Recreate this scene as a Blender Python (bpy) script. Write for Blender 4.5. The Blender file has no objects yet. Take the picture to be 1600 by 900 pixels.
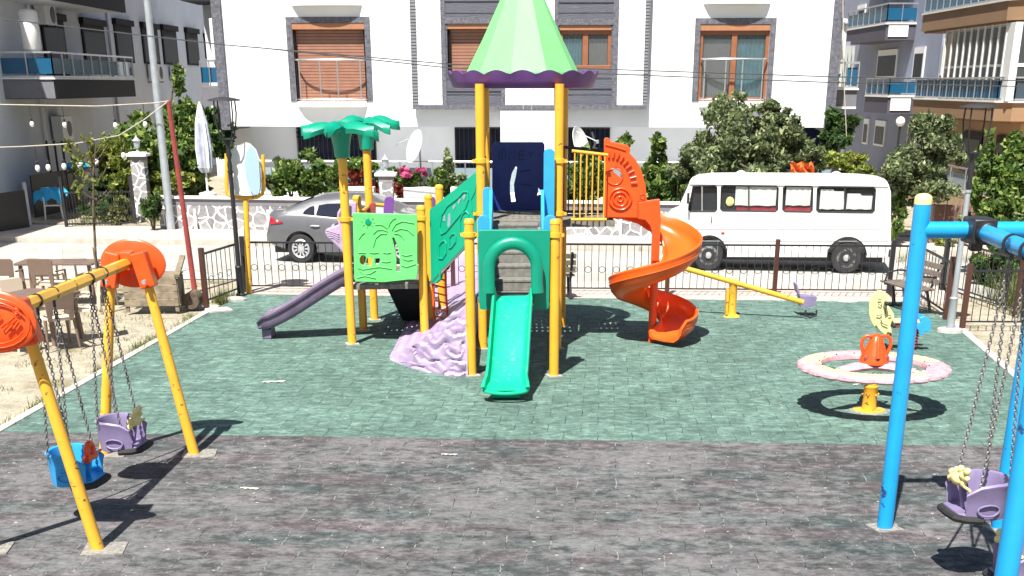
import bpy, bmesh, math, random
from mathutils import noise as mnoise
from mathutils import Vector, Matrix
R = math.radians
PI = math.pi
rnd = random.Random(7)
scene = bpy.context.scene
col = scene.collection

# ------------------------------------------------------------ camera, light, exposure
# Every position below was surveyed on a 4 m high, 14 degree grid; A() turns it into real metres for the longer lens.
CAM_H, PITCH, FPX, PCX = 4.0, 14.0, 1280.0, 820.0
F2 = 2050.0
_yh = 450 - FPX * math.tan(R(PITCH)); _yn = 450 + FPX / math.tan(R(PITCH))
_u = ((_yn - _yh) - math.sqrt((_yn - _yh) ** 2 - 4 * F2 * F2)) / 2
PCY2 = _yh + _u; TH2 = math.atan(_u / F2)
SY = (math.cos(R(PITCH)) / FPX) / (math.cos(TH2) / F2); SZ = (math.sin(R(PITCH)) / FPX) / (math.sin(TH2) / F2); H2 = CAM_H * SZ
def A_(p): return Vector((p[0], p[1] * SY, (p[2] if len(p) > 2 else 0.0) * SZ))
cam_d = bpy.data.cameras.new('camera'); cam = bpy.data.objects.new('camera', cam_d); col.objects.link(cam)
cam.location = (0, 0, H2); cam.rotation_euler = (PI / 2 - TH2, 0, 0)
cam_d.sensor_width = 36; cam_d.lens = 36 * F2 / 1600; cam_d.shift_x = -(PCX - 800) / 1600; cam_d.shift_y = (PCY2 - 450) / 1600
cam_d.clip_start = 0.1; cam_d.clip_end = 500
scene.camera = cam
SUNV = Vector((-0.19, -0.335 * SY, SZ)).normalized()
EL = math.asin(SUNV.z); AZ = math.atan2(SUNV.x, SUNV.y)
w = bpy.data.worlds.new('World'); scene.world = w; w.use_nodes = True
nt = w.node_tree; bg = nt.nodes['Background']
sky = nt.nodes.new('ShaderNodeTexSky'); sky.sky_type = 'NISHITA'; sky.sun_disc = False
sky.sun_elevation = EL; sky.sun_rotation = AZ; sky.air_density = 1.0; sky.dust_density = 1.5; sky.ozone_density = 1.2
nt.links.new(sky.outputs[0], bg.inputs[0]); bg.inputs[1].default_value = 0.05
sd = bpy.data.lights.new('sun', 'SUN'); sd.energy = 5.0; sd.angle = R(0.53); sd.color = (1, 0.965, 0.90)
sun = bpy.data.objects.new('sun', sd); col.objects.link(sun)
sun.rotation_euler = (-SUNV).to_track_quat('-Z', 'Y').to_euler(); sun.location = (0, 0, 30)
vs = scene.view_settings; vs.view_transform = 'Standard'; vs.look = 'None'; vs.exposure = 1.0; vs.gamma = 1
vs.use_curve_mapping = False
scene.render.resolution_x = 1024; scene.render.resolution_y = 576

# ------------------------------------------------------------ survey helpers: where a seen point stands in the place
_s, _c = math.sin(R(PITCH)), math.cos(R(PITCH))
def G(px, py, z=0.0):
    v = py - 450; F = FPX * _c - v * _s; D = FPX * _s + v * _c; t = (CAM_H - z) / D
    return Vector(((px - PCX) * t, F * t, z))
def V(px, py, Y):
    v = py - 450; F = FPX * _c - v * _s; D = FPX * _s + v * _c; t = Y / F
    return Vector(((px - PCX) * t, Y, CAM_H - D * t))
def VX(px, py, X):
    v = py - 450; F = FPX * _c - v * _s; D = FPX * _s + v * _c; t = X / (px - PCX)
    return Vector((X, F * t, CAM_H - D * t))

# ------------------------------------------------------------ materials
def lin(c): return tuple(((x / 255) / 12.92 if x / 255 < 0.04045 else ((x / 255 + 0.055) / 1.055) ** 2.4) for x in c)
def _new(name):
    m = bpy.data.materials.new(name); m.use_nodes = True
    return m, m.node_tree, m.node_tree.nodes['Principled BSDF']
def N(t, typ, **kw):
    n = t.nodes.new(typ)
    for k, v in kw.items():
        if k.startswith('i_'):
            n.inputs[k[2:].replace('_', ' ')].default_value = v
        else: setattr(n, k, v)
    return n
def ramp(t, src, stops):
    r = t.nodes.new('ShaderNodeValToRGB'); e = r.color_ramp.elements
    while len(e) < len(stops): e.new(0.5)
    for el, (p, c) in zip(e, stops):
        el.position = p; el.color = (c[0], c[1], c[2], 1) if hasattr(c, '__len__') else (c, c, c, 1)
    t.links.new(src, r.inputs[0]); return r.outputs[0]
def mix(t, fac, a, b, mode='MIX'):
    n = t.nodes.new('ShaderNodeMix'); n.data_type = 'RGBA'; n.blend_type = mode
    for i, v in ((0, fac), (6, a), (7, b)):
        if isinstance(v, (int, float)): n.inputs[i].default_value = v if i == 0 else (v, v, v, 1)
        elif isinstance(v, tuple): n.inputs[i].default_value = (*v[:3], 1)
        else: t.links.new(v, n.inputs[i])
    return n.outputs[2]
def noise(t, vec, scale, detail=3, rough=0.55):
    n = t.nodes.new('ShaderNodeTexNoise'); n.inputs['Scale'].default_value = scale
    n.inputs['Detail'].default_value = detail; n.inputs['Roughness'].default_value = rough
    if vec is not None: t.links.new(vec, n.inputs['Vector'])
    return n.outputs['Fac']
def coords(t, kind='Object', scale=None, rot=None):
    tc = t.nodes.new('ShaderNodeTexCoord'); o = tc.outputs[kind]
    if scale or rot:
        mp = t.nodes.new('ShaderNodeMapping'); t.links.new(o, mp.inputs[0])
        if scale: mp.inputs['Scale'].default_value = scale
        if rot: mp.inputs['Rotation'].default_value = rot
        o = mp.outputs[0]
    return o
def bump(t, b, h, strength=0.3, dist=0.01):
    n = t.nodes.new('ShaderNodeBump'); n.inputs['Strength'].default_value = strength; n.inputs['Distance'].default_value = dist
    t.links.new(h, n.inputs['Height']); t.links.new(n.outputs[0], b.inputs['Normal'])
def plain(name, c, rough=0.5, metal=0.0, var=0.18, scale=6, bmp=0.0, spec=0.5, dirt=0.0, dirtc=(0.25, 0.22, 0.17), coat=0.0):
    m, t, b = _new(name); co = coords(t)
    n1 = noise(t, co, scale, 5)
    dark = tuple(x * (1 - var) for x in c); lite = tuple(min(1, x * (1 + var * 0.6)) for x in c)
    o = ramp(t, n1, [(0.3, dark), (0.7, lite)])
    if dirt:
        n2 = noise(t, co, scale * 3.1, 7, 0.7)
        f = ramp(t, n2, [(0.60 - dirt * 0.2, 0.0), (0.72, 1.0)])
        o = mix(t, mix(t, 1.0, f, 0.75, 'MULTIPLY'), o, dirtc)
    t.links.new(o, b.inputs['Base Color'])
    n3 = noise(t, co, scale * 5, 4)
    rr = t.nodes.new('ShaderNodeMapRange'); rr.inputs[3].default_value = max(0, rough - 0.1); rr.inputs[4].default_value = min(1, rough + 0.12)
    t.links.new(n3, rr.inputs[0]); t.links.new(rr.outputs[0], b.inputs['Roughness'])
    b.inputs['Metallic'].default_value = metal; b.inputs['Specular IOR Level'].default_value = spec
    b.inputs['Coat Weight'].default_value = coat
    if bmp: bump(t, b, noise(t, co, scale * 12, 5), bmp, 0.01)
    return m
def chipped(name, c, chip, amt=0.66, rough=0.32, sc=9):
    m, t, b = _new(name); co = coords(t)
    base = ramp(t, noise(t, co, 3, 4), [(0.3, tuple(x * 0.85 for x in c)), (0.7, c)])
    f = ramp(t, noise(t, co, sc, 8, 0.72), [(amt, 0.0), (amt + 0.015, 1.0)])
    t.links.new(mix(t, f, base, chip), b.inputs['Base Color'])
    t.links.new(ramp(t, f, [(0, rough), (1, 0.8)]), b.inputs['Roughness'])
    bump(t, b, f, -0.4, 0.003) if False else None
    return m
def foliage_mat(name, dark, lite, yel=None):
    m, t, b = _new(name)
    g = t.nodes.new('ShaderNodeNewGeometry')
    st = [(0.0, dark), (0.8, lite)]
    if yel: st.append((1.0, yel))
    c1 = ramp(t, g.outputs['Random Per Island'], st)
    n1 = noise(t, coords(t), 1.6, 3)
    c2 = mix(t, 1.0, c1, ramp(t, n1, [(0.3, 0.7), (0.7, 1.25)]), 'MULTIPLY')
    t.links.new(c2, b.inputs['Base Color']); b.inputs['Roughness'].default_value = 0.5
    tr = t.nodes.new('ShaderNodeBsdfTranslucent'); t.links.new(c2, tr.inputs[0])
    mx = t.nodes.new('ShaderNodeMixShader'); mx.inputs[0].default_value = 0.3
    t.links.new(b.outputs[0], mx.inputs[1]); t.links.new(tr.outputs[0], mx.inputs[2])
    t.links.new(mx.outputs[0], t.nodes['Material Output'].inputs[0])
    return m
def glass_mat(name, c, alpha=0.5, rough=0.04):
    m, t, b = _new(name); b.inputs['Base Color'].default_value = (*c, 1); b.inputs['Roughness'].default_value = rough
    b.inputs['Alpha'].default_value = alpha; b.inputs['Specular IOR Level'].default_value = 0.7
    return m

M = {}
M['yellow'] = chipped('yellow_paint', (0.86, 0.42, 0.035), (0.16, 0.07, 0.03), 0.63)
M['yellow_swing'] = chipped('swing_yellow_paint', (0.84, 0.44, 0.04), (0.12, 0.07, 0.04), 0.605)
M['blue_post'] = chipped('blue_post_paint', (0.012, 0.33, 0.70), (0.01, 0.05, 0.17), 0.63, sc=5)
M['blue_pl'] = plain('blue_plastic', (0.03, 0.32, 0.70), 0.35, var=0.1)
M['shaded_blue'] = plain('shaded_blue_plastic', (0.008, 0.03, 0.22), 0.4, var=0.2)  # blue plastic, darkened: shade under the roof is in the colour
M['orange'] = plain('orange_plastic', (0.82, 0.085, 0.012), 0.28, var=0.1, scale=2)
M['orange_in'] = plain('orange_slide_plastic', (0.86, 0.115, 0.012), 0.3, var=0.1, scale=2)
M['lime'] = plain('lime_plastic', (0.12, 0.62, 0.15), 0.45, var=0.1)
M['roof_green'] = plain('roof_green_plastic', (0.19, 0.60, 0.20), 0.5, var=0.08, scale=1.5)
M['teal'] = plain('teal_green_plastic', (0.0, 0.33, 0.185), 0.33, var=0.1, scale=2)
M['teal_slide'] = plain('slide_green_plastic', (0.0, 0.46, 0.24), 0.5, var=0.1, scale=3, dirt=0.1, dirtc=(0.12, 0.45, 0.3))
M['teal_dark'] = plain('dark_teal_plastic', (0.0, 0.25, 0.155), 0.33, var=0.12, scale=2)
M['palm'] = plain('palm_green_plastic', (0.0, 0.26, 0.16), 0.4, var=0.12)
M['purple'] = plain('faded_purple_plastic', (0.165, 0.12, 0.195), 0.5, var=0.25, dirt=0.12)
M['skirt'] = plain('brim_purple_plastic', (0.13, 0.045, 0.20), 0.5, var=0.3, scale=2)
M['violet'] = plain('violet_plastic', (0.17, 0.06, 0.28), 0.4, var=0.15)
M['lilac'] = plain('lilac_plastic', (0.42, 0.31, 0.47), 0.55, var=0.2, dirt=0.12, dirtc=(0.62, 0.55, 0.68))
M['seat_purple'] = plain('swing_seat_lilac', (0.215, 0.175, 0.31), 0.45, var=0.15)
M['black'] = plain('black_metal', (0.018, 0.018, 0.022), 0.45, var=0.2)
M['rubber'] = plain('black_rubber', (0.02, 0.02, 0.022), 0.75, var=0.3)
M['brownpost'] = chipped('brown_post_paint', (0.075, 0.028, 0.02), (0.02, 0.015, 0.015), 0.62)
M['redpole'] = plain('rusty_red_paint', (0.26, 0.045, 0.04), 0.5, var=0.3)
M['chain'] = plain('chain_steel', (0.22, 0.21, 0.21), 0.5, 0.4, var=0.5, scale=30)
M['step'] = plain('grey_rubber_step', (0.18, 0.172, 0.15), 0.85, var=0.35, scale=14, bmp=0.4, dirt=0.3)
M['cream'] = plain('cream_yellow_plastic', (0.78, 0.66, 0.28), 0.5, var=0.15)
M['paleyel'] = plain('pale_yellow_board', (0.68, 0.64, 0.30), 0.5, var=0.2, scale=14)
M['pink'] = plain('faded_pink_plastic', (0.60, 0.34, 0.38), 0.5, var=0.3, scale=10, dirt=0.15, dirtc=(0.68, 0.60, 0.55))
M['grey_pole'] = plain('galvanised_steel', (0.36, 0.39, 0.42), 0.5, 0.3, var=0.15)
M['white'] = plain('white_paint', (0.78, 0.78, 0.76), 0.5, var=0.04)
M['white_pl'] = plain('white_plastic', (0.75, 0.74, 0.72), 0.45, var=0.06)
M['board_blue'] = plain('pale_blue_board', (0.33, 0.47, 0.66), 0.45, var=0.05)
M['wood'] = plain('weathered_wood', (0.24, 0.19, 0.13), 0.8, var=0.4, scale=9, bmp=0.3)
M['wood_grey'] = plain('grey_bench_slats', (0.17, 0.135, 0.11), 0.75, var=0.35, scale=9)
M['brown_pl'] = plain('brown_plastic', (0.17, 0.115, 0.09), 0.45, var=0.12)
M['beige_pl'] = plain('beige_plastic', (0.72, 0.60, 0.46), 0.45, var=0.06)
M['concrete'] = plain('concrete', (0.40, 0.385, 0.35), 0.9, var=0.25, scale=7, bmp=0.3, dirt=0.2)
M['pale_concrete'] = plain('pale_concrete_kerb', (0.52, 0.50, 0.44), 0.9, var=0.2, scale=5, bmp=0.2)
M['bark'] = plain('bark', (0.12, 0.09, 0.06), 0.9, var=0.4, scale=12, bmp=0.5)
M['tyre'] = plain('tyre', (0.022, 0.022, 0.024), 0.8, var=0.25)
M['rim'] = plain('alloy_rim', (0.6, 0.6, 0.62), 0.3, 0.6, var=0.08)
M['steel_wheel'] = plain('steel_wheel', (0.40, 0.40, 0.40), 0.5, 0.2, var=0.3, scale=14, dirt=0.3, dirtc=(0.09, 0.08, 0.07))
M['carpaint'] = plain('grey_metallic_paint', (0.12, 0.122, 0.132), 0.35, 0.3, var=0.02, coat=0.6)
M['vanpaint'] = plain('van_white_paint', (0.80, 0.79, 0.77), 0.3, var=0.03, scale=2, coat=0.3)
M['darkglass'] = plain('tinted_glass', (0.008, 0.012, 0.028), 0.15, var=0.1, spec=0.12)
M['glass'] = glass_mat('clear_glass', (0.10, 0.12, 0.13), 0.35)
M['blueglass'] = glass_mat('blue_balcony_glass', (0.012, 0.10, 0.20), 0.85)
M['paleglass'] = glass_mat('pale_terrace_glass', (0.30, 0.40, 0.46), 0.7)
M['chrome'] = plain('stainless_rail', (0.62, 0.62, 0.63), 0.3, 0.8, var=0.05)
M['red_lens'] = plain('red_lens', (0.35, 0.01, 0.02), 0.15, var=0.05, spec=0.8)
M['sidepane'] = plain('dark_side_pane', (0.008, 0.010, 0.014), 0.35, spec=0.12)
M['footing'] = plain('speckled_footing', (0.26, 0.245, 0.22), 0.9, var=0.5, scale=26, dirt=0.3)
M['curtain'] = plain('white_curtain', (0.66, 0.68, 0.66), 0.85, var=0.06)
M['tealcurtain'] = plain('teal_curtain', (0.12, 0.36, 0.42), 0.85, var=0.3, scale=4)
M['interior'] = plain('dark_room', (0.015, 0.016, 0.02), 0.8)
M['orangewood'] = plain('orange_wood_frame', (0.27, 0.10, 0.045), 0.4, var=0.15)
M['shutterbox'] = plain('shutter_box_wood', (0.36, 0.165, 0.085), 0.45, var=0.1)
M['winbrown'] = plain('dark_window_frame', (0.014, 0.011, 0.012), 0.6, spec=0.15)
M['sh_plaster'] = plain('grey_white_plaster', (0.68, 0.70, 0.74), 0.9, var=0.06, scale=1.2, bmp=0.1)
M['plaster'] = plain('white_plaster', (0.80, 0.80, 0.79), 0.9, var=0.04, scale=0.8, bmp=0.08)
M['shaded_lilac'] = plain('shaded_lilac_plaster', (0.25, 0.27, 0.35), 0.9, var=0.08, scale=1)  # base colour kept dark to stand for a wall in shade
M['purple_band'] = plain('purple_grey_band', (0.075, 0.07, 0.095), 0.8, var=0.1)
M['brown_plaster'] = plain('brown_plaster', (0.30, 0.185, 0.105), 0.9, var=0.08, scale=1)
M['beige_plaster'] = plain('beige_plaster', (0.42, 0.30, 0.19), 0.9, var=0.08, scale=1)
M['darkslab'] = plain('charcoal_slab_paint', (0.022, 0.021, 0.026), 0.75, var=0.12)
M['midslab'] = plain('grey_slab_paint', (0.16, 0.16, 0.18), 0.75, var=0.1)
M['bluecloth'] = plain('blue_cloth', (0.03, 0.35, 0.62), 0.85, var=0.2)
M['redcloth'] = plain('red_cloth', (0.32, 0.03, 0.05), 0.85, var=0.3)
M['umbcloth'] = plain('umbrella_cloth', (0.42, 0.45, 0.55), 0.85, var=0.3, scale=5)
M['orangecloth'] = plain('orange_fabric', (0.75, 0.16, 0.03), 0.8, var=0.5, scale=8)
M['wire'] = plain('wire', (0.05, 0.05, 0.055), 0.6)
M['palewire'] = plain('pale_cable', (0.45, 0.40, 0.34), 0.6)
M['leaf'] = foliage_mat('leaf_green', (0.03, 0.075, 0.015), (0.14, 0.22, 0.04), (0.36, 0.42, 0.10))
M['olive'] = foliage_mat('olive_leaf', (0.05, 0.075, 0.033), (0.19, 0.24, 0.10), (0.45, 0.48, 0.25))
M['leaf_dark'] = foliage_mat('dark_leaf', (0.012, 0.035, 0.008), (0.06, 0.12, 0.025), (0.16, 0.24, 0.06))
M['leaf_yel'] = foliage_mat('yellow_leaf', (0.07, 0.10, 0.015), (0.22, 0.27, 0.04), (0.5, 0.45, 0.08))
M['flower'] = foliage_mat('pink_flower', (0.45, 0.05, 0.14), (0.75, 0.15, 0.32))
M['redleaf'] = foliage_mat('red_leaf', (0.18, 0.03, 0.02), (0.45, 0.10, 0.06))
M['grass'] = foliage_mat('grass_blade', (0.07, 0.10, 0.02), (0.22, 0.24, 0.07), (0.42, 0.38, 0.16))

def rubber_tiles():
    m, t, b = _new('rubber_tiles')
    co = coords(t, 'Object', rot=(0, 0, R(3.24)))
    sep = t.nodes.new('ShaderNodeSeparateXYZ'); t.links.new(co, sep.inputs[0])
    def math_(op, a, b_=None):
        n = t.nodes.new('ShaderNodeMath'); n.operation = op
        for i, v in enumerate((a, b_)):
            if v is None: continue
            if isinstance(v, (int, float)): n.inputs[i].default_value = v
            else: t.links.new(v, n.inputs[i])
        return n.outputs[0]
    TW, TH = 0.40, 0.394
    wob = noise(t, co, 30, 2)
    yy = math_('ADD', sep.outputs['Y'], math_('MULTIPLY', math_('SUBTRACT', wob, 0.5), 0.008))
    # interlocking bone shape: joint bends
    row = math_('FLOOR', math_('DIVIDE', yy, TH))
    fy = math_('FRACT', math_('DIVIDE', yy, TH))
    odd = math_('MODULO', math_('ABSOLUTE', row), 2.0)
    jog = math_('MULTIPLY', math_('GREATER_THAN', math_('ABSOLUTE', math_('SUBTRACT', fy, 0.5)), 0.25), 0.007)
    xx = math_('ADD', math_('ADD', sep.outputs['X'], math_('MULTIPLY', odd, TW / 2)), jog)
    cx_ = math_('FLOOR', math_('DIVIDE', xx, TW)); fx = math_('FRACT', math_('DIVIDE', xx, TW))
    ex = math_('MULTIPLY', math_('MINIMUM', fx, math_('SUBTRACT', 1.0, fx)), TW)
    ey = math_('MULTIPLY', math_('MINIMUM', fy, math_('SUBTRACT', 1.0, fy)), TH)
    gapx = math_('LESS_THAN', ex, 0.0045); gapy = math_('LESS_THAN', ey, 0.0028)
    cmb = t.nodes.new('ShaderNodeCombineXYZ'); t.links.new(cx_, cmb.inputs[0]); t.links.new(row, cmb.inputs[1])
    wn = t.nodes.new('ShaderNodeTexWhiteNoise'); t.links.new(cmb.outputs[0], wn.inputs['Vector'])
    tile = wn.outputs['Value']
    cr = t.nodes.new('ShaderNodeCombineXYZ'); t.links.new(row, cr.inputs[0])
    wr = t.nodes.new('ShaderNodeTexWhiteNoise'); t.links.new(cr.outputs[0], wr.inputs['Vector'])
    # stretched wear along the rows
    mp = t.nodes.new('ShaderNodeMapping'); mp.inputs['Scale'].default_value = (1.0, 1.5, 1); t.links.new(co, mp.inputs[0])
    wear = noise(t, mp.outputs[0], 4.5, 9, 0.78)
    big = noise(t, co, 0.55, 6, 0.68)
    fine = noise(t, co, 120, 3, 0.7)
    green = mix(t, ramp(t, tile, [(0, 0.0), (1, 1.0)]), (0.090, 0.148, 0.124), (0.106, 0.172, 0.145))
    gf = mix(t, 1.0, green, ramp(t, wear, [(0.36, 0.60), (0.50, 1.0), (0.66, 1.85)]), 'MULTIPLY')
    brown = (0.098, 0.083, 0.087); dgreen = (0.062, 0.076, 0.075)
    nrow = math_('ADD', math_('MULTIPLY', odd, 0.22), math_('MULTIPLY', math_('ADD', math_('MULTIPLY', wr.outputs['Value'], 0.35), math_('ADD', math_('MULTIPLY', tile, 0.4), noise(t, mp.outputs[0], 1.6, 4, 0.7))), 0.52))
    dk = mix(t, ramp(t, nrow, [(0.36, 0.0), (0.74, 1.0)]), dgreen, brown)
    dk = mix(t, 1.0, dk, ramp(t, wear, [(0.36, 0.55), (0.5, 0.95), (0.62, 1.8), (0.72, 2.6)]), 'MULTIPLY')
    dk = mix(t, ramp(t, mix(t, 0.5, big, wear), [(0.46, 0.0), (0.56, 0.8)]), dk, (0.160, 0.156, 0.158))
    front = math_('LESS_THAN', row, 37.5)
    c = mix(t, front, gf, dk)
    jn = math_('MAXIMUM', gapx, math_('MULTIPLY', gapy, 0.55))
    wj = noise(t, co, 7, 4, 0.7)
    jc = mix(t, ramp(t, wj, [(0.48, 0.0), (0.54, 1.0)]), (0.018, 0.024, 0.023), (0.26, 0.255, 0.25))
    jc = mix(t, front, (0.02, 0.04, 0.036), jc)
    c = mix(t, math_('MULTIPLY', jn, ramp(t, noise(t, co, 3.3, 3), [(0.35, 0.25), (0.6, 0.95)])), c, jc)
    # pale grit specks and small litter
    v = t.nodes.new('ShaderNodeTexVoronoi'); v.feature = 'F1'; v.inputs['Scale'].default_value = 9.0; t.links.new(co, v.inputs['Vector'])
    vc = t.nodes.new('ShaderNodeSeparateColor'); t.links.new(v.outputs['Color'], vc.inputs[0])
    spot = math_('LESS_THAN', v.outputs['Distance'], math_('MULTIPLY', math_('POWER', vc.outputs[0], 5.0), 0.17))
    c = mix(t, math_('MULTIPLY', spot, 0.75), c, (0.42, 0.40, 0.36))
    for sc_, k_, col_ in ((26.0, 0.11, (0.5, 0.49, 0.46)), (17.0, 0.10, (0.03, 0.03, 0.03))):
        v = t.nodes.new('ShaderNodeTexVoronoi'); v.inputs['Scale'].default_value = sc_; t.links.new(co, v.inputs['Vector'])
        vc = t.nodes.new('ShaderNodeSeparateColor'); t.links.new(v.outputs['Color'], vc.inputs[0])
        sp = math_('LESS_THAN', v.outputs['Distance'], math_('MULTIPLY', math_('POWER', vc.outputs[0], 9.0), k_ * 1.6))
        c = mix(t, math_('MULTIPLY', sp, 0.7), c, col_)
    mid = noise(t, mp.outputs[0], 13, 6, 0.75)
    c = mix(t, 1.0, c, ramp(t, mid, [(0.34, 0.72), (0.66, 1.32)]), 'MULTIPLY')
    c = mix(t, 1.0, c, ramp(t, noise(t, co, 0.7, 3), [(0.35, 0.88), (0.65, 1.12)]), 'MULTIPLY')
    c = mix(t, 1.0, c, ramp(t, fine, [(0.3, 0.75), (0.7, 1.22)]), 'MULTIPLY')
    t.links.new(c, b.inputs['Base Color']); b.inputs['Roughness'].default_value = 0.85; b.inputs['Specular IOR Level'].default_value = 0.15
    h = math_('SUBTRACT', math_('MULTIPLY', fine, 0.4), jn)
    h = math_('ADD', h, math_('MULTIPLY', wear, 0.8))
    bump(t, b, h, 0.5, 0.006)
    return m
def dirt_mat():
    m, t, b = _new('dry_ground'); co = coords(t)
    a = noise(t, co, 0.9, 6, 0.6); f = noise(t, co, 22, 6, 0.75)
    c = ramp(t, a, [(0.30, (0.17, 0.15, 0.06)), (0.42, (0.37, 0.325, 0.235)), (0.70, (0.47, 0.42, 0.325))])
    c = mix(t, 1.0, c, ramp(t, f, [(0.3, 0.5), (0.7, 1.3)]), 'MULTIPLY')
    c = mix(t, 1.0, c, ramp(t, noise(t, co, 5, 6, 0.7), [(0.35, 0.72), (0.6, 1.1)]), 'MULTIPLY')
    v = t.nodes.new('ShaderNodeTexVoronoi'); v.inputs['Scale'].default_value = 14; t.links.new(co, v.inputs['Vector'])
    c = mix(t, ramp(t, v.outputs['Distance'], [(0.10, 0.5), (0.2, 0.0)]), c, (0.5, 0.47, 0.4))
    t.links.new(c, b.inputs['Base Color']); b.inputs['Roughness'].default_value = 0.95
    bump(t, b, f, 0.7, 0.02); return m
def road_mat():
    m, t, b = _new('worn_pale_road'); co = coords(t)
    a = noise(t, co, 0.6, 6, 0.6); f = noise(t, co, 40, 4, 0.7)
    c = ramp(t, a, [(0.35, (0.31, 0.30, 0.275)), (0.65, (0.44, 0.43, 0.39))])
    c = mix(t, 1.0, c, ramp(t, f, [(0.3, 0.85), (0.7, 1.12)]), 'MULTIPLY')
    s = noise(t, coords(t, scale=(1, 3, 1)), 0.8, 3)
    c = mix(t, ramp(t, s, [(0.62, 0.0), (0.75, 0.5)]), c, (0.22, 0.21, 0.2))
    t.links.new(c, b.inputs['Base Color']); b.inputs['Roughness'].default_value = 0.9
    bump(t, b, f, 0.3, 0.005); return m
def paving_mat(name, c1, c2, sx=0.4):
    m, t, b = _new(name); co = coords(t)
    br = t.nodes.new('ShaderNodeTexBrick'); t.links.new(co, br.inputs['Vector']); br.inputs['Scale'].default_value = 1
    br.inputs['Brick Width'].default_value = sx; br.inputs['Row Height'].default_value = sx / 2; br.inputs['Mortar Size'].default_value = 0.006
    br.inputs['Color1'].default_value = (*c1, 1); br.inputs['Color2'].default_value = (*c2, 1); br.inputs['Mortar'].default_value = (0.3, 0.28, 0.25, 1)
    c = mix(t, 1.0, br.outputs[0], ramp(t, noise(t, co, 3, 6, .65), [(0.3, 0.75), (0.7, 1.15)]), 'MULTIPLY')
    t.links.new(c, b.inputs['Base Color']); b.inputs['Roughness'].default_value = 0.9; return m
def crazy_stone():
    m, t, b = _new('crazy_paving_stone'); co = coords(t, scale=(1, 0.25, 1))
    n = t.nodes.new('ShaderNodeTexNoise'); n.inputs['Scale'].default_value = 3; t.links.new(co, n.inputs['Vector'])
    co2 = mix(t, 0.09, co, n.outputs['Color'])
    v = t.nodes.new('ShaderNodeTexVoronoi'); v.feature = 'DISTANCE_TO_EDGE'; v.inputs['Scale'].default_value = 4.2; t.links.new(co2, v.inputs['Vector'])
    v2 = t.nodes.new('ShaderNodeTexVoronoi'); v2.inputs['Scale'].default_value = 4.2; t.links.new(co2, v2.inputs['Vector'])
    sc = t.nodes.new('ShaderNodeSeparateColor'); t.links.new(v2.outputs['Color'], sc.inputs[0])
    stone = ramp(t, sc.outputs[0], [(0, (0.17, 0.17, 0.185)), (1, (0.33, 0.32, 0.32))])
    stone = mix(t, 1.0, stone, ramp(t, noise(t, co, 14, 5), [(0.3, 0.75), (0.7, 1.2)]), 'MULTIPLY')
    f = ramp(t, v.outputs['Distance'], [(0.05, 1.0), (0.065, 0.0)])
    t.links.new(mix(t, f, stone, (0.8, 0.8, 0.78)), b.inputs['Base Color']); b.inputs['Roughness'].default_value = 0.8
    bump(t, b, f, 0.5, 0.01); return m
def band_mat(name, axis, period, c1, c2, duty=0.12, rough=0.5, grain=0.0):
    """horizontal slats or joints: thin dark line each period along an axis, with wavy grain"""
    m, t, b = _new(name); co = coords(t)
    sep = t.nodes.new('ShaderNodeSeparateXYZ'); t.links.new(co, sep.inputs[0])
    d = t.nodes.new('ShaderNodeMath'); d.operation = 'DIVIDE'; t.links.new(sep.outputs[axis], d.inputs[0]); d.inputs[1].default_value = period
    fr = t.nodes.new('ShaderNodeMath'); fr.operation = 'FRACT'; t.links.new(d.outputs[0], fr.inputs[0])
    f = ramp(t, fr.outputs[0], [(0.0, 1.0), (duty, 1.0), (min(0.99, duty + 0.03), 0.0)])
    base = mix(t, 1.0, c1, ramp(t, noise(t, co, 4, 4), [(0.3, 0.88), (0.7, 1.1)]), 'MULTIPLY')
    if grain:
        wv = t.nodes.new('ShaderNodeTexWave'); wv.wave_type = 'BANDS'; wv.bands_direction = 'Z'
        wv.inputs['Scale'].default_value = 5.5; wv.inputs['Distortion'].default_value = 9; wv.inputs['Detail'].default_value = 2; wv.inputs['Detail Scale'].default_value = 0.9
        t.links.new(coords(t, scale=(0.45, 1, 1.6)), wv.inputs['Vector'])
        base = mix(t, ramp(t, wv.outputs['Fac'], [(0.45, 0.0), (0.8, grain)]), base, tuple(min(1, x * 2.6) for x in c1))
    t.links.new(mix(t, f, base, c2), b.inputs['Base Color']); b.inputs['Roughness'].default_value = rough
    bump(t, b, f, -0.6, 0.02)
    return m
M['tiles'] = rubber_tiles(); M['dirt'] = dirt_mat(); M['road'] = road_mat()
M['pave_pink'] = paving_mat('pinkish_pavers', (0.50, 0.38, 0.33), (0.52, 0.46, 0.40))
M['pave'] = paving_mat('sidewalk_slabs', (0.47, 0.43, 0.37), (0.52, 0.43, 0.36), 0.8)
M['crazy'] = crazy_stone()
M['shutter'] = band_mat('roller_shutter', 'Z', 0.085, (0.30, 0.145, 0.095), (0.09, 0.04, 0.028), 0.22, 0.45)
M['cladding'] = band_mat('embossed_grey_cladding', 'Z', 0.43, (0.065, 0.068, 0.085), (0.012, 0.012, 0.016), 0.05, 0.6, 0.55)
M['trim'] = plain('rough_grey_trim', (0.13, 0.13, 0.155), 0.85, var=0.5, scale=14, bmp=0.8)
M['whitepanel'] = band_mat('white_jointed_panels', 'Z', 0.57, (0.80, 0.80, 0.79), (0.35, 0.36, 0.38), 0.03, 0.7)
M['stonestrip'] = band_mat('stacked_stone_strip', 'Z', 0.085, (0.20, 0.20, 0.22), (0.02, 0.02, 0.03), 0.3, 0.9)
M['brick'] = paving_mat('brown_brick', (0.13, 0.06, 0.045), (0.17, 0.085, 0.06), 0.25)

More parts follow.
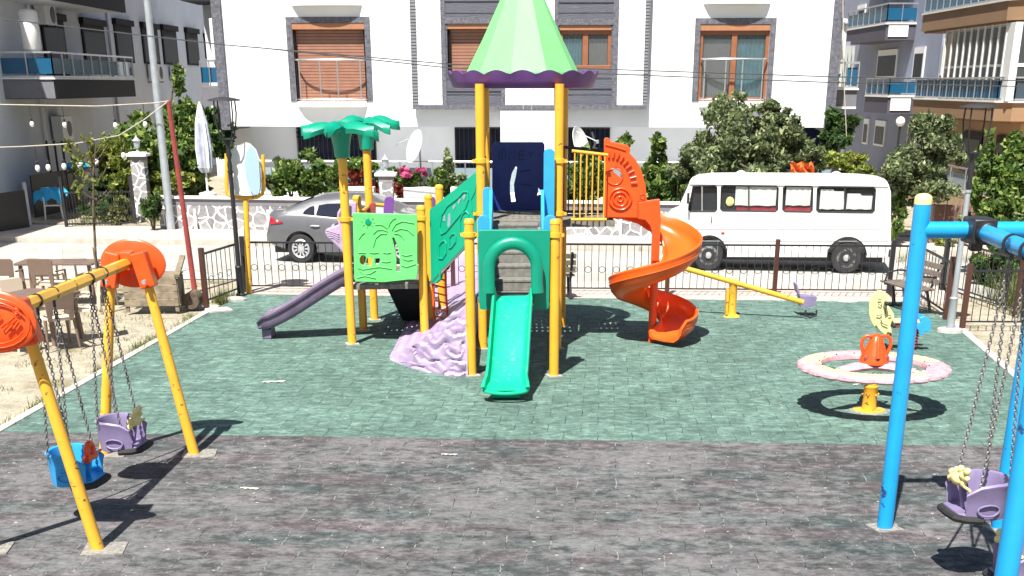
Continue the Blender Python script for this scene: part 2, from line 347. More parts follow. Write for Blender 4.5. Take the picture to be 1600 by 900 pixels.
# ------------------------------------------------------------ mesh builder
LOCAL = False       # True while a thing is modelled in its own axes and real metres
class MB:
    """mesh builder; ay = survey depth round which a round thing keeps its true shape"""
    def __init__(s, ay=None): s.v = []; s.f = []; s.mi = []; s.m = 0; s.ay = ay; s.loc = LOCAL
    def A(s, p):
        if s.loc: return Vector(p)
        if s.ay is None: return Vector((p[0], p[1] * SY, p[2] * SZ))
        return Vector((p[0], s.ay * SY + p[1] - s.ay, p[2] * SZ))
    def add(s, vs_, fs): return s._add([s.A(v) for v in vs_], fs)
    def _add(s, vs_, fs):
        o = len(s.v); s.v += [tuple(v) for v in vs_]; s.f += [tuple(i + o for i in f) for f in fs]; s.mi += [s.m] * len(fs); return s
    def box(s, c, d, rz=0, rx=0, ry=0):
        q = Matrix.Rotation(rz, 3, 'Z') @ Matrix.Rotation(ry, 3, 'Y') @ Matrix.Rotation(rx, 3, 'X'); c = s.A(c)
        if not s.loc: d = (d[0], d[1] * (SY if (d[1] >= .15 and rz == 0 and s.ay is None) else 1), d[2] * (SZ if rx == 0 else 1))
        P = [c + q @ Vector((x * d[0] / 2, y * d[1] / 2, z * d[2] / 2)) for z in (-1, 1) for y in (-1, 1) for x in (-1, 1)]
        return s._add(P, [(0, 2, 3, 1), (4, 5, 7, 6), (0, 1, 5, 4), (2, 6, 7, 3), (0, 4, 6, 2), (1, 3, 7, 5)])
    def bar(s, a, b, w_, h, up=(0, 0, 1)):
        a, b = s.A(a), s.A(b); d = (b - a).normalized(); up = Vector(up)
        sd_ = d.cross(up)
        if sd_.length < 1e-4: sd_ = d.cross(Vector((1, 0, 0)))
        sd_.normalize(); u = sd_.cross(d).normalized()
        P = [p + sd_ * (x * w_ / 2) + u * (z * h / 2) for p in (a, b) for x, z in ((-1, -1), (1, -1), (1, 1), (-1, 1))]
        return s._add(P, [(0, 3, 2, 1), (4, 5, 6, 7), (0, 1, 5, 4), (1, 2, 6, 5), (2, 3, 7, 6), (3, 0, 4, 7)])
    def tube(s, pts, r, n=12, caps=True, flat=None):
        pts = [s.A(p) for p in pts]; k = len(pts); rs = r if hasattr(r, '__len__') else [r] * k
        P = []; prev = None
        for i, p in enumerate(pts):
            d = (pts[min(i + 1, k - 1)] - pts[max(i - 1, 0)]).normalized()
            if prev is None:
                a = Vector((0, 0, 1)) if abs(d.z) < 0.9 else Vector((1, 0, 0)); u = a.cross(d).normalized()
            else:
                u = (prev - d * prev.dot(d)).normalized()
            prev = u; w_ = d.cross(u)
            for j in range(n):
                an = 2 * PI * j / n
                P.append(p + (u * math.cos(an) + w_ * math.sin(an) * (flat or 1)) * rs[i])
        F = [(i * n + j, i * n + (j + 1) % n, (i + 1) * n + (j + 1) % n, (i + 1) * n + j) for i in range(k - 1) for j in range(n)]
        if caps: F += [tuple(reversed(range(n))), tuple((k - 1) * n + j for j in range(n))]
        return s._add(P, F)
    def lathe(s, prof, o=(0, 0, 0), n=24, q=None, sx=1, sy=1):
        upright = q is None; z0 = Vector(o); o = s.A(o); q = q or Matrix.Identity(3); P = []; zz = SZ if (upright and not s.loc) else 1
        for r, z in prof:
            for j in range(n):
                a = 2 * PI * j / n; P.append(o + q @ Vector((r * math.cos(a) * sx, r * math.sin(a) * sy, z * zz)))
        k = len(prof)
        F = [(i * n + j, i * n + (j + 1) % n, (i + 1) * n + (j + 1) % n, (i + 1) * n + j) for i in range(k - 1) for j in range(n)]
        F += [tuple(reversed(range(n))), tuple((k - 1) * n + j for j in range(n))]
        return s._add(P, F)
    def ball(s, c, r, n=12, m=8):
        rr = r if hasattr(r, '__len__') else (r, r, r); c = s.A(c); P = []
        for i in range(m + 1):
            t_ = -PI / 2 + PI * (i + 0.0001) / (m + 0.0002)
            for j in range(n):
                a = 2 * PI * j / n; P.append(c + Vector((math.cos(t_) * math.cos(a) * rr[0], math.cos(t_) * math.sin(a) * rr[1], math.sin(t_) * rr[2])))
        return s._add(P, [(i * n + j, i * n + (j + 1) % n, (i + 1) * n + (j + 1) % n, (i + 1) * n + j) for i in range(m) for j in range(n)])
    def plate(s, outer, fr, th, holes=()):
        """flat panel of thickness th; outer and holes are 2-D outlines in frame fr = (origin, u, v); normal = u x v"""
        o, u, v = [Vector(x) for x in fr]; oo = s.A(o); nrm = (s.A(o + u) - oo).cross(s.A(o + v) - oo).normalized()
        bm = bmesh.new()
        edges = []
        loops = []
        for lp in [outer] + list(holes):
            vs_ = [bm.verts.new(s.A(o + u * x + v * y)) for x, y in lp]
            for i in range(len(vs_)): edges.append(bm.edges.new((vs_[i], vs_[(i + 1) % len(vs_)])))
            loops.append(len(lp))
        bmesh.ops.triangle_fill(bm, edges=edges, use_beauty=True, use_dissolve=False, normal=nrm)
        bm.verts.index_update(); bm.verts.ensure_lookup_table()
        P = [v_.co.copy() for v_ in bm.verts]; T = []
        for f in bm.faces:
            idx = [v_.index for v_ in f.verts]
            if f.normal.dot(nrm) < 0: idx.reverse()
            T.append(tuple(idx))
        bm.free(); n = len(P)
        Pb = [p - nrm * th for p in P]
        F = T + [tuple(reversed([i + n for i in f])) for f in T]
        st = 0
        for L in loops:
            for i in range(L):
                a, b_ = st + i, st + (i + 1) % L; F.append((a, a + n, b_ + n, b_))
            st += L
        return s._add(P + Pb, F)
    def chain(s, a, b_, link=0.045, r=0.0055):
        a, b_ = s.A(a), s.A(b_); L = (b_ - a).length; k = max(2, int(L / (link * 0.72))); d = (b_ - a) / k
        dn = d.normalized(); u = dn.cross(Vector((0, 1, 0.1))).normalized(); w_ = dn.cross(u)
        for i in range(k):
            c = a + d * (i + 0.5); x = u if i % 2 else w_
            pts = []
            for j in range(8):
                an = 2 * PI * j / 8; pts.append(c + dn * math.cos(an) * link * 0.5 + x * math.sin(an) * link * 0.3)
            y = dn.cross(x); P = []
            for p in pts:
                o = (p - c).normalized()
                for o2 in (o * r, y * r, -o * r, -y * r): P.append(p + o2)
            F = [(j * 4 + q, j * 4 + (q + 1) % 4, ((j + 1) % 8) * 4 + (q + 1) % 4, ((j + 1) % 8) * 4 + q) for j in range(8) for q in range(4)]
            s._add(P, F)
        return s
    def build(s, name, mats, parent=None, smooth=35, bevel=0.0, fix=True):
        me = bpy.data.meshes.new(name); me.from_pydata(s.v, [], s.f)
        mats = mats if isinstance(mats, (list, tuple)) else [mats]
        for m in mats: me.materials.append(M[m] if isinstance(m, str) else m)
        me.polygons.foreach_set('material_index', s.mi)
        if fix:
            bm = bmesh.new(); bm.from_mesh(me); bmesh.ops.recalc_face_normals(bm, faces=bm.faces); bm.to_mesh(me); bm.free()
        if smooth:
            me.shade_smooth(); me.set_sharp_from_angle(angle=R(smooth))
        me.update()
        o = bpy.data.objects.new(name, me); col.objects.link(o)
        if parent is not None:
            o.parent = parent; o.matrix_parent_inverse = Matrix.Translation(-parent.location) if parent.type == 'EMPTY' and parent.parent is None and not parent.get('_local') else Matrix.Identity(4)
        if bevel:
            b_ = o.modifiers.new('bevel', 'BEVEL'); b_.width = bevel; b_.segments = 2; b_.limit_method = 'ANGLE'; b_.angle_limit = R(40)
        return o
def tag(o, label, cat, group=None, kind=None):
    if label: o['label'] = label
    if cat: o['category'] = cat
    if group: o['group'] = group
    if kind: o['kind'] = kind
    return o
def empty(name, loc, label, cat, group=None, local=False):
    """local=False: parts are given in world coordinates; local=True: in the thing's own coordinates"""
    o = bpy.data.objects.new(name, None); col.objects.link(o); o.location = A_(loc); o.empty_display_size = 0.2
    if local: o['_local'] = 1
    return tag(o, label, cat, group)
def clone(o, parent=None):
    c = o.copy(); col.objects.link(c)
    if parent is not None: c.parent = parent; c.matrix_parent_inverse = o.matrix_parent_inverse.copy()
    for ch in [x for x in bpy.data.objects if x.parent == o]: clone(ch, c)
    return c
def cut(o, cutter):
    """carve the cutter's volume out of o for good and delete the cutter"""
    m = o.modifiers.new('cut', 'BOOLEAN'); m.operation = 'DIFFERENCE'; m.object = cutter; m.solver = 'EXACT'
    bpy.context.view_layer.update(); dg = bpy.context.evaluated_depsgraph_get()
    me = bpy.data.meshes.new_from_object(o.evaluated_get(dg)); old = o.data; o.modifiers.remove(m); o.data = me; me.name = o.name
    bpy.data.objects.remove(cutter); return o
def structure(name, mb, mats, **k):
    o = mb.build(name, mats, **k); o['kind'] = 'structure'; return o
def sheet(pts, z, th=0.0):
    mb = MB(); P = [(p[0], p[1], z) for p in pts]; n = len(P)
    if th:
        P2 = [(p[0], p[1], z - th) for p in pts]
        mb.add(P + P2, [tuple(range(n)), tuple(reversed(range(n, 2 * n)))] + [(i, i + n, (i + 1) % n + n, (i + 1) % n) for i in range(n)])
    else: mb.add(P, [tuple(range(n))])
    return mb
def arc(cx, cy, rx, ry, a0, a1, n):
    return [(cx + rx * math.cos(R(a0 + (a1 - a0) * i / n)), cy + ry * math.sin(R(a0 + (a1 - a0) * i / n))) for i in range(n + 1)]
def rrect(x0, y0, x1, y1, r, n=4):
    return arc(x1 - r, y1 - r, r, r, 0, 90, n) + arc(x0 + r, y1 - r, r, r, 90, 180, n) + arc(x0 + r, y0 + r, r, r, 180, 270, n) + arc(x1 - r, y0 + r, r, r, 270, 360, n)
def leaves(mb, c, rad, n, size, seed=0, clumps=14, shell=0.45, elong=2.0, droop=0.2):
    """leaf-sized faces scattered in uneven clumps through a crown's volume"""
    r = random.Random(seed); c = mb.A(c); cl = []
    for i in range(clumps):
        while 1:
            p = Vector((r.uniform(-1, 1), r.uniform(-1, 1), r.uniform(-1, 1)))
            if p.length <= 1: break
        if p.length > 0: p = p * (0.35 + 0.68 * r.random()) / max(p.length, 0.35)
        cl.append((p, r.uniform(0.14, 0.42)))
    n = int(n * 1.3); size *= 1.12
    for i in range(n):
        p0, cr = cl[int(r.random() * clumps) % clumps]
        d = Vector((r.gauss(0, 1), r.gauss(0, 1), r.gauss(0, 1))).normalized() * cr * (r.random() ** shell)
        p = p0 + d; p = Vector((p.x * rad[0], p.y * rad[1], p.z * rad[2])) + c
        s_ = size * r.choice((.5, .7, .9, 1.1, 1.5)) * r.uniform(.85, 1.15)
        a = Vector((r.gauss(0, 1), r.gauss(0, 1), r.gauss(0, 0.8) - droop)).normalized(); b_ = a.cross(Vector((r.gauss(0, 1), r.gauss(0, 1), r.gauss(0, 1)))).normalized()
        a *= s_ * elong / 2; b_ *= s_ / 2
        mb._add([p - a, p + b_ - a * .1, p + a, p - b_ - a * .1], [(0, 1, 2, 3)])
    return cl

class Frame:
    """a building's own axes: x along the front, y into the building, z up"""
    def __init__(s, o, deg): s.o = A_(o); s.r = R(deg); s.inv = Matrix.Rotation(-s.r, 3, 'Z')
    def _ray(s, px, py):
        v = py - PCY2; d = Vector((px - PCX, F2 * math.cos(TH2) - v * math.sin(TH2), -(F2 * math.sin(TH2) + v * math.cos(TH2))))
        return s.inv @ (Vector((0, 0, H2)) - s.o), s.inv @ d
    def hy(s, px, py, y=0.0):
        c, d = s._ray(px, py); t = (y - c.y) / d.y; p = c + d * t; return p.x, p.z
    def hx(s, px, py, x):
        c, d = s._ray(px, py); t = (x - c.x) / d.x; p = c + d * t; return p.y, p.z
    def root(s, name, label, cat, group=None):
        e = empty(name, (0, 0, 0), label, cat, group, local=True); e.location = s.o; e.rotation_euler.z = s.r; return e

# ============================================================ THE SETTING
structure('ground', sheet([(-90, -20), (90, -20), (90, 140), (-90, 140)], -0.05), 'dirt', smooth=0)
rub = [(-6.75, 3.0), (-6.16, 9.38), (-5.64, 14.67), (-5.5, 15.55), (7.25, 14.95), (7.37, 13.73), (6.78, 10.47), (5.6, 3.0)]
structure('rubber_floor', sheet(rub, 0.0, 0.04), 'tiles', smooth=0)
for name, pts in (('kerb_left', [(-6.75, 3.0), (-6.16, 9.38), (-5.64, 14.67)]), ('kerb_right', [(5.6, 3.0), (6.78, 10.47), (7.37, 13.73)])):
    mb = MB()
    sgn = -1 if name == 'kerb_left' else 1
    for a, b in zip(pts, pts[1:]):
        L = Vector((b[0] - a[0], b[1] - a[1], 0)); k = max(1, int(L.length / 1.0))
        for i in range(k):
            p = Vector((a[0], a[1], 0)) + L * (i / k); q = Vector((a[0], a[1], 0)) + L * ((i + 0.99) / k)
            off = Vector((sgn * 0.068, 0, -0.028)); mb.bar(p + off, q + off, 0.12, 0.085)
    structure(name, mb, 'pale_concrete', smooth=0, bevel=0.012)
structure('pavement_near', sheet([(-5.6, 15.59), (7.25, 14.99), (8.3, 14.95), (8.4, 16.4), (-5.8, 16.9)], -0.004, 0.04), 'pave_pink', smooth=0)
structure('road', sheet([(-60, 25.0 - 0), (-60, 17.5), (-5.8, 16.93), (8.4, 16.43), (9.6, 13.0), (60, 10), (60, 16.5), (7, 19.6), (-11, 20.9), (-30, 22.3)], -0.03), 'road', smooth=0)
structure('sidewalk', sheet([(-60, 24.5), (-30, 22.33), (-11, 20.93), (7, 19.63), (60, 16.53), (60, 19), (7, 21.3), (-11, 22.9), (-30, 24.3), (-60, 26.5)], 0.10, 0.15), 'pave', smooth=0)
structure('garden_soil', sheet([(-60, 26.6), (-30, 24.4), (-11, 22.95), (7, 21.35), (60, 19.1), (60, 60), (-60, 60)], 0.14, 0.2), 'dirt', smooth=0)

# ------------------------------------------------------------ the playset
PS = empty('playground_playset', (-0.1, 12.3, 0), 'big climbing playset with green pointed roof, orange spiral slide and plastic palm tops', 'playset')
DZ, LZ, FZ = 2.0, 0.97, 1.14
FL, FR = Vector((-.75, 10.93, 0)), Vector((.41, 10.9, 0))
RL, RR = Vector((-.65, 12.13, 0)), Vector((.50, 12.13, 0))
BL, BR = Vector((-.63, 13.3, 0)), Vector((.62, 13.3, 0))
P1, P2, P3, P4, P5, P6 = [Vector(p) for p in ((-2.73, 12.36, 0), (-1.59, 12.46, 0), (-2.69, 13.09, 0), (-2.62, 13.73, 0), (-1.56, 13.2, 0), (-1.45, 13.85, 0))]
def post(p, h, cap=True, r=0.067, collars=()):
    mb = MB(); prof = [(r, 0.0), (r, h)]
    if cap: prof = [(r, 0.0), (r, h - 0.07), (r * 1.08, h - 0.068), (r * 1.06, h - 0.03), (r * 0.8, h - 0.005), (r * 0.3, h)]
    mb.lathe(prof, p, 18)
    o = mb.build('post', 'yellow', PS)
    for z in collars:
        c = MB(); c.lathe([(r + .004, z - .035), (r + .02, z - .03), (r + .02, z + .03), (r + .004, z + .035)], p, 16)
        c.box(p + Vector((r + .03, -.01, z)), (.05, .03, .045)); c.box(p + Vector((-r - .03, -.01, z)), (.05, .03, .045)); c.build('collar', 'yellow', o)
    b = MB(); b.box(p + Vector((0, 0, .012)), (.2, .2, .02), rz=.3); b.build('base_plate', 'concrete', o)
post(FL, 2.24, collars=(2.02,)); post(FR, 2.24, collars=(2.02,))
post(RL, 4.0, cap=False, collars=(2.9, 2.12)); post(RR, 4.0, cap=False, collars=(2.9, 2.12)); post(BL, 4.0, cap=False); post(BR, 4.0, cap=False)
post(P1, 2.95, cap=False, collars=(2.0,)); post(P2, 2.2, collars=(2.0,)); post(P3, 2.27, collars=(2.0,)); post(P4, 2.98, cap=False); post(P5, 2.27); post(P6, 2.35)
# decks: perforated dark metal
def deck(pts, z, name='deck'):
    xs = [p[0] for p in pts]; ys = [p[1] for p in pts]; holes = []
    x0, x1, y0, y1 = min(xs) + .12, max(xs) - .12, min(ys) + .12, max(ys) - .12
    nx, ny = int((x1 - x0) / .085), int((y1 - y0) / .17)
    for i in range(nx):
        for j in range(ny):
            cx, cy = x0 + (i + .5) * (x1 - x0) / nx, y0 + (j + .5) * (y1 - y0) / ny
            holes.append([(cx - .016, cy - .04), (cx + .016, cy - .04), (cx + .016, cy + .04), (cx - .016, cy + .04)])
    mb = MB(); mb.plate(pts, ((0, 0, z), (1, 0, 0), (0, 1, 0)), .04, holes)
    for a, b in zip(pts, pts[1:] + pts[:1]): mb.bar((*a, z - .055), (*b, z - .055), .04, .07)
    mb.build(name, 'step', PS, smooth=0)
deck([(-.62, 12.2), (.48, 12.2), (.55, 13.25), (-.58, 13.25)], DZ)
deck([(-2.66, 12.42), (-1.62, 12.5), (-1.62, 13.75), (-2.6, 13.7)], LZ)
deck([(-.66, 10.98), (.33, 10.96), (.33, 11.28), (-.66, 11.28)], FZ)
deck([(.56, 12.36), (1.36, 12.4), (1.36, 13.1), (.62, 13.1)], DZ - .03)
# roof
RC = Vector((-.03, 12.72, 0))
mb = MB(RC.y); n = 10; P = []
for k, (r, z) in enumerate([(.86, 4.10), (.845, 4.17), (.60, 4.64), (.35, 5.16), (.13, 5.62), (.02, 5.85)]):
    for j in range(n):
        a = 2 * PI * (j + .18) / n; P.append(RC + Vector((r * math.cos(a), r * math.sin(a), z)))
mb.add(P, [(i * n + j, i * n + (j + 1) % n, (i + 1) * n + (j + 1) % n, (i + 1) * n + j) for i in range(5) for j in range(n)] + [tuple(5 * n + j for j in range(n)), tuple(reversed(range(n)))])
mb.build('roof', 'roof_green', PS, smooth=15, bevel=.012)
mb = MB(RC.y); n = 120; P = []
prof = [(.86, 4.12), (1.0, 3.96), (1.02, 3.935), (1.055, 3.95), (1.09, 4.04), (1.115, 4.13), (1.13, 4.19), (1.105, 4.195), (1.085, 4.12), (1.04, 4.01), (.86, 4.08)]
for k, (r, z) in enumerate(prof):
    for j in range(n):
        a = 2 * PI * j / n; sc = .040 * (1 - abs(math.sin(a * 9))) * 1.6 if 5 <= k <= 8 else 0
        P.append(RC + Vector((r * math.cos(a), r * math.sin(a), z - sc * (1.0 if k in (6, 7) else .45))))
K = len(prof)
mb.add(P, [(i * n + j, i * n + (j + 1) % n, ((i + 1) % K) * n + (j + 1) % n, ((i + 1) % K) * n + j) for i in range(K) for j in range(n)])
mb.build('roof_skirt', 'skirt', PS, smooth=60)
# palm tops
def palm(p, z0, seed, azs, s=1.0):
    mb = MB(p.y); r = random.Random(seed)
    mb.lathe([(.085, z0), (.115, z0 + .02), (.125, z0 + .16), (.15, z0 + .32), (.20, z0 + .45), (.12, z0 + .49), (.03, z0 + .50)], p, 10)
    top = p + Vector((0, 0, z0 + .44))
    for az in azs:
        lift, up_ = r.uniform(.04, .09), r.uniform(-.10, .01)
        d = Vector((math.cos(R(az)), math.sin(R(az)), 0)); side = Vector((-d.y, d.x, 0)); L = .60 * s * r.uniform(.88, 1.05)
        rows = []
        for i in range(9):
            t = i / 8
            c = top + d * (L * t) + Vector((0, 0, lift * math.sin(PI * min(1, t * 1.1)) + (up_ * t * t)))
            wdt = (.085 + .035 * math.sin(PI * min(1, t * 1.2))) * (1 if t < .8 else (1.02 - t) / .22 * .9 + .1); th = .05
            ser = .02 * (1 if i % 2 else -.4)
            rows.append([c + side * (x * (wdt + (ser if abs(x) == 1 else 0))) + Vector((0, 0, z)) for x, z in ((-1, -.04), (-.6, .02), (0, .045), (.6, .02), (1, -.04), (.85, -.06 - th), (.45, -.035), (0, -.02), (-.45, -.035), (-.85, -.06 - th))])
        base = [q for row in rows for q in row]; m = 10
        mb.add(base, [(i * m + j, i * m + (j + 1) % m, (i + 1) * m + (j + 1) % m, (i + 1) * m + j) for i in range(8) for j in range(m)] + [tuple(reversed(range(m))), tuple(8 * m + j for j in range(m))])
    mb.build('palm_top', 'palm', PS, smooth=45)
palm(P1, 2.92, 1, (172, 203, 255, 335, 20, 100), 1.0)
palm(P4, 2.93, 2, (-6, 24, 80, 125, 165, 225, 325), 0.98)
# panel helpers on a vertical plane Y = const, outline from survey
def wall_outline(pts, Y): return [(V(px, py, Y).x, V(px, py, Y).z) for px, py in pts]
def xz(Y): return ((0, Y, 0), (1, 0, 0), (0, 0, 1))
def relief(mb, pts, Y, r=.008, closed=False):
    q = [Vector((V(px, py, Y).x, Y, V(px, py, Y).z)) for px, py in pts]
    if closed: q.append(q[0])
    mb.tube(q, r, 6)
# lime palm panel
Y = 12.30
z0 = lambda L: [(500 + x * .1555, 280 + y * .1555) for x, y in L]
out = z0([(328, 345), (335, 338), (968, 355), (975, 362), (978, 700), (980, 940), (966, 1000), (640, 1036), (360, 1030), (345, 1005)])
trunk = z0([(724, 590), (745, 588), (775, 660), (800, 780), (806, 930), (762, 925), (768, 800), (750, 690)])
fish = z0([(398, 800), (415, 768), (445, 765), (462, 785), (450, 865), (415, 862), (398, 835)])
fish2 = z0([(470, 800), (485, 782), (525, 800), (515, 880), (470, 868), (462, 835)])
fish3 = z0([(548, 800), (600, 795), (610, 815), (575, 865), (552, 850)])
mb = MB(); mb.plate(wall_outline(out, Y), xz(Y), .06, [wall_outline(h, Y) for h in (trunk, fish, fish2, fish3)])
pn = mb.build('palm_panel', 'lime', PS, smooth=0, bevel=.01)
mb = MB()
frd = [[(675, 495), (640, 465), (600, 452), (552, 458)], [(680, 525), (630, 505), (575, 510), (535, 548)], [(672, 548), (610, 548), (560, 590), (535, 675)],
       [(688, 480), (700, 440), (730, 405), (762, 388)], [(722, 512), (760, 450), (830, 420), (945, 442)], [(745, 522), (810, 495), (880, 508), (940, 560)], [(745, 545), (790, 550), (825, 575), (840, 605)],
       [(390, 600), (420, 555), (450, 535)], [(385, 740), (420, 735), (460, 742)], [(500, 735), (540, 742), (590, 735)], [(635, 738), (680, 742), (715, 735)], [(820, 755), (860, 768), (925, 755)],
       [(835, 800), (880, 815), (935, 805)], [(620, 825), (665, 832), (710, 822)], [(820, 865), (870, 880), (960, 850)], [(380, 890), (430, 905), (520, 890), (600, 880), (720, 900)],
       [(400, 920), (430, 955), (500, 950), (560, 915)], [(370, 990), (450, 970), (560, 995)]]
for L in frd: relief(mb, z0(L), Y - .004, .0085)
c0 = (483, 428)
for k in range(8):
    a = 2 * PI * k / 8 + .1; relief(mb, z0([(c0[0] + 48 * math.cos(a), c0[1] + 40 * math.sin(a)), (c0[0] + 72 * math.cos(a), c0[1] + 62 * math.sin(a))]), Y - .003, .006)
relief(mb, z0([(c0[0] + 32 * math.cos(k * PI / 6), c0[1] + 25 * math.sin(k * PI / 6)) for k in range(12)]), Y - .003, .007, True)
mb.build('embossing', 'lime', pn, smooth=60)
mb = MB(); p = [V(*q, Y) for q in z0([(c0[0], c0[1])])][0]; mb.lathe([(.03, 0), (.045, 0), (.045, .012), (.01, .014)], (p.x, Y - .001, p.z), 14, Matrix.Rotation(R(90), 3, 'X')); mb.build('sun_emblem', 'teal_dark', pn)
# arch panel
Y = 10.86
def o2(pts): return wall_outline(pts, Y)
mb = MB()
hole = o2([(771, 483), (771, 420)] + [(801 + 30.5 * math.cos(R(a)), 418 - 31 * math.sin(R(a))) for a in range(170, 9, -16)] + [(832, 420), (832, 483)])
outer = o2([(747, 362), (750, 359), (857, 359), (860, 362), (858, 481), (855, 484)]) + hole[::-1] + o2([(752, 484), (749, 481)])
outer = o2([(749, 481), (747, 362), (750, 359), (857, 359), (860, 362), (858, 481), (855, 484), (833, 484)]) + hole[::-1][1:-1] + o2([(770, 484), (752, 484)])
mb.plate(outer, xz(Y), .07)
ap = mb.build('arch_panel', 'teal_dark', PS, smooth=0, bevel=.012)
mb = MB(); q = [(764, 458), (764, 440), (764, 420)] + [(801.5 + 37.5 * math.cos(R(a)), 419 - 39 * math.sin(R(a))) for a in range(168, 9, -12)] + [(839, 420), (839, 440), (840, 458)]
pts = [Vector((V(px, py, Y - .09).x, Y - .075, V(px, py, Y - .09).z)) for px, py in q]
mb.tube(pts, .062, 14, flat=1.35); mb.build('arch_hood', 'teal_dark', ap, smooth=60)
# U-channel sweep
def sweep(mb, frames, prof):
    P = []; m = len(prof); k = len(frames)
    for fr in frames:
        o, s_, u = fr[:3]; ws = fr[3] if len(fr) > 3 else 1.0; hs = fr[4] if len(fr) > 4 else 1.0
        for x, z in prof: P.append(o + s_ * (x * ws) + u * (z * hs))
    mb.add(P, [(i * m + j, i * m + (j + 1) % m, (i + 1) * m + (j + 1) % m, (i + 1) * m + j) for i in range(k - 1) for j in range(m)] + [tuple(reversed(range(m))), tuple((k - 1) * m + j for j in range(m))])
def uprof(w_, h, t=.02, rim=.028):
    R_ = [(w_ - .06, 0), (w_ - .02, .015), (w_, .06), (w_, h - .01), (w_ + .01, h + rim * .5), (w_ + rim, h + rim * .6), (w_ + rim * 1.6, h), (w_ + rim * 1.4, h - .035), (w_ + t, h - .04), (w_ + t, .03), (w_ - .01, -t), (w_ - .06, -t - .005)]
    L_ = [(-x, z) for x, z in R_[::-1]]
    return R_ + L_
def spline(pts, n):
    pts = [Vector(p) for p in pts]; out = []
    Q = [pts[0] * 2 - pts[1]] + pts + [pts[-1] * 2 - pts[-2]]
    segs = len(pts) - 1
    for i in range(n + 1):
        t = i / n * segs; k = min(int(t), segs - 1); f = t - k; a, b, c, d = Q[k:k + 4]
        out.append(0.5 * ((2 * b) + (c - a) * f + (2 * a - 5 * b + 4 * c - d) * f * f + (3 * b - a - 3 * c + d) * f ** 3))
    return out
def straight_slide(name, path, side, w_, h, mat, widths=None, ends=1.0):
    pts = spline(path, 26); fr = []
    side = Vector(side).normalized()
    for i, p in enumerate(pts):
        d = (pts[min(i + 1, 26)] - pts[max(i - 1, 0)]).normalized(); u = side.cross(d).normalized()
        if u.z < 0: u = -u
        t = i / 26; ws = 1 + (ends - 1) * max(0, t - .8) / .2; hs = 1 if t < .9 else 1 - .45 * (t - .9) / .1
        fr.append((p, side, u, ws, hs))
    mb = MB(); sweep(mb, fr, uprof(w_, h))
    return mb.build(name, mat, PS, smooth=50)
sl = straight_slide('straight_slide', [(-.165, 11.02, 1.15), (-.17, 10.86, 1.13), (-.195, 10.56, .80), (-.22, 10.28, .44), (-.24, 10.10, .24), (-.25, 9.93, .16)], (1, .02, 0), .235, .105, 'teal_slide', ends=1.12)
mb = MB(); mb.tube(spline([(-.54, 10.02, .17), (-.49, 9.92, .15), (-.25, 9.885, .135), (0, 9.92, .15), (.04, 10.02, .17)], 16), .03, 10, flat=.8); mb.box((-.25, 10.08, .1), (.36, .14, .18)); mb.build('slide_lip', 'teal_slide', sl, bevel=.01)
ps = straight_slide('side_slide', [(-2.62, 12.74, .99), (-2.8, 12.74, .95), (-3.1, 12.74, .78), (-3.6, 12.74, .46), (-3.9, 12.74, .29), (-4.1, 12.74, .21), (-4.27, 12.74, .19)], (0, 1, 0), .155, .20, 'purple', ends=1.03)
mb = MB()
for dz, r in ((.03, .012), (.09, .012), (.145, .012)):
    q = spline([(-2.82, 12.575, .93 + dz), (-3.1, 12.575, .80 + dz), (-3.6, 12.575, .49 + dz), (-3.95, 12.575, .30 + dz)], 16); mb.tube(q, r, 6)
mb.box((-4.16, 12.74, .09), (.14, .24, .15)); mb.build('slide_rib', 'purple', ps)
# lilac hood at the side slide
Y = 12.52
pts = [(549, 322), (540, 321), (532, 324), (527, 332), (526, 342), (529, 351), (520, 354), (509, 358), (507, 364), (512, 372), (523, 382), (533, 392), (541, 404), (549, 420)]
mb = MB(); o_ = wall_outline(pts, Y); mb.plate(o_, xz(Y), .07); mb.plate(o_, xz(Y + .40), .07)
mb.plate([(y, z) for y, z in ((12.52, 1.75), (12.92, 1.75), (12.92, 1.62), (12.52, 1.62))], ((-2.86, 0, 0), (0, 1, 0), (0, 0, 1)), .05)
hd = mb.build('slide_hood', 'lilac', PS, smooth=0, bevel=.02)
mb = MB(); mb.plate(wall_outline([(536, 326), (531, 329), (528, 338), (530, 349), (533, 345), (538, 332)], Y - .075), xz(Y - .075 + .07), .012); mb.build('ear_shade', 'purple', hd, smooth=0)  # flat darker plate; shade of the hood's underside put into its colour
mb = MB()
for k in range(4): relief(mb, [(509 + k * 2, 360 + k * 4), (517 + k, 362 + k * 3), (530, 366 + k * 4)], Y - .002, .007)
mb.build('crease', 'lilac', hd)
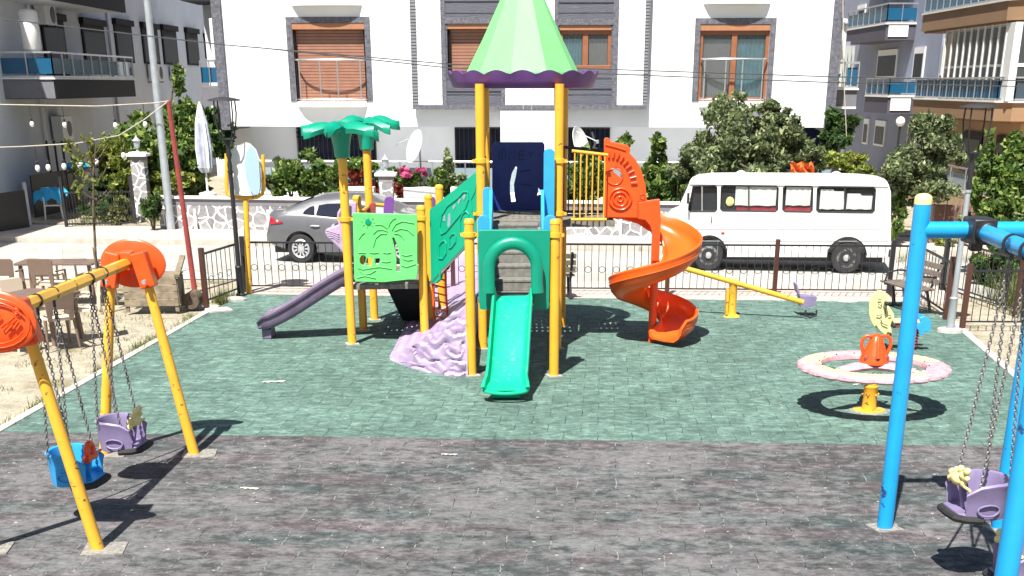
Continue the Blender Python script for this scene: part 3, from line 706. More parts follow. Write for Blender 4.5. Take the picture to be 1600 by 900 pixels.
# stair block between front platform and tower deck
mb = MB(); k = 5
for i in range(k):
    z1 = FZ + (DZ - .02 - FZ) * (i + 1) / k; y1 = 11.28 + i * .18
    mb.box((-.14, y1 + .10, z1 - .02), (.68, .20, .04)); mb.box((-.14, y1 + .012, z1 - .105), (.66, .024, .13))
mb.build('steps', 'step', PS, smooth=0, bevel=.008)
for sx, hi in ((-.50, .52), (.255, 1.08)):
    mb = MB(); mb.plate([(10.98, FZ), (11.2, FZ - .05), (12.12, DZ - .25), (12.12, DZ + .45), (11.95, DZ + .50), (11.75, DZ + .2), (11.1, FZ + .65), (10.98, FZ + .55)], ((sx + .03, 0, 0), (0, 1, 0), (0, 0, 1)), .05)
    x0, x1 = (sx - .12, sx + .02) if sx < 0 else (sx + .02, sx + .18)
    mb.plate([(x0, DZ)] + [(x1, DZ)] + arc((x0 + x1) / 2, DZ + hi - .06, (x1 - x0) / 2, .07, 0, 180, 6), xz(12.02), .05)
    x0 -= .02
    mb.plate([(x0, FZ), (x1, FZ)] + arc((x0 + x1) / 2, 2.2, (x1 - x0) / 2, .08, 0, 180, 6), xz(10.98), .05)
    mb.build('stair_side', 'blue_pl', PS, smooth=0, bevel=.012)
# blue back panel, roof shade put into its colour; cut slit and faint scrawl
Y = 13.24
mb = MB(); slit = wall_outline([(806, 260), (808, 262), (806, 275), (803, 288), (804, 305), (806, 315), (799, 316), (797, 300), (797, 285), (800, 270)], Y)
star = wall_outline([(841, 293), (844, 297), (848, 296), (846, 300), (848, 306), (843, 304), (839, 306), (841, 300)], Y)
mb.plate(wall_outline([(769, 226), (772, 222), (848, 222), (851, 226), (851, 338), (769, 338)], Y), xz(Y), .05, [slit, star])
bp = mb.build('back_panel', 'shaded_blue', PS, smooth=0, bevel=.01)
for L in ([(781, 236), (779, 242), (781, 250)], [(785, 233), (790, 236), (790, 248), (784, 250), (784, 236)], [(796, 250), (796, 235), (804, 249), (804, 234)], [(820, 236), (811, 237), (811, 250), (820, 249)], [(811, 243), (818, 242)], [(826, 238), (829, 244), (832, 238)], [(813, 268), (830, 266)], [(815, 288), (832, 290)]):
    mb = MB(); relief(mb, L, Y - .052, .006); mb.build('scrawl', 'interior', bp)
# tower to left tower: sloping green ramp with cut side panels
A = Vector((P2.x + .07, P2.y + .05, 0)); B = Vector((RL.x - .02, RL.y - .02, 0))
def ramp_panel(off, name):
    o = A + off; d = (B - A); L = d.length; u = d.normalized(); 
    def pt(px, py):   # survey to the panel plane
        v = py - 450; D3 = Vector((px - PCX, FPX * _c - v * _s, -(FPX * _s + v * _c))); nrm = Vector((-u.y, u.x, 0)); c = Vector((0, 0, CAM_H))
        t = (A - c).dot(nrm) / D3.dot(nrm); p = c + D3 * t; return ((p - A).dot(u), p.z)
    out = [(671, 330), (673, 325), (677, 324), (682, 319), (744, 268), (745, 252), (747, 250), (747, 366), (728, 385), (690, 424), (687, 437), (680, 443), (674, 441), (673, 436)]
    hs = [[(686, 404), (686, 384), (690, 378), (695, 376), (697, 380), (697, 396), (692, 404)], [(702, 388), (702, 372), (706, 366), (711, 365), (712, 370), (712, 378), (706, 386)],
          [(719, 367), (719, 345), (723, 334), (728, 330), (732, 334), (732, 352), (727, 362)]]
    mb = MB(); mb.plate([pt(*p) for p in out], (o, u, (0, 0, 1)), .06)
    rel = [(687, 356), (690, 337), (699, 322), (716, 309), (724, 300), (731, 300), (732, 312), (727, 326), (712, 344), (697, 362), (690, 366)]
    nv = Vector((u.y, -u.x, 0))
    def tl(L_, r=.017, cl=True):
        q = [o + u * pt(*p)[0] + Vector((0, 0, pt(*p)[1])) + nv * .002 for p in L_]
        if cl: q.append(q[0])
        mb.tube(q, r, 6)
    if name: tl(rel); [tl(h) for h in hs]; tl([(676, 331), (688, 436)], .012, False); tl([(738, 330), (736, 312), (742, 300), (745, 286)], .012, False); tl([(738, 332), (745, 328)], .012, False)
    p_ = mb.build('ramp_side', 'teal', PS, smooth=0, bevel=.012)
    return pt, p_, o, u, nv
pt, rp, o, u, nv = ramp_panel(Vector((0, 0, 0)), 1)
mb = MB()   # dark slots pressed through the panel
for L_ in ([(699, 352), (701, 334), (704, 333), (704, 350), (701, 356)], [(715, 315), (718, 310), (720, 312), (717, 320)], [(722, 308), (726, 303), (728, 306), (725, 313)], [(692, 345), (694, 336), (696, 336), (696, 346)], [(707, 324), (711, 319), (712, 322), (709, 328)]):
    mb.plate([pt(*p) for p in L_], (o + nv * .006, u, (0, 0, 1)), .008)
mb.build('slot', 'paleglass', rp, smooth=0)
ramp_panel(Vector((.05, .75, 0)), 0)
mb = MB(); mb.add([A + Vector((0, .0, .93)), A + Vector((0, .8, .93)), B + Vector((0, .8, 1.9)), B + Vector((0, 0, 1.9))] + [A + Vector((0, .0, .88)), A + Vector((0, .8, .88)), B + Vector((0, .8, 1.85)), B + Vector((0, 0, 1.85))],
    [(0, 1, 2, 3), (7, 6, 5, 4), (0, 3, 7, 4), (1, 5, 6, 2), (0, 4, 5, 1), (2, 6, 7, 3)])
for i in range(7):
    t = (i + .5) / 7; p = A.lerp(B, t); mb.box((p.x, p.y + .4, .94 + .97 * t), (.04, .72, .03))
mb.build('ramp_deck', 'step', PS, smooth=0)
# black under-stair chute behind the left tower, arched net ladder
Y = 13.2
mb = MB(); mb.add([Vector(p) for p in [(-2.3, 13.5, .93), (-1.65, 13.5, .93), (-1.70, 14.1, .1), (-2.08, 14.1, .1), (-2.32, 12.95, .93), (-1.60, 12.95, .93), (-1.66, 13.5, .05), (-2.1, 13.5, .05)]],
    [(0, 1, 2, 3), (4, 7, 6, 5), (0, 4, 5, 1), (3, 2, 6, 7), (0, 3, 7, 4), (1, 5, 6, 2)]); mb.build('rear_stair', 'rubber', PS, smooth=0, bevel=.02)
mb = MB()
for sx in (-1.50, -1.28):
    mb.tube(spline([(sx, 12.95, 1.15), (sx, 12.92, .75), (sx + .02, 12.85, .35), (sx + .05, 12.75, 0)], 10), .016, 8)
for k in range(9):
    t = k / 8; mb.tube([(-1.50 + .05 * t, 12.95 - .2 * t * t, 1.08 - 1.0 * t), (-1.28 + .05 * t, 12.95 - .2 * t * t, 1.02 - 1.0 * t)], .014, 6)
mb.build('net_ladder', 'orange', PS, smooth=60)
# rear entry panels whose tops show above the lime panel
mb = MB(); mb.plate([(x, z) for x, z in [(V(588, 330, 13.6).x, 1.0), (V(603, 330, 13.6).x, 1.0)]] + arc(V(595.5, 0, 13.6).x, V(600, 314, 13.6).z, .082, .075, 0, 180, 8), xz(13.6), .06); mb.build('entry_side', 'violet', PS, smooth=0, bevel=.015)
mb = MB(); mb.plate([(V(664, 0, 13.9).x, 1.0), (V(671, 0, 13.9).x, 1.0)] + arc(V(667.5, 0, 13.9).x, V(667, 313, 13.9).z, .045, .06, 0, 180, 6), xz(13.9), .05); mb.build('entry_side', 'violet', PS, smooth=0, bevel=.01)
mb = MB(); mb.plate(wall_outline([(568, 360), (568, 332), (574, 322), (583, 315), (587, 318), (587, 360)], 13.65), xz(13.65), .05); mb.build('rear_slide_rim', 'redpole', PS, smooth=0, bevel=.015)  # orange plastic in shade, the shade put into a darker red
mb = MB(); mb.tube([(P3.x, P3.y, 1.95), (P4.x, P4.y, 2.0)], .03, 8); mb.tube([(P4.x, P4.y, 2.03), (-2.35, 13.8, 2.0)], .03, 8); mb.build('rail', 'yellow', PS)
# lilac climbing rock
mb = MB(); NC, NR = 64, 56; P = []
def rock_pt(s, t, back):
    b = Vector((-.80 - 1.17 * s, 10.98 + .08 * s + .66 * s * s, 0)); h = 1.08 * (1 - s) ** 1.22 + .05
    z = h * t; lean = .10 * (1 - t)
    n1 = mnoise.noise(Vector((s * 5.0, z * 3.0, 3.7))); n2 = mnoise.noise(Vector((s * 13.0, z * 7.0, 9.1)))
    zz = z * 5.4 + 1.4 * s + .75 * n1 + .25 * math.sin(5 * s + .6); r0 = math.floor(zz)
    zz += .50 * abs(math.sin(PI * (s * (3.6 + .5 * (r0 % 3)) + .37 * r0 + .35 * n1))) + .25 * n2; kk = math.floor(zz); fq = zz - kk
    wv = .062 * (fq ** .6 if fq < .88 else (1 - fq) / .12 * .926) * (.65 + .9 * abs(n1) + .3 * math.sin(8 * s + kk * 2.1)) * min(1, (1.05 - s) * 2.4) - .03
    if s < .02: wv = 0
    return b + Vector((-.05 * s, (-lean - wv) * .8 - .03 + back, z))
for i in range(NC + 1):
    for j in range(NR + 1): P.append(rock_pt(i / NC, j / NR, 0))
for i in range(NC + 1):
    q = rock_pt(i / NC, 1, 0); s = i / NC
    for j in range(1, 9): P.append(q + Vector((0, .022 * j, -.05 * j * (1 - s) + .01 * math.sin(j * 2.1 + i * .7))))
F = [(i * (NR + 1) + j, (i + 1) * (NR + 1) + j, (i + 1) * (NR + 1) + j + 1, i * (NR + 1) + j + 1) for i in range(NC) for j in range(NR)]
o2_ = (NC + 1) * (NR + 1)
def ti(i, j): return i * (NR + 1) + NR if j == 0 else o2_ + i * 8 + j - 1
F += [(ti(i, j), ti(i + 1, j), ti(i + 1, j + 1), ti(i, j + 1)) for i in range(NC) for j in range(8)]
mb.add(P, F)
c = [ti(i, 8) for i in range(NC + 1)]; base = len(mb.v)
mb.add([(mb.v[k][0], mb.v[k][1], 0) for k in c], [])
mb.f += [(c[i], c[i + 1], base + i + 1, base + i) for i in range(NC)]; mb.mi += [0] * NC
mb.f.append(tuple([0 * (NR + 1) + j for j in range(NR + 1)] + [ti(0, j) for j in range(1, 9)] + [base])); mb.mi.append(0)
mb.build('climbing_rock', 'lilac', PS, smooth=60)
# orange spiral slide
SC = Vector((2.03, 12.5, 0))
def zat(a):
    T = [(90, 1.74), (0, 1.40), (-90, 1.07), (-180, .75), (-270, .47), (-360, .22), (-400, .14), (-440, .11)]
    for (a0, z_0), (a1, z1) in zip(T, T[1:]):
        if a >= a1: return z_0 + (z1 - z_0) * (a0 - a) / (a0 - a1)
    return T[-1][1]
fr = []
for x, z in ((1.30, 2.0), (1.5, 1.99), (1.75, 1.92)): fr.append((Vector((x, SC.y + .40, z)), Vector((0, 1, 0)), Vector((0, 0, 1))))
rc = .40
for i in range(0, 116):
    a = 90 - i * 4.35; rad = Vector((math.cos(R(a)), math.sin(R(a)), 0))
    fr.append((SC + rad * rc + Vector((0, 0, zat(a) + .0)), rad, Vector((0, 0, 1)), 1.0 if a > -380 else 1 + .1 * (-380 - a) / 30))
a = 90 - 115 * 4.35; rad = Vector((math.cos(R(a)), math.sin(R(a)), 0)); tan = Vector((math.sin(R(a)), -math.cos(R(a)), 0))
fr.append((SC + rad * rc + tan * .14 + Vector((0, 0, .10)), rad, Vector((0, 0, 1)), 1.18, .7))
h = .30; w_ = .26
sp = [(w_ - .12, .02), (w_ - .03, .08), (w_, .17), (w_ + .01, h), (w_ + .03, h + .02), (w_ + .06, h), (w_ + .058, h - .03), (w_ + .045, h - .05), (w_ + .055, h - .075), (w_ + .04, h - .10), (w_ + .05, h - .125), (w_ + .03, h - .15), (w_ + .01, .08), (w_ - .08, -.02), (0, -.04),
      (-w_ + .04, -.03), (-w_ - .01, .02), (-w_ - .03, .14), (-w_ - .01, .17), (-w_ + .015, .15), (-w_ + .03, .06), (-w_ + .10, .01), (0, 0)]
mb = MB(SC.y); sweep(mb, fr, sp); spo = mb.build('spiral_slide', 'orange_in', PS, smooth=60)
mb = MB(); mb.tube([SC, SC + Vector((0, 0, 2.0))], .065, 16); mb.build('slide_pole', 'orange', spo)
Y = 12.42
o2 = lambda L: wall_outline(L, Y)
mb = MB(); cr = [(963 + 9.5 * math.cos(t_), 272 + 9.5 * math.sin(t_)) for t_ in [R(-150 + 18 * k) for k in range(11)]]
outl = [(944, 218), (947, 215), (952, 216), (954, 221), (981, 227), (985, 232), (984, 240), (994, 250), (1003, 268), (1009, 290), (1011, 314), (997, 316), (997, 341), (944, 340)]
mb.plate(o2(outl), xz(Y), .09, [o2([(957, 266), (963, 262), (969, 264), (972, 270), (971, 279), (963, 272)])])
ep = mb.build('entry_panel', 'orange', PS, smooth=0, bevel=.015)
mb = MB()
def ringr(cx, cy, r, rr): relief(mb, [(cx + r * math.cos(k * PI / 12), cy + r * .98 * math.sin(k * PI / 12)) for k in range(24)], Y - .005, rr, True)
ringr(969, 311, 17, .022); ringr(969, 311, 11, .02); ringr(969, 311, 4, .018); ringr(960, 276, 13, .010); ringr(1004, 307, 4, .006)
for k in range(11):
    a = R(-112 + 10.5 * k); c_ = (957 + 0 * k, 300)
    relief(mb, [(952 + 34 * math.cos(a) * (1 + .0 * k), 292 + 46 * math.sin(a)), (952 + 44 * math.cos(a), 292 + 55 * math.sin(a))], Y - .01, .020)
relief(mb, [(946, 226), (962, 230), (978, 235)], Y - .004, .015)
mb.build('embossing', 'orange', ep, smooth=60)
mb = MB(); mb.plate(o2([(997, 316), (1031, 311), (1032, 345), (1030, 408), (1019, 408), (1019, 362), (1015, 352), (1008, 344), (997, 342)]), xz(Y - .01), .10)
mb.build('entry_collar', 'orange', ep, smooth=0, bevel=.012)
# yellow barred railing to the spiral
def barrail(x0, x1, y, m, n, z_0=2.0, z1=3.03, slope=-.06):
    mb = MB(); mb.tube([(x0, y, z1), (x1, y, z1 + slope)], .022, 8); mb.tube([(x0, y, z_0), (x1, y, z_0)], .022, 8)
    for i in range(n):
        t = (i + .5) / n; x = x0 + (x1 - x0) * t; mb.tube([(x, y, z_0), (x, y, z1 + slope * t)], .0115, 6)
    mb.build('barred_railing', m, PS)
barrail(.70, 1.24, 12.32, 'yellow', 6); barrail(.58, 1.3, 13.1, 'black', 9)

# ============================================================ swing seats (local: faces +x, width along y)
def swing_seat(parent, pos, face, m_shell, m_toy, toy='frog', tops=(), chm='chain'):
    o_ = Vector(pos); q = Matrix.Rotation(face, 3, 'Z')
    def W(p): return o_ + q @ Vector(p)
    # curved bucket shell: open at the front
    mb = MB(pos[1]); n = 28; rings = []
    plan = []
    for i in range(n + 1):
        t = i / n; a = R(-90 + -180 * t)          # from right front round the back to left front
        x = -.02 + .17 * math.cos(a); y = .215 * math.sin(a)
        plan.append((x, y, t))
    plan = [(.20, -.195, -.1), (.10, -.215, -.05)] + plan + [(.10, .215, 1.05), (.20, .195, 1.1)]
    for x, y, t in plan:
        front = max(0, x) / .2
        top = .33 - .04 * front; bot = .02 + .03 * front
        if front > .9: top -= .05
        out = Vector((x + .02, y, 0)).normalized()
        prof = [(0.0, bot), (.010, bot + .1), (.02, top - .04), (.030, top - .02), (.034, top), (.02, top + .018), (-.005, top + .01), (-.018, top - .04), (-.03, bot + .1), (-.035, bot)]
        rings.append([W(Vector((x, y, 0)) + out * dx + Vector((0, 0, z))) for dx, z in prof])
    m = 10; P = [p for r_ in rings for p in r_]; k = len(rings)
    mb.add(P, [(i * m + j, i * m + (j + 1) % m, (i + 1) * m + (j + 1) % m, (i + 1) * m + j) for i in range(k - 1) for j in range(m)] + [tuple(range(m)), tuple(reversed([(k - 1) * m + j for j in range(m)]))])
    sh = mb.build('seat', m_shell, parent, smooth=50)
    mb = MB(pos[1]); pl = [(.25, -.16), (.25, .16), (.18, .20), (-.10, .18), (-.17, .10), (-.17, -.10), (-.10, -.18), (.18, -.20)]
    mb.plate(pl, (W((0, 0, .075)), q @ Vector((1, 0, 0)), q @ Vector((0, 1, 0))), .045); mb.build('seat_pan', m_shell, sh, smooth=0, bevel=.012)
    mb = MB(pos[1]); mb.tube([W((.06, -.215, .02)), W((.2, -.205, .03)), W((.265, -.15, .035)), W((.275, 0, .035)), W((.265, .15, .035)), W((.2, .205, .03)), W((.06, .215, .02))], .032, 8); mb.build('bumper', 'rubber', sh)
    mb = MB(pos[1]); mb.bar(W((.12, 0, .07)), W((.17, 0, .30)), .05, .07, up=q @ Vector((1, 0, 0))); mb.build('crotch_post', m_shell, sh, smooth=0, bevel=.012)
    for sy in (-1, 1):   # openwork ovals in the side wings
        mb = MB(pos[1])
        pts = [W((.03 + .09 * math.cos(R(a)), sy * (.243 if abs(math.cos(R(a))) < .6 else .232), .115 + .05 * math.sin(R(a)))) for a in range(0, 360, 30)]; mb.tube(pts + pts[:1], .009, 6)
        mb.build('side_relief', m_shell, sh)
    # toy on the front bar
    mb = MB(pos[1]); a, b = W((.20, -.21, .29)), W((.20, .21, .29)); mb.tube([a, b], .012, 8)
    c = W((.20, -.03, .33))
    ax = q @ Vector((0, 1, 0)); fx = q @ Vector((1, 0, 0))
    if toy == 'frog':
        mb.ball(c, (.06, .10, .055)); mb.ball(c + ax * .09 + Vector((0, 0, .05)), (.04, .04, .035)); mb.ball(c - ax * .09 + Vector((0, 0, -.01)), (.045, .04, .03))
        for dy, dz, r in ((.14, .10, .03), (.11, -.02, .028), (-.14, .02, .03), (-.06, .06, .026), (.02, .09, .03), (-.15, -.035, .03), (.16, .04, .022)):
            mb.ball(c + ax * dy + Vector((0, 0, dz)), r, 10, 6); mb.tube([c, c + ax * dy + Vector((0, 0, dz))], .022, 6)
    else:
        pts = [c + ax * (.07 * math.cos(R(t))) + Vector((0, 0, .02 + .07 * math.sin(R(t)))) for t in range(0, 361, 30)]; mb.tube(pts, .028, 8); mb.tube([c + ax * -.1 + Vector((0, 0, -.05)), c + ax * .1 + Vector((0, 0, -.05))], .035, 8)
    mb.build('toy_handle', m_toy, sh, smooth=60)
    for tp, sy in tops:
        tp = Vector(tp); j = W((.02, sy * .235, .30)) * .72 + tp * .28
        for fx_ in (.12, -.12):
            mb = MB(pos[1]); mb.chain(tp, W((fx_, sy * .225, .31))); mb.build('chain', chm, sh, smooth=0)
    return sh

def frame_pole(root, name, pts, r, mat, n=18, **k):
    mb = MB(); mb.tube(pts, r, n); return mb.build(name, mat, root, smooth=50, **k)

# ============================================================ yellow A-frame swing
SW = empty('swing_set', (-4.2, 7.45, 0), 'yellow A-frame swing with orange oval end plates at the left edge', 'swing')
zb = 2.17; fa, na = Vector((-4.18, 8.41, zb)), Vector((-4.28, 6.46, zb))
frame_pole(SW, 'crossbeam', [fa + Vector((0, .1, 0)), na + Vector((0, -.1, 0))], .055, 'yellow_swing', 6)
for ap_, (fx0, fx1), y in ((fa, (-4.68, -3.68), 8.40), (na, (-4.80, -3.78), 6.48)):
    for fx, s_ in ((fx0, -1), (fx1, 1)):
        frame_pole(SW, 'leg', [Vector((ap_.x + s_ * .17, ap_.y, zb - .05)), (fx, y, 0)], [.05, .058], 'yellow_swing')
        mb = MB(); mb.box((fx + .06, y, .003), (.36, .34, .016), rz=.12); mb.build('footing', 'footing', SW, smooth=0)
for ap_, s_ in ((fa, 1), (na, -1)):
    mb = MB(); q = Matrix.Rotation(R(90), 3, 'X')
    prof = [(.05, -.03), (.325, -.03), (.345, -.015), (.345, .015), (.32, .03), (.05, .03)]
    yc = ap_.y + s_ * (.14 if s_ > 0 else .12)
    mb.lathe(prof, (ap_.x, yc, zb - .03), 40, q, 1, .72)
    pl = mb.build('end_plate', 'orange', SW, smooth=40)
    mb = MB()
    for sx in (-1, 1):
        a = Vector((ap_.x + sx * .13, ap_.y + .01, zb + .12)); b = Vector((ap_.x + sx * .215, ap_.y, zb - .26)); mb.bar(a, b, .16, .17, up=(0, 1, 0))
    mb.bar((ap_.x, ap_.y + .02, zb + .13), (ap_.x, ap_.y + .02, zb - .0), .14, .13, up=(0, 1, 0))
    mb.build('leg_sleeve', 'orange', pl, smooth=0, bevel=.018)
    mb = MB()
    for sx in (-1, 1): mb.tube([(ap_.x + sx * .2, ap_.y - .10, zb - .18), (ap_.x + sx * .2, ap_.y - .07, zb - .18)], .022, 8)
    mb.build('bolt', 'grey_pole', pl)
    if s_ < 0:
        mb = MB(); y0 = yc - .034
        def el(rx, rz, cx=0, cz=0, a0=0, a1=360, r=.008):
            pts = [(ap_.x + cx + rx * math.cos(R(a)), y0, zb - .03 + cz + rz * math.sin(R(a))) for a in range(a0, a1 + 1, 15)]; mb.tube(pts, r, 6)
        el(.31, .215); el(.27, .18, 0, 0, 200, 340); el(.27, .18, 0, 0, 20, 160); el(.022, .022, .215, .10, r=.005); el(.007, .009, .215, .10, r=.004)
        for cx, cz, L in ((.16, .01, .07), (.20, -.03, .05), (.11, -.02, .07), (.05, .02, .06), (-.03, 0, .07), (-.1, .02, .06), (.14, -.06, .06)):
            mb.tube([(ap_.x + cx - L / 2, y0, zb - .03 + cz - .02), (ap_.x + cx + L / 2, y0, zb - .01 + cz + .02)], .012, 6)
        mb.build('embossing', 'orange', pl, smooth=60)
def beam_at(y): t = (y - na.y) / (fa.y - na.y); return na.lerp(fa, t)
for y, z, ms, mt, toy, px in ((7.83, .33, 'seat_purple', 'cream', 'frog', 0), (7.02, .36, 'blue_pl', 'orange', 'ring', 0)):
    c = beam_at(y); tops = [((c.x, y + s_ * .22, zb - .05), s_) for s_ in (-1, 1)]
    for tp, s_ in tops:
        mb = MB(y); mb.lathe([(.055, -.012), (.060, -.012), (.060, .012), (.055, .012)], (tp[0], tp[1], zb), 12, Matrix.Rotation(R(90), 3, 'X')); mb.tube([(tp[0], tp[1], zb - .06), (tp[0], tp[1], zb - .13)], .014, 6); mb.build('hanger', 'black', SW)
    swing_seat(SW, (c.x + .03, y, z), R(-6), ms, mt, toy, [((a[0], a[1], zb - .13), s_) for a, s_ in tops])

# ============================================================ blue swing at the right
BW = empty('swing_set', (3.75, 5.8, 0), 'tall blue steel swing with upright posts and lilac bucket seats at the right edge', 'swing')
def bpost(x, y, h=3.02):
    frame_pole(BW, 'post', [(x, y, 0), (x, y, h)], .072, 'blue_post', 20)
    mb = MB(); mb.lathe([(.074, 0), (.074, .03), (.07, .065), (.045, .085), (.01, .092)], (x, y, h), 18); mb.build('post_cap', 'cream', BW, smooth=70)
    mb = MB(); mb.box((x, y, .003), (.26, .26, .016), rz=.3); mb.build('footing', 'footing', BW, smooth=0)
bpost(3.34, 6.84); bpost(4.40, 6.84); bpost(3.02, 4.55); bpost(4.10, 4.5)
frame_pole(BW, 'crossbar', [(3.34, 6.84, 2.80), (4.40, 6.84, 2.80)], .068, 'blue_post', 18); frame_pole(BW, 'crossbar', [(3.02, 4.55, 2.80), (4.10, 4.5, 2.80)], .068, 'blue_post', 18)
b0, b1 = Vector((3.83, 6.84, 2.80)), Vector((3.58, 4.55, 2.80))
frame_pole(BW, 'crossbeam', [b0 - Vector((0, .05, 0)), b1], .066, 'blue_post', 18)
mb = MB(); mb.box(b0 + Vector((0, -.02, 0)), (.20, .19, .22)); mb.tube([b0 + Vector((0, -.10, 0)), b0 + Vector((0, -.17, 0))], .085, 16)
mb.box(b0 + Vector((0, 0, -.14)), (.10, .1, .08)); mb.build('clamp', 'black', BW, smooth=40, bevel=.015)
mb = MB()
def bat(y): t = (y - b1.y) / (b0.y - b1.y); return b1.lerp(b0, t)
for yc, z, ex in ((6.08, .56, .02), (5.2, .52, .02)):
    tops = []
    for s_ in (-1, 1):
        c = bat(yc + s_ * .135); q = Matrix.Rotation(R(90), 3, 'X')
        mb = MB(); mb.lathe([(.068, -.02), (.078, -.02), (.078, .02), (.068, .02)], c, 16, q); mb.box(c + Vector((0, 0, -.09)), (.03, .06, .06)); mb.box(c + Vector((-.06, 0, -.05)), (.05, .05, .03)); mb.build('hanger', 'black', BW)
        tops.append(((c.x, yc + s_ * .23, 2.80 - .12), s_))
    c = bat(yc); swing_seat(BW, (c.x - ex, yc, z), R(186), 'seat_purple', 'cream', 'frog', [(t_, -s_) for t_, s_ in tops])

# ============================================================ disc carousel with pink ring
CR = empty('disc_carousel', (4.34, 9.66, 0), 'pink and cream ring roundabout on a yellow pedestal with an orange handle cone', 'roundabout')
c = Vector((4.34, 9.66, 0))
mb = MB(9.66); mb.lathe([(.20, 0), (.20, .015), (.09, .02), (.085, .30), (.092, .31), (.092, .33), (.06, .335), (.06, .48)], c, 24)
for k in range(6): mb.ball(c + Vector((.10 * math.cos(k * PI / 3), .1 * math.sin(k * PI / 3), .22)), .014, 8, 5)
mb.build('pedestal', 'yellow_swing', CR, smooth=40)
mb = MB(9.66); mb.lathe([(.25, 0), (.24, .008), (.15, .012)], c, 9); mb.build('footing', 'footing', CR)
mb = MB(9.66); n = 120; P = []; prof = [(.63, .585), (.645, .62), (.70, .632), (.88, .625), (.935, .60), (.94, .565), (.90, .535), (.66, .54), (.63, .555)]
for k, (r, z) in enumerate(prof):
    for j in range(n):
        a = 2 * PI * j / n; sc = max(0, math.sin(a * 24)) ** 3
        rr = r - (.035 * sc if 4 <= k <= 6 else 0); zz = z + .012 * sc * (1 if k == 6 else 0)
        P.append(c + Vector((rr * math.cos(a), rr * math.sin(a), zz)))
K = len(prof); F = [(i * n + j, i * n + (j + 1) % n, ((i + 1) % K) * n + (j + 1) % n, ((i + 1) % K) * n + j) for i in range(K) for j in range(n)]
mb.add(P, F)
for fi in range(len(F)):
    j = fi % n; a = (360 * j / n) % 360
    if fi // n in (1, 2) and (any(lo < a < hi for lo, hi in ((8, 72), (120, 178), (190, 305)))): mb.mi[fi] = 1
rg = mb.build('ring_seat', ['pink', 'paleyel'], CR, smooth=50)
mb = MB(9.66)
for k in range(42):
    a = R(k * 360 / 42); b = a + .10; mb.tube([c + Vector((.70 * math.cos(a), .70 * math.sin(a), .632)), c + Vector((.79 * math.cos(b), .79 * math.sin(b), .633)), c + Vector((.88 * math.cos(a + .05), .88 * math.sin(a + .05), .626))], .006, 5)
mb.build('ridge', 'pink', rg)
mb = MB(9.66)
for k in range(16):
    a = R(k * 22.5 + 8); mb.ball(c + Vector((.665 * math.cos(a), .665 * math.sin(a), .628)), .011, 6, 4)
mb.build('bolt', 'black', rg)
for az in (205, 325, 85):
    d = Vector((math.cos(R(az)), math.sin(R(az)), 0)); sdv = Vector((-d.y, d.x, 0)); mb = MB(9.66)
    rows = []
    for t, w1, z in ((.02, .13, .60), (.25, .12, .60), (.48, .07, .575), (.54, .045, .57)): rows += [c + d * t + sdv * w1 + Vector((0, 0, z)), c + d * t + sdv * w1 * .6 + Vector((0, 0, z + .045)), c + d * t - sdv * w1 * .6 + Vector((0, 0, z + .045)), c + d * t - sdv * w1 + Vector((0, 0, z)), c + d * t - sdv * w1 * .8 + Vector((0, 0, z - .04)), c + d * t + sdv * w1 * .8 + Vector((0, 0, z - .04))]
    m = 6; mb.add(rows, [(i * m + j, i * m + (j + 1) % m, (i + 1) * m + (j + 1) % m, (i + 1) * m + j) for i in range(3) for j in range(m)] + [tuple(range(m)), tuple(3 * m + j for j in range(m))])
    sp_ = mb.build('spoke', 'pink', CR, smooth=50); mb = MB(9.66); mb.tube([c + d * .52 + Vector((0, 0, .575)), c + d * .68 + Vector((0, 0, .565))], [.05, .028], 8, flat=.6); mb.build('spoke_tip', 'cream', sp_)
mb = MB(9.66); mb.lathe([(.185, .635), (.18, .68), (.145, .77), (.10, .89), (.07, .97), (.035, 1.01), (.005, 1.015)], c, 24)
for s_ in (-1, 1):
    pts = [c + Vector((s_ * x, -.02, z)) for x, z in ((.06, .98), (.13, .99), (.175, .94), (.18, .86), (.155, .78), (.14, .73))]; mb.tube(pts, .022, 8)
mb.tube([c + Vector((0, -.08, .97)), c + Vector((0, -.135, .86)), c + Vector((0, -.18, .72))], .02, 8)
hc = mb.build('handle_cone', 'orange', CR, smooth=50)
mb = MB(9.66)
for a in (-140, -90, -40):
    d = Vector((math.cos(R(a)), math.sin(R(a)), 0)); mb.ball(c + d * .160 + Vector((0, 0, .71)), (.035, .022, .045), 10, 6)
mb.build('hollow_shade', 'redpole', hc)  # solid dark lumps: shade inside the cone's openings given as colour

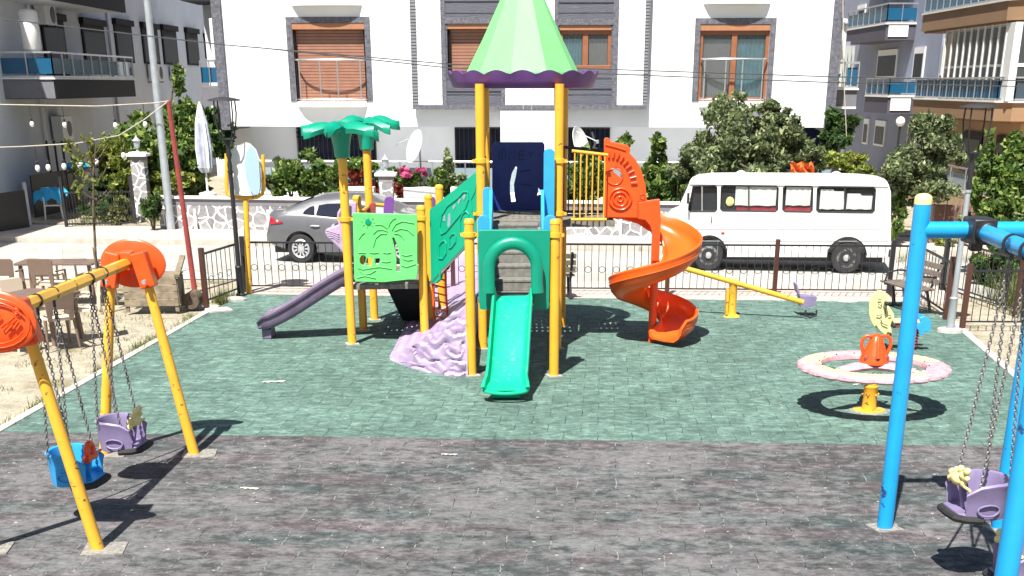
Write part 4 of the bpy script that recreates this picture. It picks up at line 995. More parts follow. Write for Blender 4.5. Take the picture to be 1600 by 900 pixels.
# ============================================================ spring rider
Y = 11.75; c = G(1424, 546); c.z = 0
SR = empty('spring_rider', c, 'pale yellow fish shaped spring rider with blue tail on a red spring', 'spring rider')
Y = c.y - .14
mb = MB(c.y); pts = [c + Vector((.075 * math.cos(k * .5), .075 * math.sin(k * .5), .02 + .30 * k / 75)) for k in range(76)]; mb.tube(pts, .013, 6); mb.build('spring', 'redpole', SR)
s2 = lambda L: [(V(1350 + x * .1333, 440 + y * .1333, Y).x, V(1350 + x * .1333, 440 + y * .1333, Y).z) for x, y in L]
face = [(235, 150), (290, 150), (330, 185), (310, 240), (300, 290), (340, 340), (370, 390), (375, 440), (345, 480), (330, 530), (345, 580), (345, 640), (300, 650), (250, 625), (190, 570), (150, 500), (135, 420), (135, 330), (140, 270), (165, 220), (200, 175)]
for dy, nm in ((0, 'face_panel'), (.30, 'face_panel')):
    mb = MB(c.y); mb.plate(s2(face), ((0, Y + dy, 0), (1, 0, 0), (0, 0, 1)), .025); fp = mb.build(nm, 'paleyel', SR, smooth=0, bevel=.006)
    if dy == 0:
        mb = MB(c.y)
        for L in ([(245, 275), (262, 340), (268, 400)], [(210, 455), (230, 500), (290, 525)], [(175, 220), (215, 215)], [(160, 400), (200, 410), (225, 385)], [(180, 270), (210, 290), (225, 260)], [(300, 410), (335, 400)]):
            mb.tube([(x, Y - .028, z) for x, z in s2(L)], .008, 6)
        mb.build('face_line', 'wood_grey', fp)
for px, py in ((270, 258), (355, 520), (300, 620)):
    p = s2([(px, py)])[0]; mb = MB(c.y); mb.tube([(p[0], Y - .10, p[1]), (p[0], Y + .40, p[1])], .022, 10); mb.ball((p[0], Y - .10, p[1]), .032); mb.build('handle', 'rubber', SR)
tail = [(640, 520), (690, 480), (670, 440), (720, 420), (790, 440), (815, 500), (800, 570), (790, 610), (740, 600), (720, 640), (670, 640), (675, 600), (645, 570)]
for dy in (0, .30):
    mb = MB(c.y); mb.plate(s2(tail), ((0, Y + dy, 0), (1, 0, 0), (0, 0, 1)), .025); mb.build('tail_panel', 'blue_pl', SR, smooth=0, bevel=.006)
mb = MB(c.y); x0, z0_ = s2([(370, 470)])[0]; x1, z1_ = s2([(700, 470)])[0]; mb.box(((x0 + x1) / 2, Y + .15, z0_ - .03), (x1 - x0, .25, .05)); mb.build('seat', 'paleyel', SR, smooth=0, bevel=.02)
mb = MB(c.y); mb.box(((x0 + x1) / 2, Y + .15, z0_ - .09), (x1 - x0, .2, .07)); mb.box((c.x, c.y, .335), (.22, .2, .03)); mb.build('seat_frame', 'redpole', SR, smooth=0, bevel=.01)

# ============================================================ seesaw
c = Vector((3.66, 13.96, 0))
SS = empty('seesaw', c, 'yellow seesaw with lilac seat behind the orange spiral slide', 'seesaw')
mb = MB(); mb.lathe([(.15, 0), (.13, .02), (.085, .05), (.075, .14), (.075, .58), (.085, .6), (.085, .64), (.06, .66)], c, 18)
mb.bar(c + Vector((-.1, 0, .05)), c + Vector((-.1, 0, .5)), .04, .2, up=(0, 1, 0))
mb.build('pivot_post', 'yellow_swing', SS, smooth=40)
a, b = Vector((2.55, 14.05, .93)), Vector((4.86, 13.80, .30))
mb = MB(); mb.tube([a, b], .045, 12); bm_ = mb.build('beam', 'yellow', SS)
mb = MB(); mb.box(c + Vector((0, 0, .67)), (.14, .14, .10)); mb.build('pivot_block', 'cream', SS, smooth=0, bevel=.015)
for p, s_ in ((b, 1), (a, -1)):
    mb = MB(); mb.plate([(0, .04), (.30, .02), (.30, -.02), (.24, -.16), (.03, -.16), (0, .04 - .02), (-.02, .14), (-.07, .26), (-.09, .25), (-.05, .10)][::-1], (p + Vector((-.02 * s_, .14, .04)), Vector((s_, 0, 0)), Vector((0, 0, 1))), .28)
    st = mb.build('seat', 'lilac' if s_ < 0 else 'seat_purple', SS, smooth=0, bevel=.012)
    mb = MB(); mb.tube([p + Vector((s_ * x, 0, z)) for x, z in ((.05, -.14), (.05, -.24), (.14, -.27), (.24, -.24), (.24, -.14))], .018, 8); mb.build('tyre_stop', 'rubber', st)

# ============================================================ benches
def bench(pos, rz, label, m='wood_grey', L=1.5):
    global LOCAL; LOCAL = True
    e = empty('park_bench', pos, label, 'bench', local=True); e.rotation_euler.z = rz
    for i in range(4):
        mb = MB(); mb.box((0, .02 + i * .115 - .2, .43), (L, .09, .03)); mb.build('seat_slat', m, e, smooth=0, bevel=.006)
    for i in range(3):
        mb = MB(); mb.box((0, .25 + i * .035, .55 + i * .125), (L, .028, .095), rx=R(-14)); mb.build('back_slat', m, e, smooth=0, bevel=.006)
    for x in (-L * .36, L * .36):
        mb = MB(); mb.bar((x, -.22, .40), (x, .22, .40), .045, .03); mb.bar((x, .20, .40), (x, .36, .87), .045, .03, up=(0, 1, 0)); mb.bar((x, -.06, .40), (x, .02, .0), .06, .05, up=(0, 1, 0)); mb.bar((x, -.22, .012), (x, .30, .012), .06, .025)
        mb.bar((x, .26, .0), (x, .14, .40), .04, .04, up=(0, 1, 0))
        mb.tube([(x, .25, .62), (x, .02, .64), (x, -.18, .60), (x, -.22, .42)], .018, 6); mb.build('bench_frame', 'black', e, smooth=0)
    LOCAL = False
    return e
p = G(1438, 492); bench((p.x - .12, p.y + .35, 0), R(-78), 'grey slatted park bench with black iron frame facing left near the fence corner', L=1.3)
p = G(888, 468); bench((p.x - .20, p.y + .15, 0), R(188), 'small slatted park bench in front of the back fence behind the tower', m='wood', L=.60)

# ============================================================ iron fences
def fence_run(a, b, label, posts, h=1.0, ring=True, zb_=.13, n=None):
    a, b = Vector((*a, 0)), Vector((*b, 0)); L = (b - a).length; d = (b - a) / L
    e = empty('metal_fence', a, label, 'fence')
    mb = MB(); mb.bar(a + Vector((0, 0, h)), b + Vector((0, 0, h)), .035, .035); mb.bar(a + Vector((0, 0, zb_)), b + Vector((0, 0, zb_)), .025, .025)
    k = int(L / .135)
    for i in range(1, k):
        p = a + d * (L * i / k); mb.box(p + Vector((0, 0, (h + zb_) / 2)), (.012, .012, h - zb_))
        if ring and i % 2:
            c = p + d * (L / k / 2) + Vector((0, 0, .50)); pts = [c + d * (.062 * math.cos(t * PI / 5)) + Vector((0, 0, .062 * math.sin(t * PI / 5))) for t in range(11)]; mb.tube(pts, .006, 4, caps=False)
    mb.build('rail_panel', 'black', e, smooth=0)
    for t, m in posts:
        p = a + d * (L * t); mb = MB(); mb.box(p + Vector((0, 0, (h + .12) / 2)), (.085, .085, h + .12), rz=math.atan2(d.y, d.x)); mb.build('post', m, e, smooth=0, bevel=.006)
    return e
fence_run((-5.52, 15.72), (7.43, 15.33), 'long black iron fence with small rings along the far side of the playground', [(.0, 'black'), (.318, 'brownpost'), (.64, 'brownpost'), (.80, 'brownpost'), (.972 - .003, 'black'), (1.0, 'brownpost')])
fence_run((-5.86, 14.55), (-5.56, 15.60), 'short black fence panel beside the left street lamp', [(0, 'brownpost')])
p1 = G(1477, 499); fence_run((7.50, 15.22), (p1.x, p1.y), 'slanting black fence panel behind the slatted bench', [(1.0, 'brownpost')])
p2 = G(1503, 514); fence_run((p2.x, p2.y), (10.6, 13.15), 'black fence panel right of the grey lamp pole', [(0, 'brownpost')], ring=False)
fence_run((8.35, 15.9), (8.75, 14.05), 'slanting fence panel in front of the leafy bush at the right', [(0, 'black'), (1.0, 'brownpost')], ring=False)

# ============================================================ street lamps
def lamp(pos, h, label, lower, rs=1.0):
    e = empty('street_lamp', pos, label, 'street lamp'); p = Vector(pos)
    mb = MB(pos[1]); mb.lathe([(.10, 0), (.10, .03), (.07, .06), (.065, .55 * rs), (.075, .57 * rs), (.05, .6 * rs)], p, 14); mb.lathe([(.048, .55), (.042, h - 1.35), (.055, h - 1.34), (.055, h - 1.30)], p, 14); mb.build('pole', lower, e, smooth=40)
    mb = MB(pos[1]); mb.lathe([(.035, h - 1.32), (.05, h - 1.2), (.03, h - 1.1), (.06, h - 1.0), (.035, h - .92), (.05, h - .80), (.11, h - .72), (.02, h - .70)], p, 12)
    for k in range(4):
        a = R(45 + 90 * k); d = Vector((math.cos(a), math.sin(a), 0))
        mb.tube([p + d * x + Vector((0, 0, h + z)) for x, z in ((.05, -.80), (.14, -.68), (.20, -.50), (.235, -.25), (.225, -.02))], .014, 6)
    mb.build('lamp_arm', 'black', e, smooth=50)
    mb = MB(pos[1]); mb.lathe([(.01, h + .045), (.15, h + .035), (.29, h + .0), (.30, h - .02), (.27, h - .025), (.02, h - .03)], p, 28); mb.build('lamp_hood', 'darkslab', e, smooth=50)
    return e
lamp((-5.52, 15.43, 0), 3.72, 'black street lamp beside the white oval board at the left', 'black')
lamp((7.07, 13.05, 0), 3.66, 'street lamp with grey lower pole at the right of the playground', 'grey_pole')
mb = MB(); mb.lathe([(.22, 0), (.21, .05), (.12, .07)], (7.07, 13.05, 0), 12); tag(mb.build('lamp_footing', 'concrete'), 'round concrete pad under the right street lamp', 'footing')

# ============================================================ oval board on a yellow post
e = empty('backboard', (-5.42, 15.6, 0), 'white and pale blue oval board in a yellow post frame', 'board')
Yb = 15.6
mb = MB(); mb.tube([(-5.42, Yb, 0), (V(384, 310, Yb).x, Yb, V(384, 308, Yb).z)], .055, 14); mb.build('post', 'yellow_swing', e)
mb = MB(); q = [(354, 240), (354, 292), (356, 304), (364, 308), (384, 309), (402, 308), (410, 303), (412, 294), (411, 242)]
mb.tube([(V(x, y, Yb).x, Yb, V(x, y, Yb).z) for x, y in q], .038, 10); mb.build('board_frame', 'yellow_swing', e, smooth=60)
ol = [(362, 305), (358, 290), (357, 252), (361, 235), (370, 225), (380, 222), (390, 224), (400, 234), (406, 250), (408, 290), (406, 302), (402, 305)]
mb = MB(); mb.plate(wall_outline(ol, Yb - .07), xz(Yb - .07), .03); bd = mb.build('board', 'white', e, smooth=0, bevel=.01)
bl = [(396, 304), (389, 294), (384, 276), (382, 258), (384, 240), (391, 227), (399, 234.5), (404.5, 250), (406.5, 290), (405, 301), (402, 304)]
mb = MB(); mb.plate(wall_outline(bl, Yb - .103), xz(Yb - .103), .006); mb.build('board_blue_part', 'board_blue', bd, smooth=0)  # pale blue sheet over one side of the white board

# ============================================================ poles and cables
p = G(268, 364)
e = empty('utility_pole', p, 'tall grey utility pole with a yellow band by the far kerb', 'pole')
mb = MB(); mb.lathe([(.13, .05), (.115, .1), (.11, 1), (.07, 9.5)], (p.x, p.y, 0), 16); mb.build('pole_shaft', 'grey_pole', e, smooth=40)
z1, z2 = V(253, 205, p.y).z, V(253, 190, p.y).z
mb = MB(); mb.lathe([(.100, z1), (.098, z2), (.09, z2)], (p.x, p.y, 0), 16); mb.build('warning_band', plain('yellow_band', (.75, .5, .03)), e)
mb = MB(); a = G(304, 453); b = V(263, 158, a.y - .0); mb.tube([a, b], [.055, .045], 10)
tag(mb.build('lean_pole', 'redpole'), 'leaning rusty red pole holding the ends of the bulb strings', 'pole')
RP = b
def cable(name, pts, r, m, label, sag=0.0):
    mb = MB(); P = []
    for a, b in zip(pts, pts[1:]):
        a, b = Vector(a), Vector(b)
        for i in range(12): t = i / 12; P.append(a.lerp(b, t) - Vector((0, 0, sag * 4 * t * (1 - t))))
    P.append(Vector(pts[-1])); mb.tube(P, r, 5)
    o = mb.build(name, m); return tag(o, label, 'cable')
cable('power_cable', [V(-20, 27, 21.5), V(350, 70, 21.5), V(700, 100, 21.5), V(1300, 120, 21.5), V(1640, 127, 21.5)], .014, 'wire', 'upper dark power cable crossing the whole white facade')
cable('power_cable', [V(400, 74, 21.3), V(700, 106, 21.3), V(1300, 129, 21.3), V(1640, 136, 21.3)], .014, 'wire', 'lower dark power cable crossing the white facade')
def bulbs(pts, label, xs, drop=.28):
    P = []; 
    for a, b in zip(pts, pts[1:]):
        for i in range(10): P.append(a.lerp(b, i / 10))
    P.append(pts[-1]); mb = MB(); mb.tube(P, .012, 5)
    e = empty('string_light', pts[0], label, 'string lights'); mb.build('cord', 'palewire', e)
    for px in xs:
        best = min(P, key=lambda q: abs((PCX + q.x * FPX / (q.y * _c + (CAM_H - q.z) * _s)) - px))
        mb = MB(); mb.tube([best, best - Vector((0, 0, drop))], .008, 5); mb.lathe([(.02, -drop - .06), (.028, -drop), (.01, -drop + .02)], best, 8); s_ = mb.build('socket', 'black', e)
        mb = MB(); mb.ball(best - Vector((0, 0, drop + .11)), (.045, .045, .06), 10, 8); mb.build('bulb', 'white_pl', s_, smooth=80)
bulbs([RP, V(243, 161, 15.9), V(150, 166, 17.0), V(-20, 163, 18)], 'upper string of white bulbs running left from the red pole', [220, 178, 94, 52])
bulbs([RP, V(225, 187, 15.6), V(185, 212, 15.2), V(120, 224, 14.8), V(37, 229, 14.5), V(-20, 231, 14.3)], 'lower string of white bulbs sagging left from the red pole', [188, 148, 116, 95, 73, 54])

# ============================================================ cafe tables, chairs, wooden settee at the left
def chair(pos, rz, label, m, seatm=None, group='plastic chairs at the left'):
    global LOCAL; LOCAL = True
    e = empty('plastic_chair', pos, label, 'chair', group, local=True); e.rotation_euler.z = rz
    mb = MB(); mb.plate(rrect(-.23, -.22, .23, .22, .05), ((0, 0, .45), (1, 0, 0), (0, 1, 0)), .035); mb.build('seat', seatm or m, e, smooth=0, bevel=.01)
    mb = MB(); outl = [(-.20, .42), (-.235, .86), (-.20, .90), (.20, .90), (.235, .86), (.20, .42), (.13, .42), (.12, .60), (-.12, .60), (-.13, .42)]
    mb.plate(outl, ((0, .21, 0), (1, 0, 0), (0, .12, 1)), .03); mb.build('backrest', m, e, smooth=0, bevel=.012)
    for x in (-.22, .22):
        for y in (-.2, .2):
            mb = MB(); mb.tube([(x, y, .44), (x * 1.12, y * 1.2, 0)], [.028, .018], 6); mb.build('leg', m, e)
        mb = MB(); mb.bar((x * 1.05, .2, .66), (x * 1.05, -.2, .65), .045, .022); mb.bar((x * 1.05, -.2, .65), (x * 1.02, -.21, .44), .04, .022, up=(0, 1, 0)); mb.build('armrest', m, e, smooth=0, bevel=.006)
    LOCAL = False
    return e
def ctable(pos, rz, w_, d_, label):
    global LOCAL; LOCAL = True
    e = empty('cafe_table', pos, label, 'table', local=True); e.rotation_euler.z = rz
    mb = MB(); mb.plate(rrect(-w_ / 2, -d_ / 2, w_ / 2, d_ / 2, .04), ((0, 0, .74), (1, 0, 0), (0, 1, 0)), .035); mb.build('tabletop', 'brown_pl', e, smooth=0, bevel=.008)
    for x in (-1, 1):
        for y in (-1, 1):
            mb = MB(); mb.bar((x * (w_ / 2 - .1), y * (d_ / 2 - .1), .70), (x * (w_ / 2 - .06), y * (d_ / 2 - .06), 0), .06, .06, up=(0, 1, 0)); mb.build('leg', 'brown_pl', e, smooth=0)
    LOCAL = False
def gz(px, py, z): q = G(px, py, z); return (q.x, q.y, 0)
q = gz(92, 412, .74); ctable(q, R(2), 1.45, .75, 'long brown table nearest the road with beige chairs behind it')
chair((q[0] - .42, q[1] + .33, 0), R(4), 'beige chair behind the long brown table, left of the two', 'beige_pl')
chair((q[0] + .42, q[1] + .33, 0), R(-6), 'beige chair behind the long brown table, right of the two', 'beige_pl')
chair((q[0] + .0, q[1] - .37, 0), R(176), 'brown chair with beige seat in front of the long table', 'brown_pl', 'beige_pl')
chair((q[0] - .75, q[1] - .39, 0), R(184), 'brown chair cut by the left edge in front of the long table', 'brown_pl')
chair((q[0] + .92, q[1] - .09, 0), R(-95), 'brown chair at the right end of the long table', 'brown_pl', 'beige_pl')
q = gz(62, 462, .74); ctable(q, R(-20), 1.0, .8, 'small brown table behind the near orange end plate')
chair((q[0] + .50, q[1] + .22, 0), R(-70), 'beige chair right of the small brown table', 'beige_pl')
chair((q[0] + .38, q[1] - .30, 0), R(215), 'brown armchair with white seat in front of the small table', 'brown_pl', 'beige_pl')
chair((q[0] - .35, q[1] + .2, 0), R(60), 'beige chair at the left edge behind the small table', 'beige_pl')
chair((q[0] - .25, q[1] - .48, 0), R(170), 'beige chair partly hidden under the near orange end plate', 'beige_pl')
# rough wooden settee
q = G(235, 488); e = empty('wooden_settee', (q.x, q.y + .22, 0), 'rough wooden plank settee beyond the swing', 'settee', local=True); e.rotation_euler.z = R(6); LOCAL = True
mb = MB()
for i in range(4): mb.box((0, -.35, .16 + i * .125), (.95, .03, .115))
mb.build('front_board', 'wood', e, smooth=0, bevel=.005)
mb = MB()
for i in range(6): mb.box((0, -.28 + i * .13, .60), (1.0, .115, .03))
mb.build('seat', 'wood', e, smooth=0, bevel=.005)
for x in (-.44, .44):
    for y in (-.31, .40): mb = MB(); mb.box((x, y, .29), (.07, .07, .58)); mb.build('leg', 'wood', e, smooth=0, bevel=.006)
for s_ in (1,):
    mb = MB()
    for i in range(5): mb.box((.48, -.28 + i * .16, .34), (.025, .13, .44))
    mb.bar((.50, -.42, .63), (.50, .55, .86), .10, .05); mb.build('side_board', 'wood', e, smooth=0, bevel=.005)
LOCAL = False
mb = MB(); mb.tube([(q.x + .66, q.y + .2, .16), (q.x + .66, q.y + .45, .16)], .15, 14); tag(mb.build('log', 'bark'), 'short cut log lying beside the wooden settee', 'log')
# utility cover slab by the fence corner
q = G(342, 486); mb = MB(); mb.box((q.x, q.y, .02), (.42, .34, .05), rz=.5); tag(mb.build('cover_slab', 'pale_concrete', smooth=0, bevel=.01), 'small square concrete slab at the left playground corner', 'slab')
q = G(370, 468); mb = MB(); mb.ball((q.x, q.y - .1, .02), (.25, .12, .07), 9, 5); tag(mb.build('rubble', 'concrete', smooth=0), 'grey lump of rubble at the foot of the left lamp', 'rubble')
q = G(1325, 471); mb = MB(); mb.ball((q.x, q.y, .0), (.22, .14, .03), 9, 5); tag(mb.build('rubble', 'pale_concrete', smooth=0), 'flat pale lump on the kerb below the van rear wheel', 'rubble')

# scraps of paper and twigs lying on the rubber floor
for (px, py), (a_, b_), rz, lb in (((428, 597), (.16, .05), .2, 'pale torn paper scrap on the green floor left of the lilac rock'), ((1342, 601), (.10, .03), .5, 'small white paper strip on the green floor left of the roundabout'), ((702, 711), (.09, .025), -.1, 'thin white paper strip on the dark floor in the middle'),
        ((390, 764), (.10, .03), -.2, 'small white paper strip on the dark floor near the yellow swing'), ((958, 505), (.12, .04), .5, 'white paper scrap in the shade of the tower')):
    p = G(px, py); mb = MB(p.y); n_ = 7; P = []
    for i in range(n_ + 1):
        t = i / n_ - .5; x, y = t * a_ * 2 * math.cos(rz), t * a_ * 2 * math.sin(rz); w2 = b_ * (.5 + .5 * math.sin(i * 2.3) ** 2)
        P += [(p.x + x, p.y + y - w2, .006 + .008 * (i % 2)), (p.x + x, p.y + y + w2, .012)]
    mb.add(P, [(2 * i, 2 * i + 2, 2 * i + 3, 2 * i + 1) for i in range(n_)]); tag(mb.build('paper_scrap', 'pale_concrete', smooth=0), lb, 'litter')

LOCAL = True

# ============================================================ vehicles
def wheel(root, c, r, wd, hub, spokes=0, near=-1):
    c = Vector(c); q = Matrix.Rotation(R(90), 3, 'X')
    mb = MB(); mb.lathe([(r * .62, -wd / 2), (r * .93, -wd / 2), (r, -wd / 2 + .03), (r, wd / 2 - .03), (r * .93, wd / 2), (r * .62, wd / 2)], c, 36, q)
    w_ = mb.build('wheel', 'tyre', root, smooth=40)
    mb = MB(); yo = near * wd / 2
    if spokes:
        P = []; mb.tube([c + Vector((r * .60 * math.cos(a), yo + .0, r * .60 * math.sin(a))) for a in [k * PI / 16 for k in range(33)]], .022, 6, caps=False)
        for k in range(spokes):
            a = 2 * PI * k / spokes; mb.bar(c + Vector((.03 * math.cos(a), yo * 1.0 - .0, .03 * math.sin(a))), c + Vector((r * .6 * math.cos(a), yo, r * .6 * math.sin(a))), .035, .022, up=(0, 1, 0))
        mb.tube([c + Vector((0, yo - .02, 0)), c + Vector((0, yo + .03, 0))], .05, 12)
        mb.build('rim', hub, w_, smooth=40)
        mb = MB(); mb.tube([c + Vector((0, yo + .05, 0)), c + Vector((0, yo + .06, 0))], r * .62, 24); mb.build('brake_disc', 'interior', w_)
    else:
        mb.lathe([(.02, .035), (r * .18, .03), (r * .25, -.02), (r * .42, -.03), (r * .48, .0), (r * .64, .0), (r * .66, -.04), (r * .5, -.06), (.02, -.06)], c + Vector((0, yo, 0)), 28, q)
        mb.build('rim', hub, w_, smooth=30)
        mb = MB()
        for k in range(8):
            a = 2 * PI * k / 8; mb.ball(c + Vector((r * .36 * math.cos(a), yo + .022, r * .36 * math.sin(a))), .022, 6, 4)
        mb.build('wheel_nut', 'interior', w_)
    return w_
M['carglass'] = glass_mat('car_glass', (0.008, 0.012, 0.025), 1.0, 0.02); M['carglass'].node_tree.nodes['Principled BSDF'].inputs['Specular IOR Level'].default_value = 0.3
M['vanglass'] = glass_mat('van_glass', (0.05, 0.06, 0.06), 0.10)
# ---- white minibus
o = G(1107, 421); VF = Frame((o.x, o.y, -.03), -9.5)
van = VF.root('minibus', 'old white minibus with curtained windows parked on the road', 'minibus')
def vp(L): return [VF.hy(px, py, 0) for px, py in L]
W_ = 1.85
prof = vp([(1077, 286), (1067, 309), (1057, 331), (1040, 338), (1036, 350), (1035, 396), (1040, 401), (1388, 402), (1392, 396), (1392, 300), (1388, 287)])
mb = MB(); mb.plate(prof, ((0, 0, 0), (1, 0, 0), (0, 0, 1)), W_)
body = mb.build('body', 'vanpaint', van, smooth=0)
for px in (1107, 1323):
    x, z = VF.hy(px, 399, 0); c_ = MB(); c_.tube([(x, -.2, .34), (x, .42, .34)], .40 if px == 1107 else .42, 32)
    cu = c_.build('cutter', 'interior', van); cut(body, cu)
# shallow recesses for the side windows
wins = [([(1083, 291), (1117, 290), (1120, 293), (1120, 327), (1117, 330), (1078, 330), (1076, 327)], 1), ([(1130, 290), (1213, 291), (1216, 294), (1215, 327), (1212, 330), (1129, 329), (1126, 326), (1127, 293)], 2),
        ([(1227, 291), (1267, 291), (1270, 294), (1269, 328), (1266, 331), (1226, 330), (1223, 327), (1224, 294)], 3), ([(1281, 292), (1365, 293), (1368, 296), (1366, 329), (1363, 332), (1279, 331), (1276, 328), (1277, 295)], 4)]
for L, k in wins:
    c_ = MB(); c_.plate(vp(L), ((0, -.05, 0), (1, 0, 0), (0, 0, 1)), .13); cut(body, c_.build('cutter', 'interior', van))
bv = body.modifiers.new('bevel', 'BEVEL'); bv.width = .035; bv.segments = 3; bv.limit_method = 'ANGLE'; bv.angle_limit = R(50)
rf = [(x, z) for x, z in vp([(1077, 286.5), (1084, 278), (1110, 272), (1160, 270.5), (1340, 272), (1372, 277), (1386, 284), (1388, 287)])]
mb = MB(); rows = []
nn = 30; x0, x1 = rf[0][0], rf[-1][0]
def rtop(x):
    for (a, za), (b, zb2) in zip(rf, rf[1:]):
        if a <= x <= b: return za + (zb2 - za) * (x - a) / (b - a)
    return rf[-1][1]
zg = rf[0][1]
for i in range(nn + 1):
    x = x0 + (x1 - x0) * i / nn; h_ = max(0.0, rtop(x) - zg) 
    for j in range(13):
        t = j / 12; y = W_ * t; e_ = (1 - abs(2 * t - 1) ** 3.2) ** .6 if 0 < t < 1 else 0
        rows.append(Vector((x, y, zg + h_ * .25 * 0 + e_ * (h_ * .55 + .05) - .002)))
m = 13; mb.add(rows, [(i * m + j, i * m + j + 1, (i + 1) * m + j + 1, (i + 1) * m + j) for i in range(nn) for j in range(m - 1)])
mb.build('roof', 'vanpaint', van, smooth=80)
mb = MB(); mb.bar((x0, -.015, zg), (x1, -.015, zg), .03, .03); mb.build('rain_gutter', 'vanpaint', van)
for L, k in wins:
    pts = vp(L); mb = MB(); mb.tube([(x, -.004, z) for x, z in pts] + [(pts[0][0], -.004, pts[0][1])], .016, 6); wf = mb.build('window', 'rubber', van)
    xs = [p[0] for p in pts]; zs = [p[1] for p in pts]; xa, xb, za, zb2 = min(xs), max(xs), min(zs), max(zs)
    mb = MB(); mb.plate([(x, z) for x, z in pts], ((0, .078, 0), (1, 0, 0), (0, 0, 1)), .002); mb.build('interior_dark', 'interior', wf, smooth=0)
    if k > 1:
        segs = {2: [(1148, 292, 1214, 321)], 3: [(1227, 292, 1268, 321)], 4: [(1280, 296, 1321, 327), (1322, 303, 1364, 327)]}[k]
        for s_ in segs:
            (ax, az), (bx, bz) = vp([(s_[0], s_[3]), (s_[2], s_[1])]); n_ = 14; P = []
            for i in range(n_ + 1):
                for zz in (az + .006 * math.sin(i), bz + (.0 if k < 4 else -.04 * (i / n_ > .5))): P.append((ax + (bx - ax) * i / n_, .028 + .006 * math.sin(i * 1.9 + k), zz))
            mb = MB(); mb.add(P, [(2 * i, 2 * i + 2, 2 * i + 3, 2 * i + 1) for i in range(n_)]); mb.build('curtain', 'curtain', wf, smooth=60)
        mb = MB(); (ax, az), (bx, bz) = vp([({2: 1150, 3: 1226, 4: 1310}[k], 330), ({2: 1213, 3: 1267, 4: 1364}[k], 323 if k < 4 else 296)]); mb.box(((ax + bx) / 2, .065, (az + bz) / 2), (bx - ax, .012, abs(bz - az))); mb.build('seat_cover', 'redcloth' if k < 4 else 'interior', wf, smooth=0)
    mb = MB(); mb.plate(pts, ((0, .012, 0), (1, 0, 0), (0, 0, 1)), .004); mb.build('pane', M['vanglass'], wf, smooth=0)
    if k in (1, 2, 4):
        px = {1: 1097, 2: 1170, 4: 1320}[k]; (ax, az), (bx, bz) = vp([(px, 330), (px, 291)]); mb = MB(); mb.bar((ax, .0, az), (bx, .0, bz), .03, .03, up=(0, 1, 0)); mb.build('window_bar', 'rubber' if k != 1 else 'chrome', wf)
mb = MB(); (x, z) = vp([(1140, 315)])[0]; mb.ball((x, .05, z), (.10, .02, .10), 5, 5); tag(mb.build('cushion', 'cream', van), None, None)
# windscreen on the raked nose
a, b = vp([(1073, 292), (1061, 325)]); 
def scr(y0, y1, inset, off, m, nm, th=.01):
    d = Vector((b[0] - a[0], 0, b[1] - a[1])).normalized(); nrm = Vector((d.z, 0, -d.x)); nrm = nrm if nrm.x < 0 else -nrm
    A_, B_ = Vector((a[0], 0, a[1])) + d * inset, Vector((b[0], 0, b[1])) - d * inset
    P = [A_ + Vector((0, y0, 0)) + nrm * off, A_ + Vector((0, y1, 0)) + nrm * off, B_ + Vector((0, y1, 0)) + nrm * off, B_ + Vector((0, y0, 0)) + nrm * off]; P += [p - nrm * th for p in P]
    mb = MB(); mb.add(P, [(0, 1, 2, 3), (7, 6, 5, 4), (0, 4, 5, 1), (1, 5, 6, 2), (2, 6, 7, 3), (3, 7, 4, 0)]); return mb.build(nm, m, van, smooth=0)
scr(.10, W_ - .10, 0, .022, 'rubber', 'windscreen_seal', .03); scr(.14, W_ - .14, .035, .03, 'darkglass', 'windscreen', .01)
mb = MB()
for px in (1073, 1122.5, 1222, 1273):
    (ax, az), (bx, bz) = vp([(px, 334), (px, 398)]); mb.box(((ax + bx) / 2, -.001, (az + bz) / 2), (.006, .006, abs(bz - az)))
for py in (358.5, 377):
    (ax, az), (bx, bz) = vp([(1062, py - .5), (1389, py)]); mb.bar((ax, -.002, az), (bx, -.002, bz), .012, .012)
mb.build('panel_seam', 'grey_pole', van, smooth=0)
(x, z) = vp([(1112, 343)])[0]; mb = MB(); mb.bar((x, -.03, z + .07), (x, -.03, z - .07), .02, .025, up=(0, 1, 0)); mb.build('door_handle', 'black', van, bevel=.004)
(x, z) = vp([(1129.5, 364)])[0]; mb = MB(); mb.box((x, -.01, z), (.075, .02, .04)); mb.build('marker_light', 'red_lens', van, bevel=.005)
(x, z) = vp([(1078, 311)])[0]; mb = MB(); mb.bar((x, -.02, z), (x - .04, -.16, z + .04), .015, .015); mb.box((x - .03, -.18, z + .03), (.05, .10, .22)); mb.build('wing_mirror', 'black', van, bevel=.01)
for px in (1157, 1310):
    (x, z) = vp([(px, 271)])[0]; mb = MB(); mb.lathe([(.14, 0), (.14, .03), (.13, .06), (.08, .11), (.02, .13)], (x, .8, zg + .10), 16); mb.build('roof_vent', 'white_pl', van, smooth=50)
(x, z) = vp([(1390, 397)])[0]; mb = MB(); mb.box((x + .02, W_ / 2, z + .02), (.10, W_ + .04, .16)); mb.build('bumper', 'darkslab', van, bevel=.02)
mb = MB(); mb.box((1.6, W_ / 2, .30), (4.3, W_ - .5, .16)); mb.build('chassis', 'black', van, smooth=0)
for px in (1107, 1323):
    for y in (.10, W_ - .10): x, z = VF.hy(px, 399, 0); wheel(van, (x, y, .325), .325, .19, 'steel_wheel', 0, -1 if y < 1 else 1)
mb = MB()
for px in (1107, 1323):
    x, z = VF.hy(px, 399, 0); r = .40 if px == 1107 else .42; mb.tube([(x + r * math.cos(R(a)), -.008, .34 + r * math.sin(R(a))) for a in range(8, 173, 11)], .018, 6)
mb.build('wheel_arch_lip', 'rubber', van)
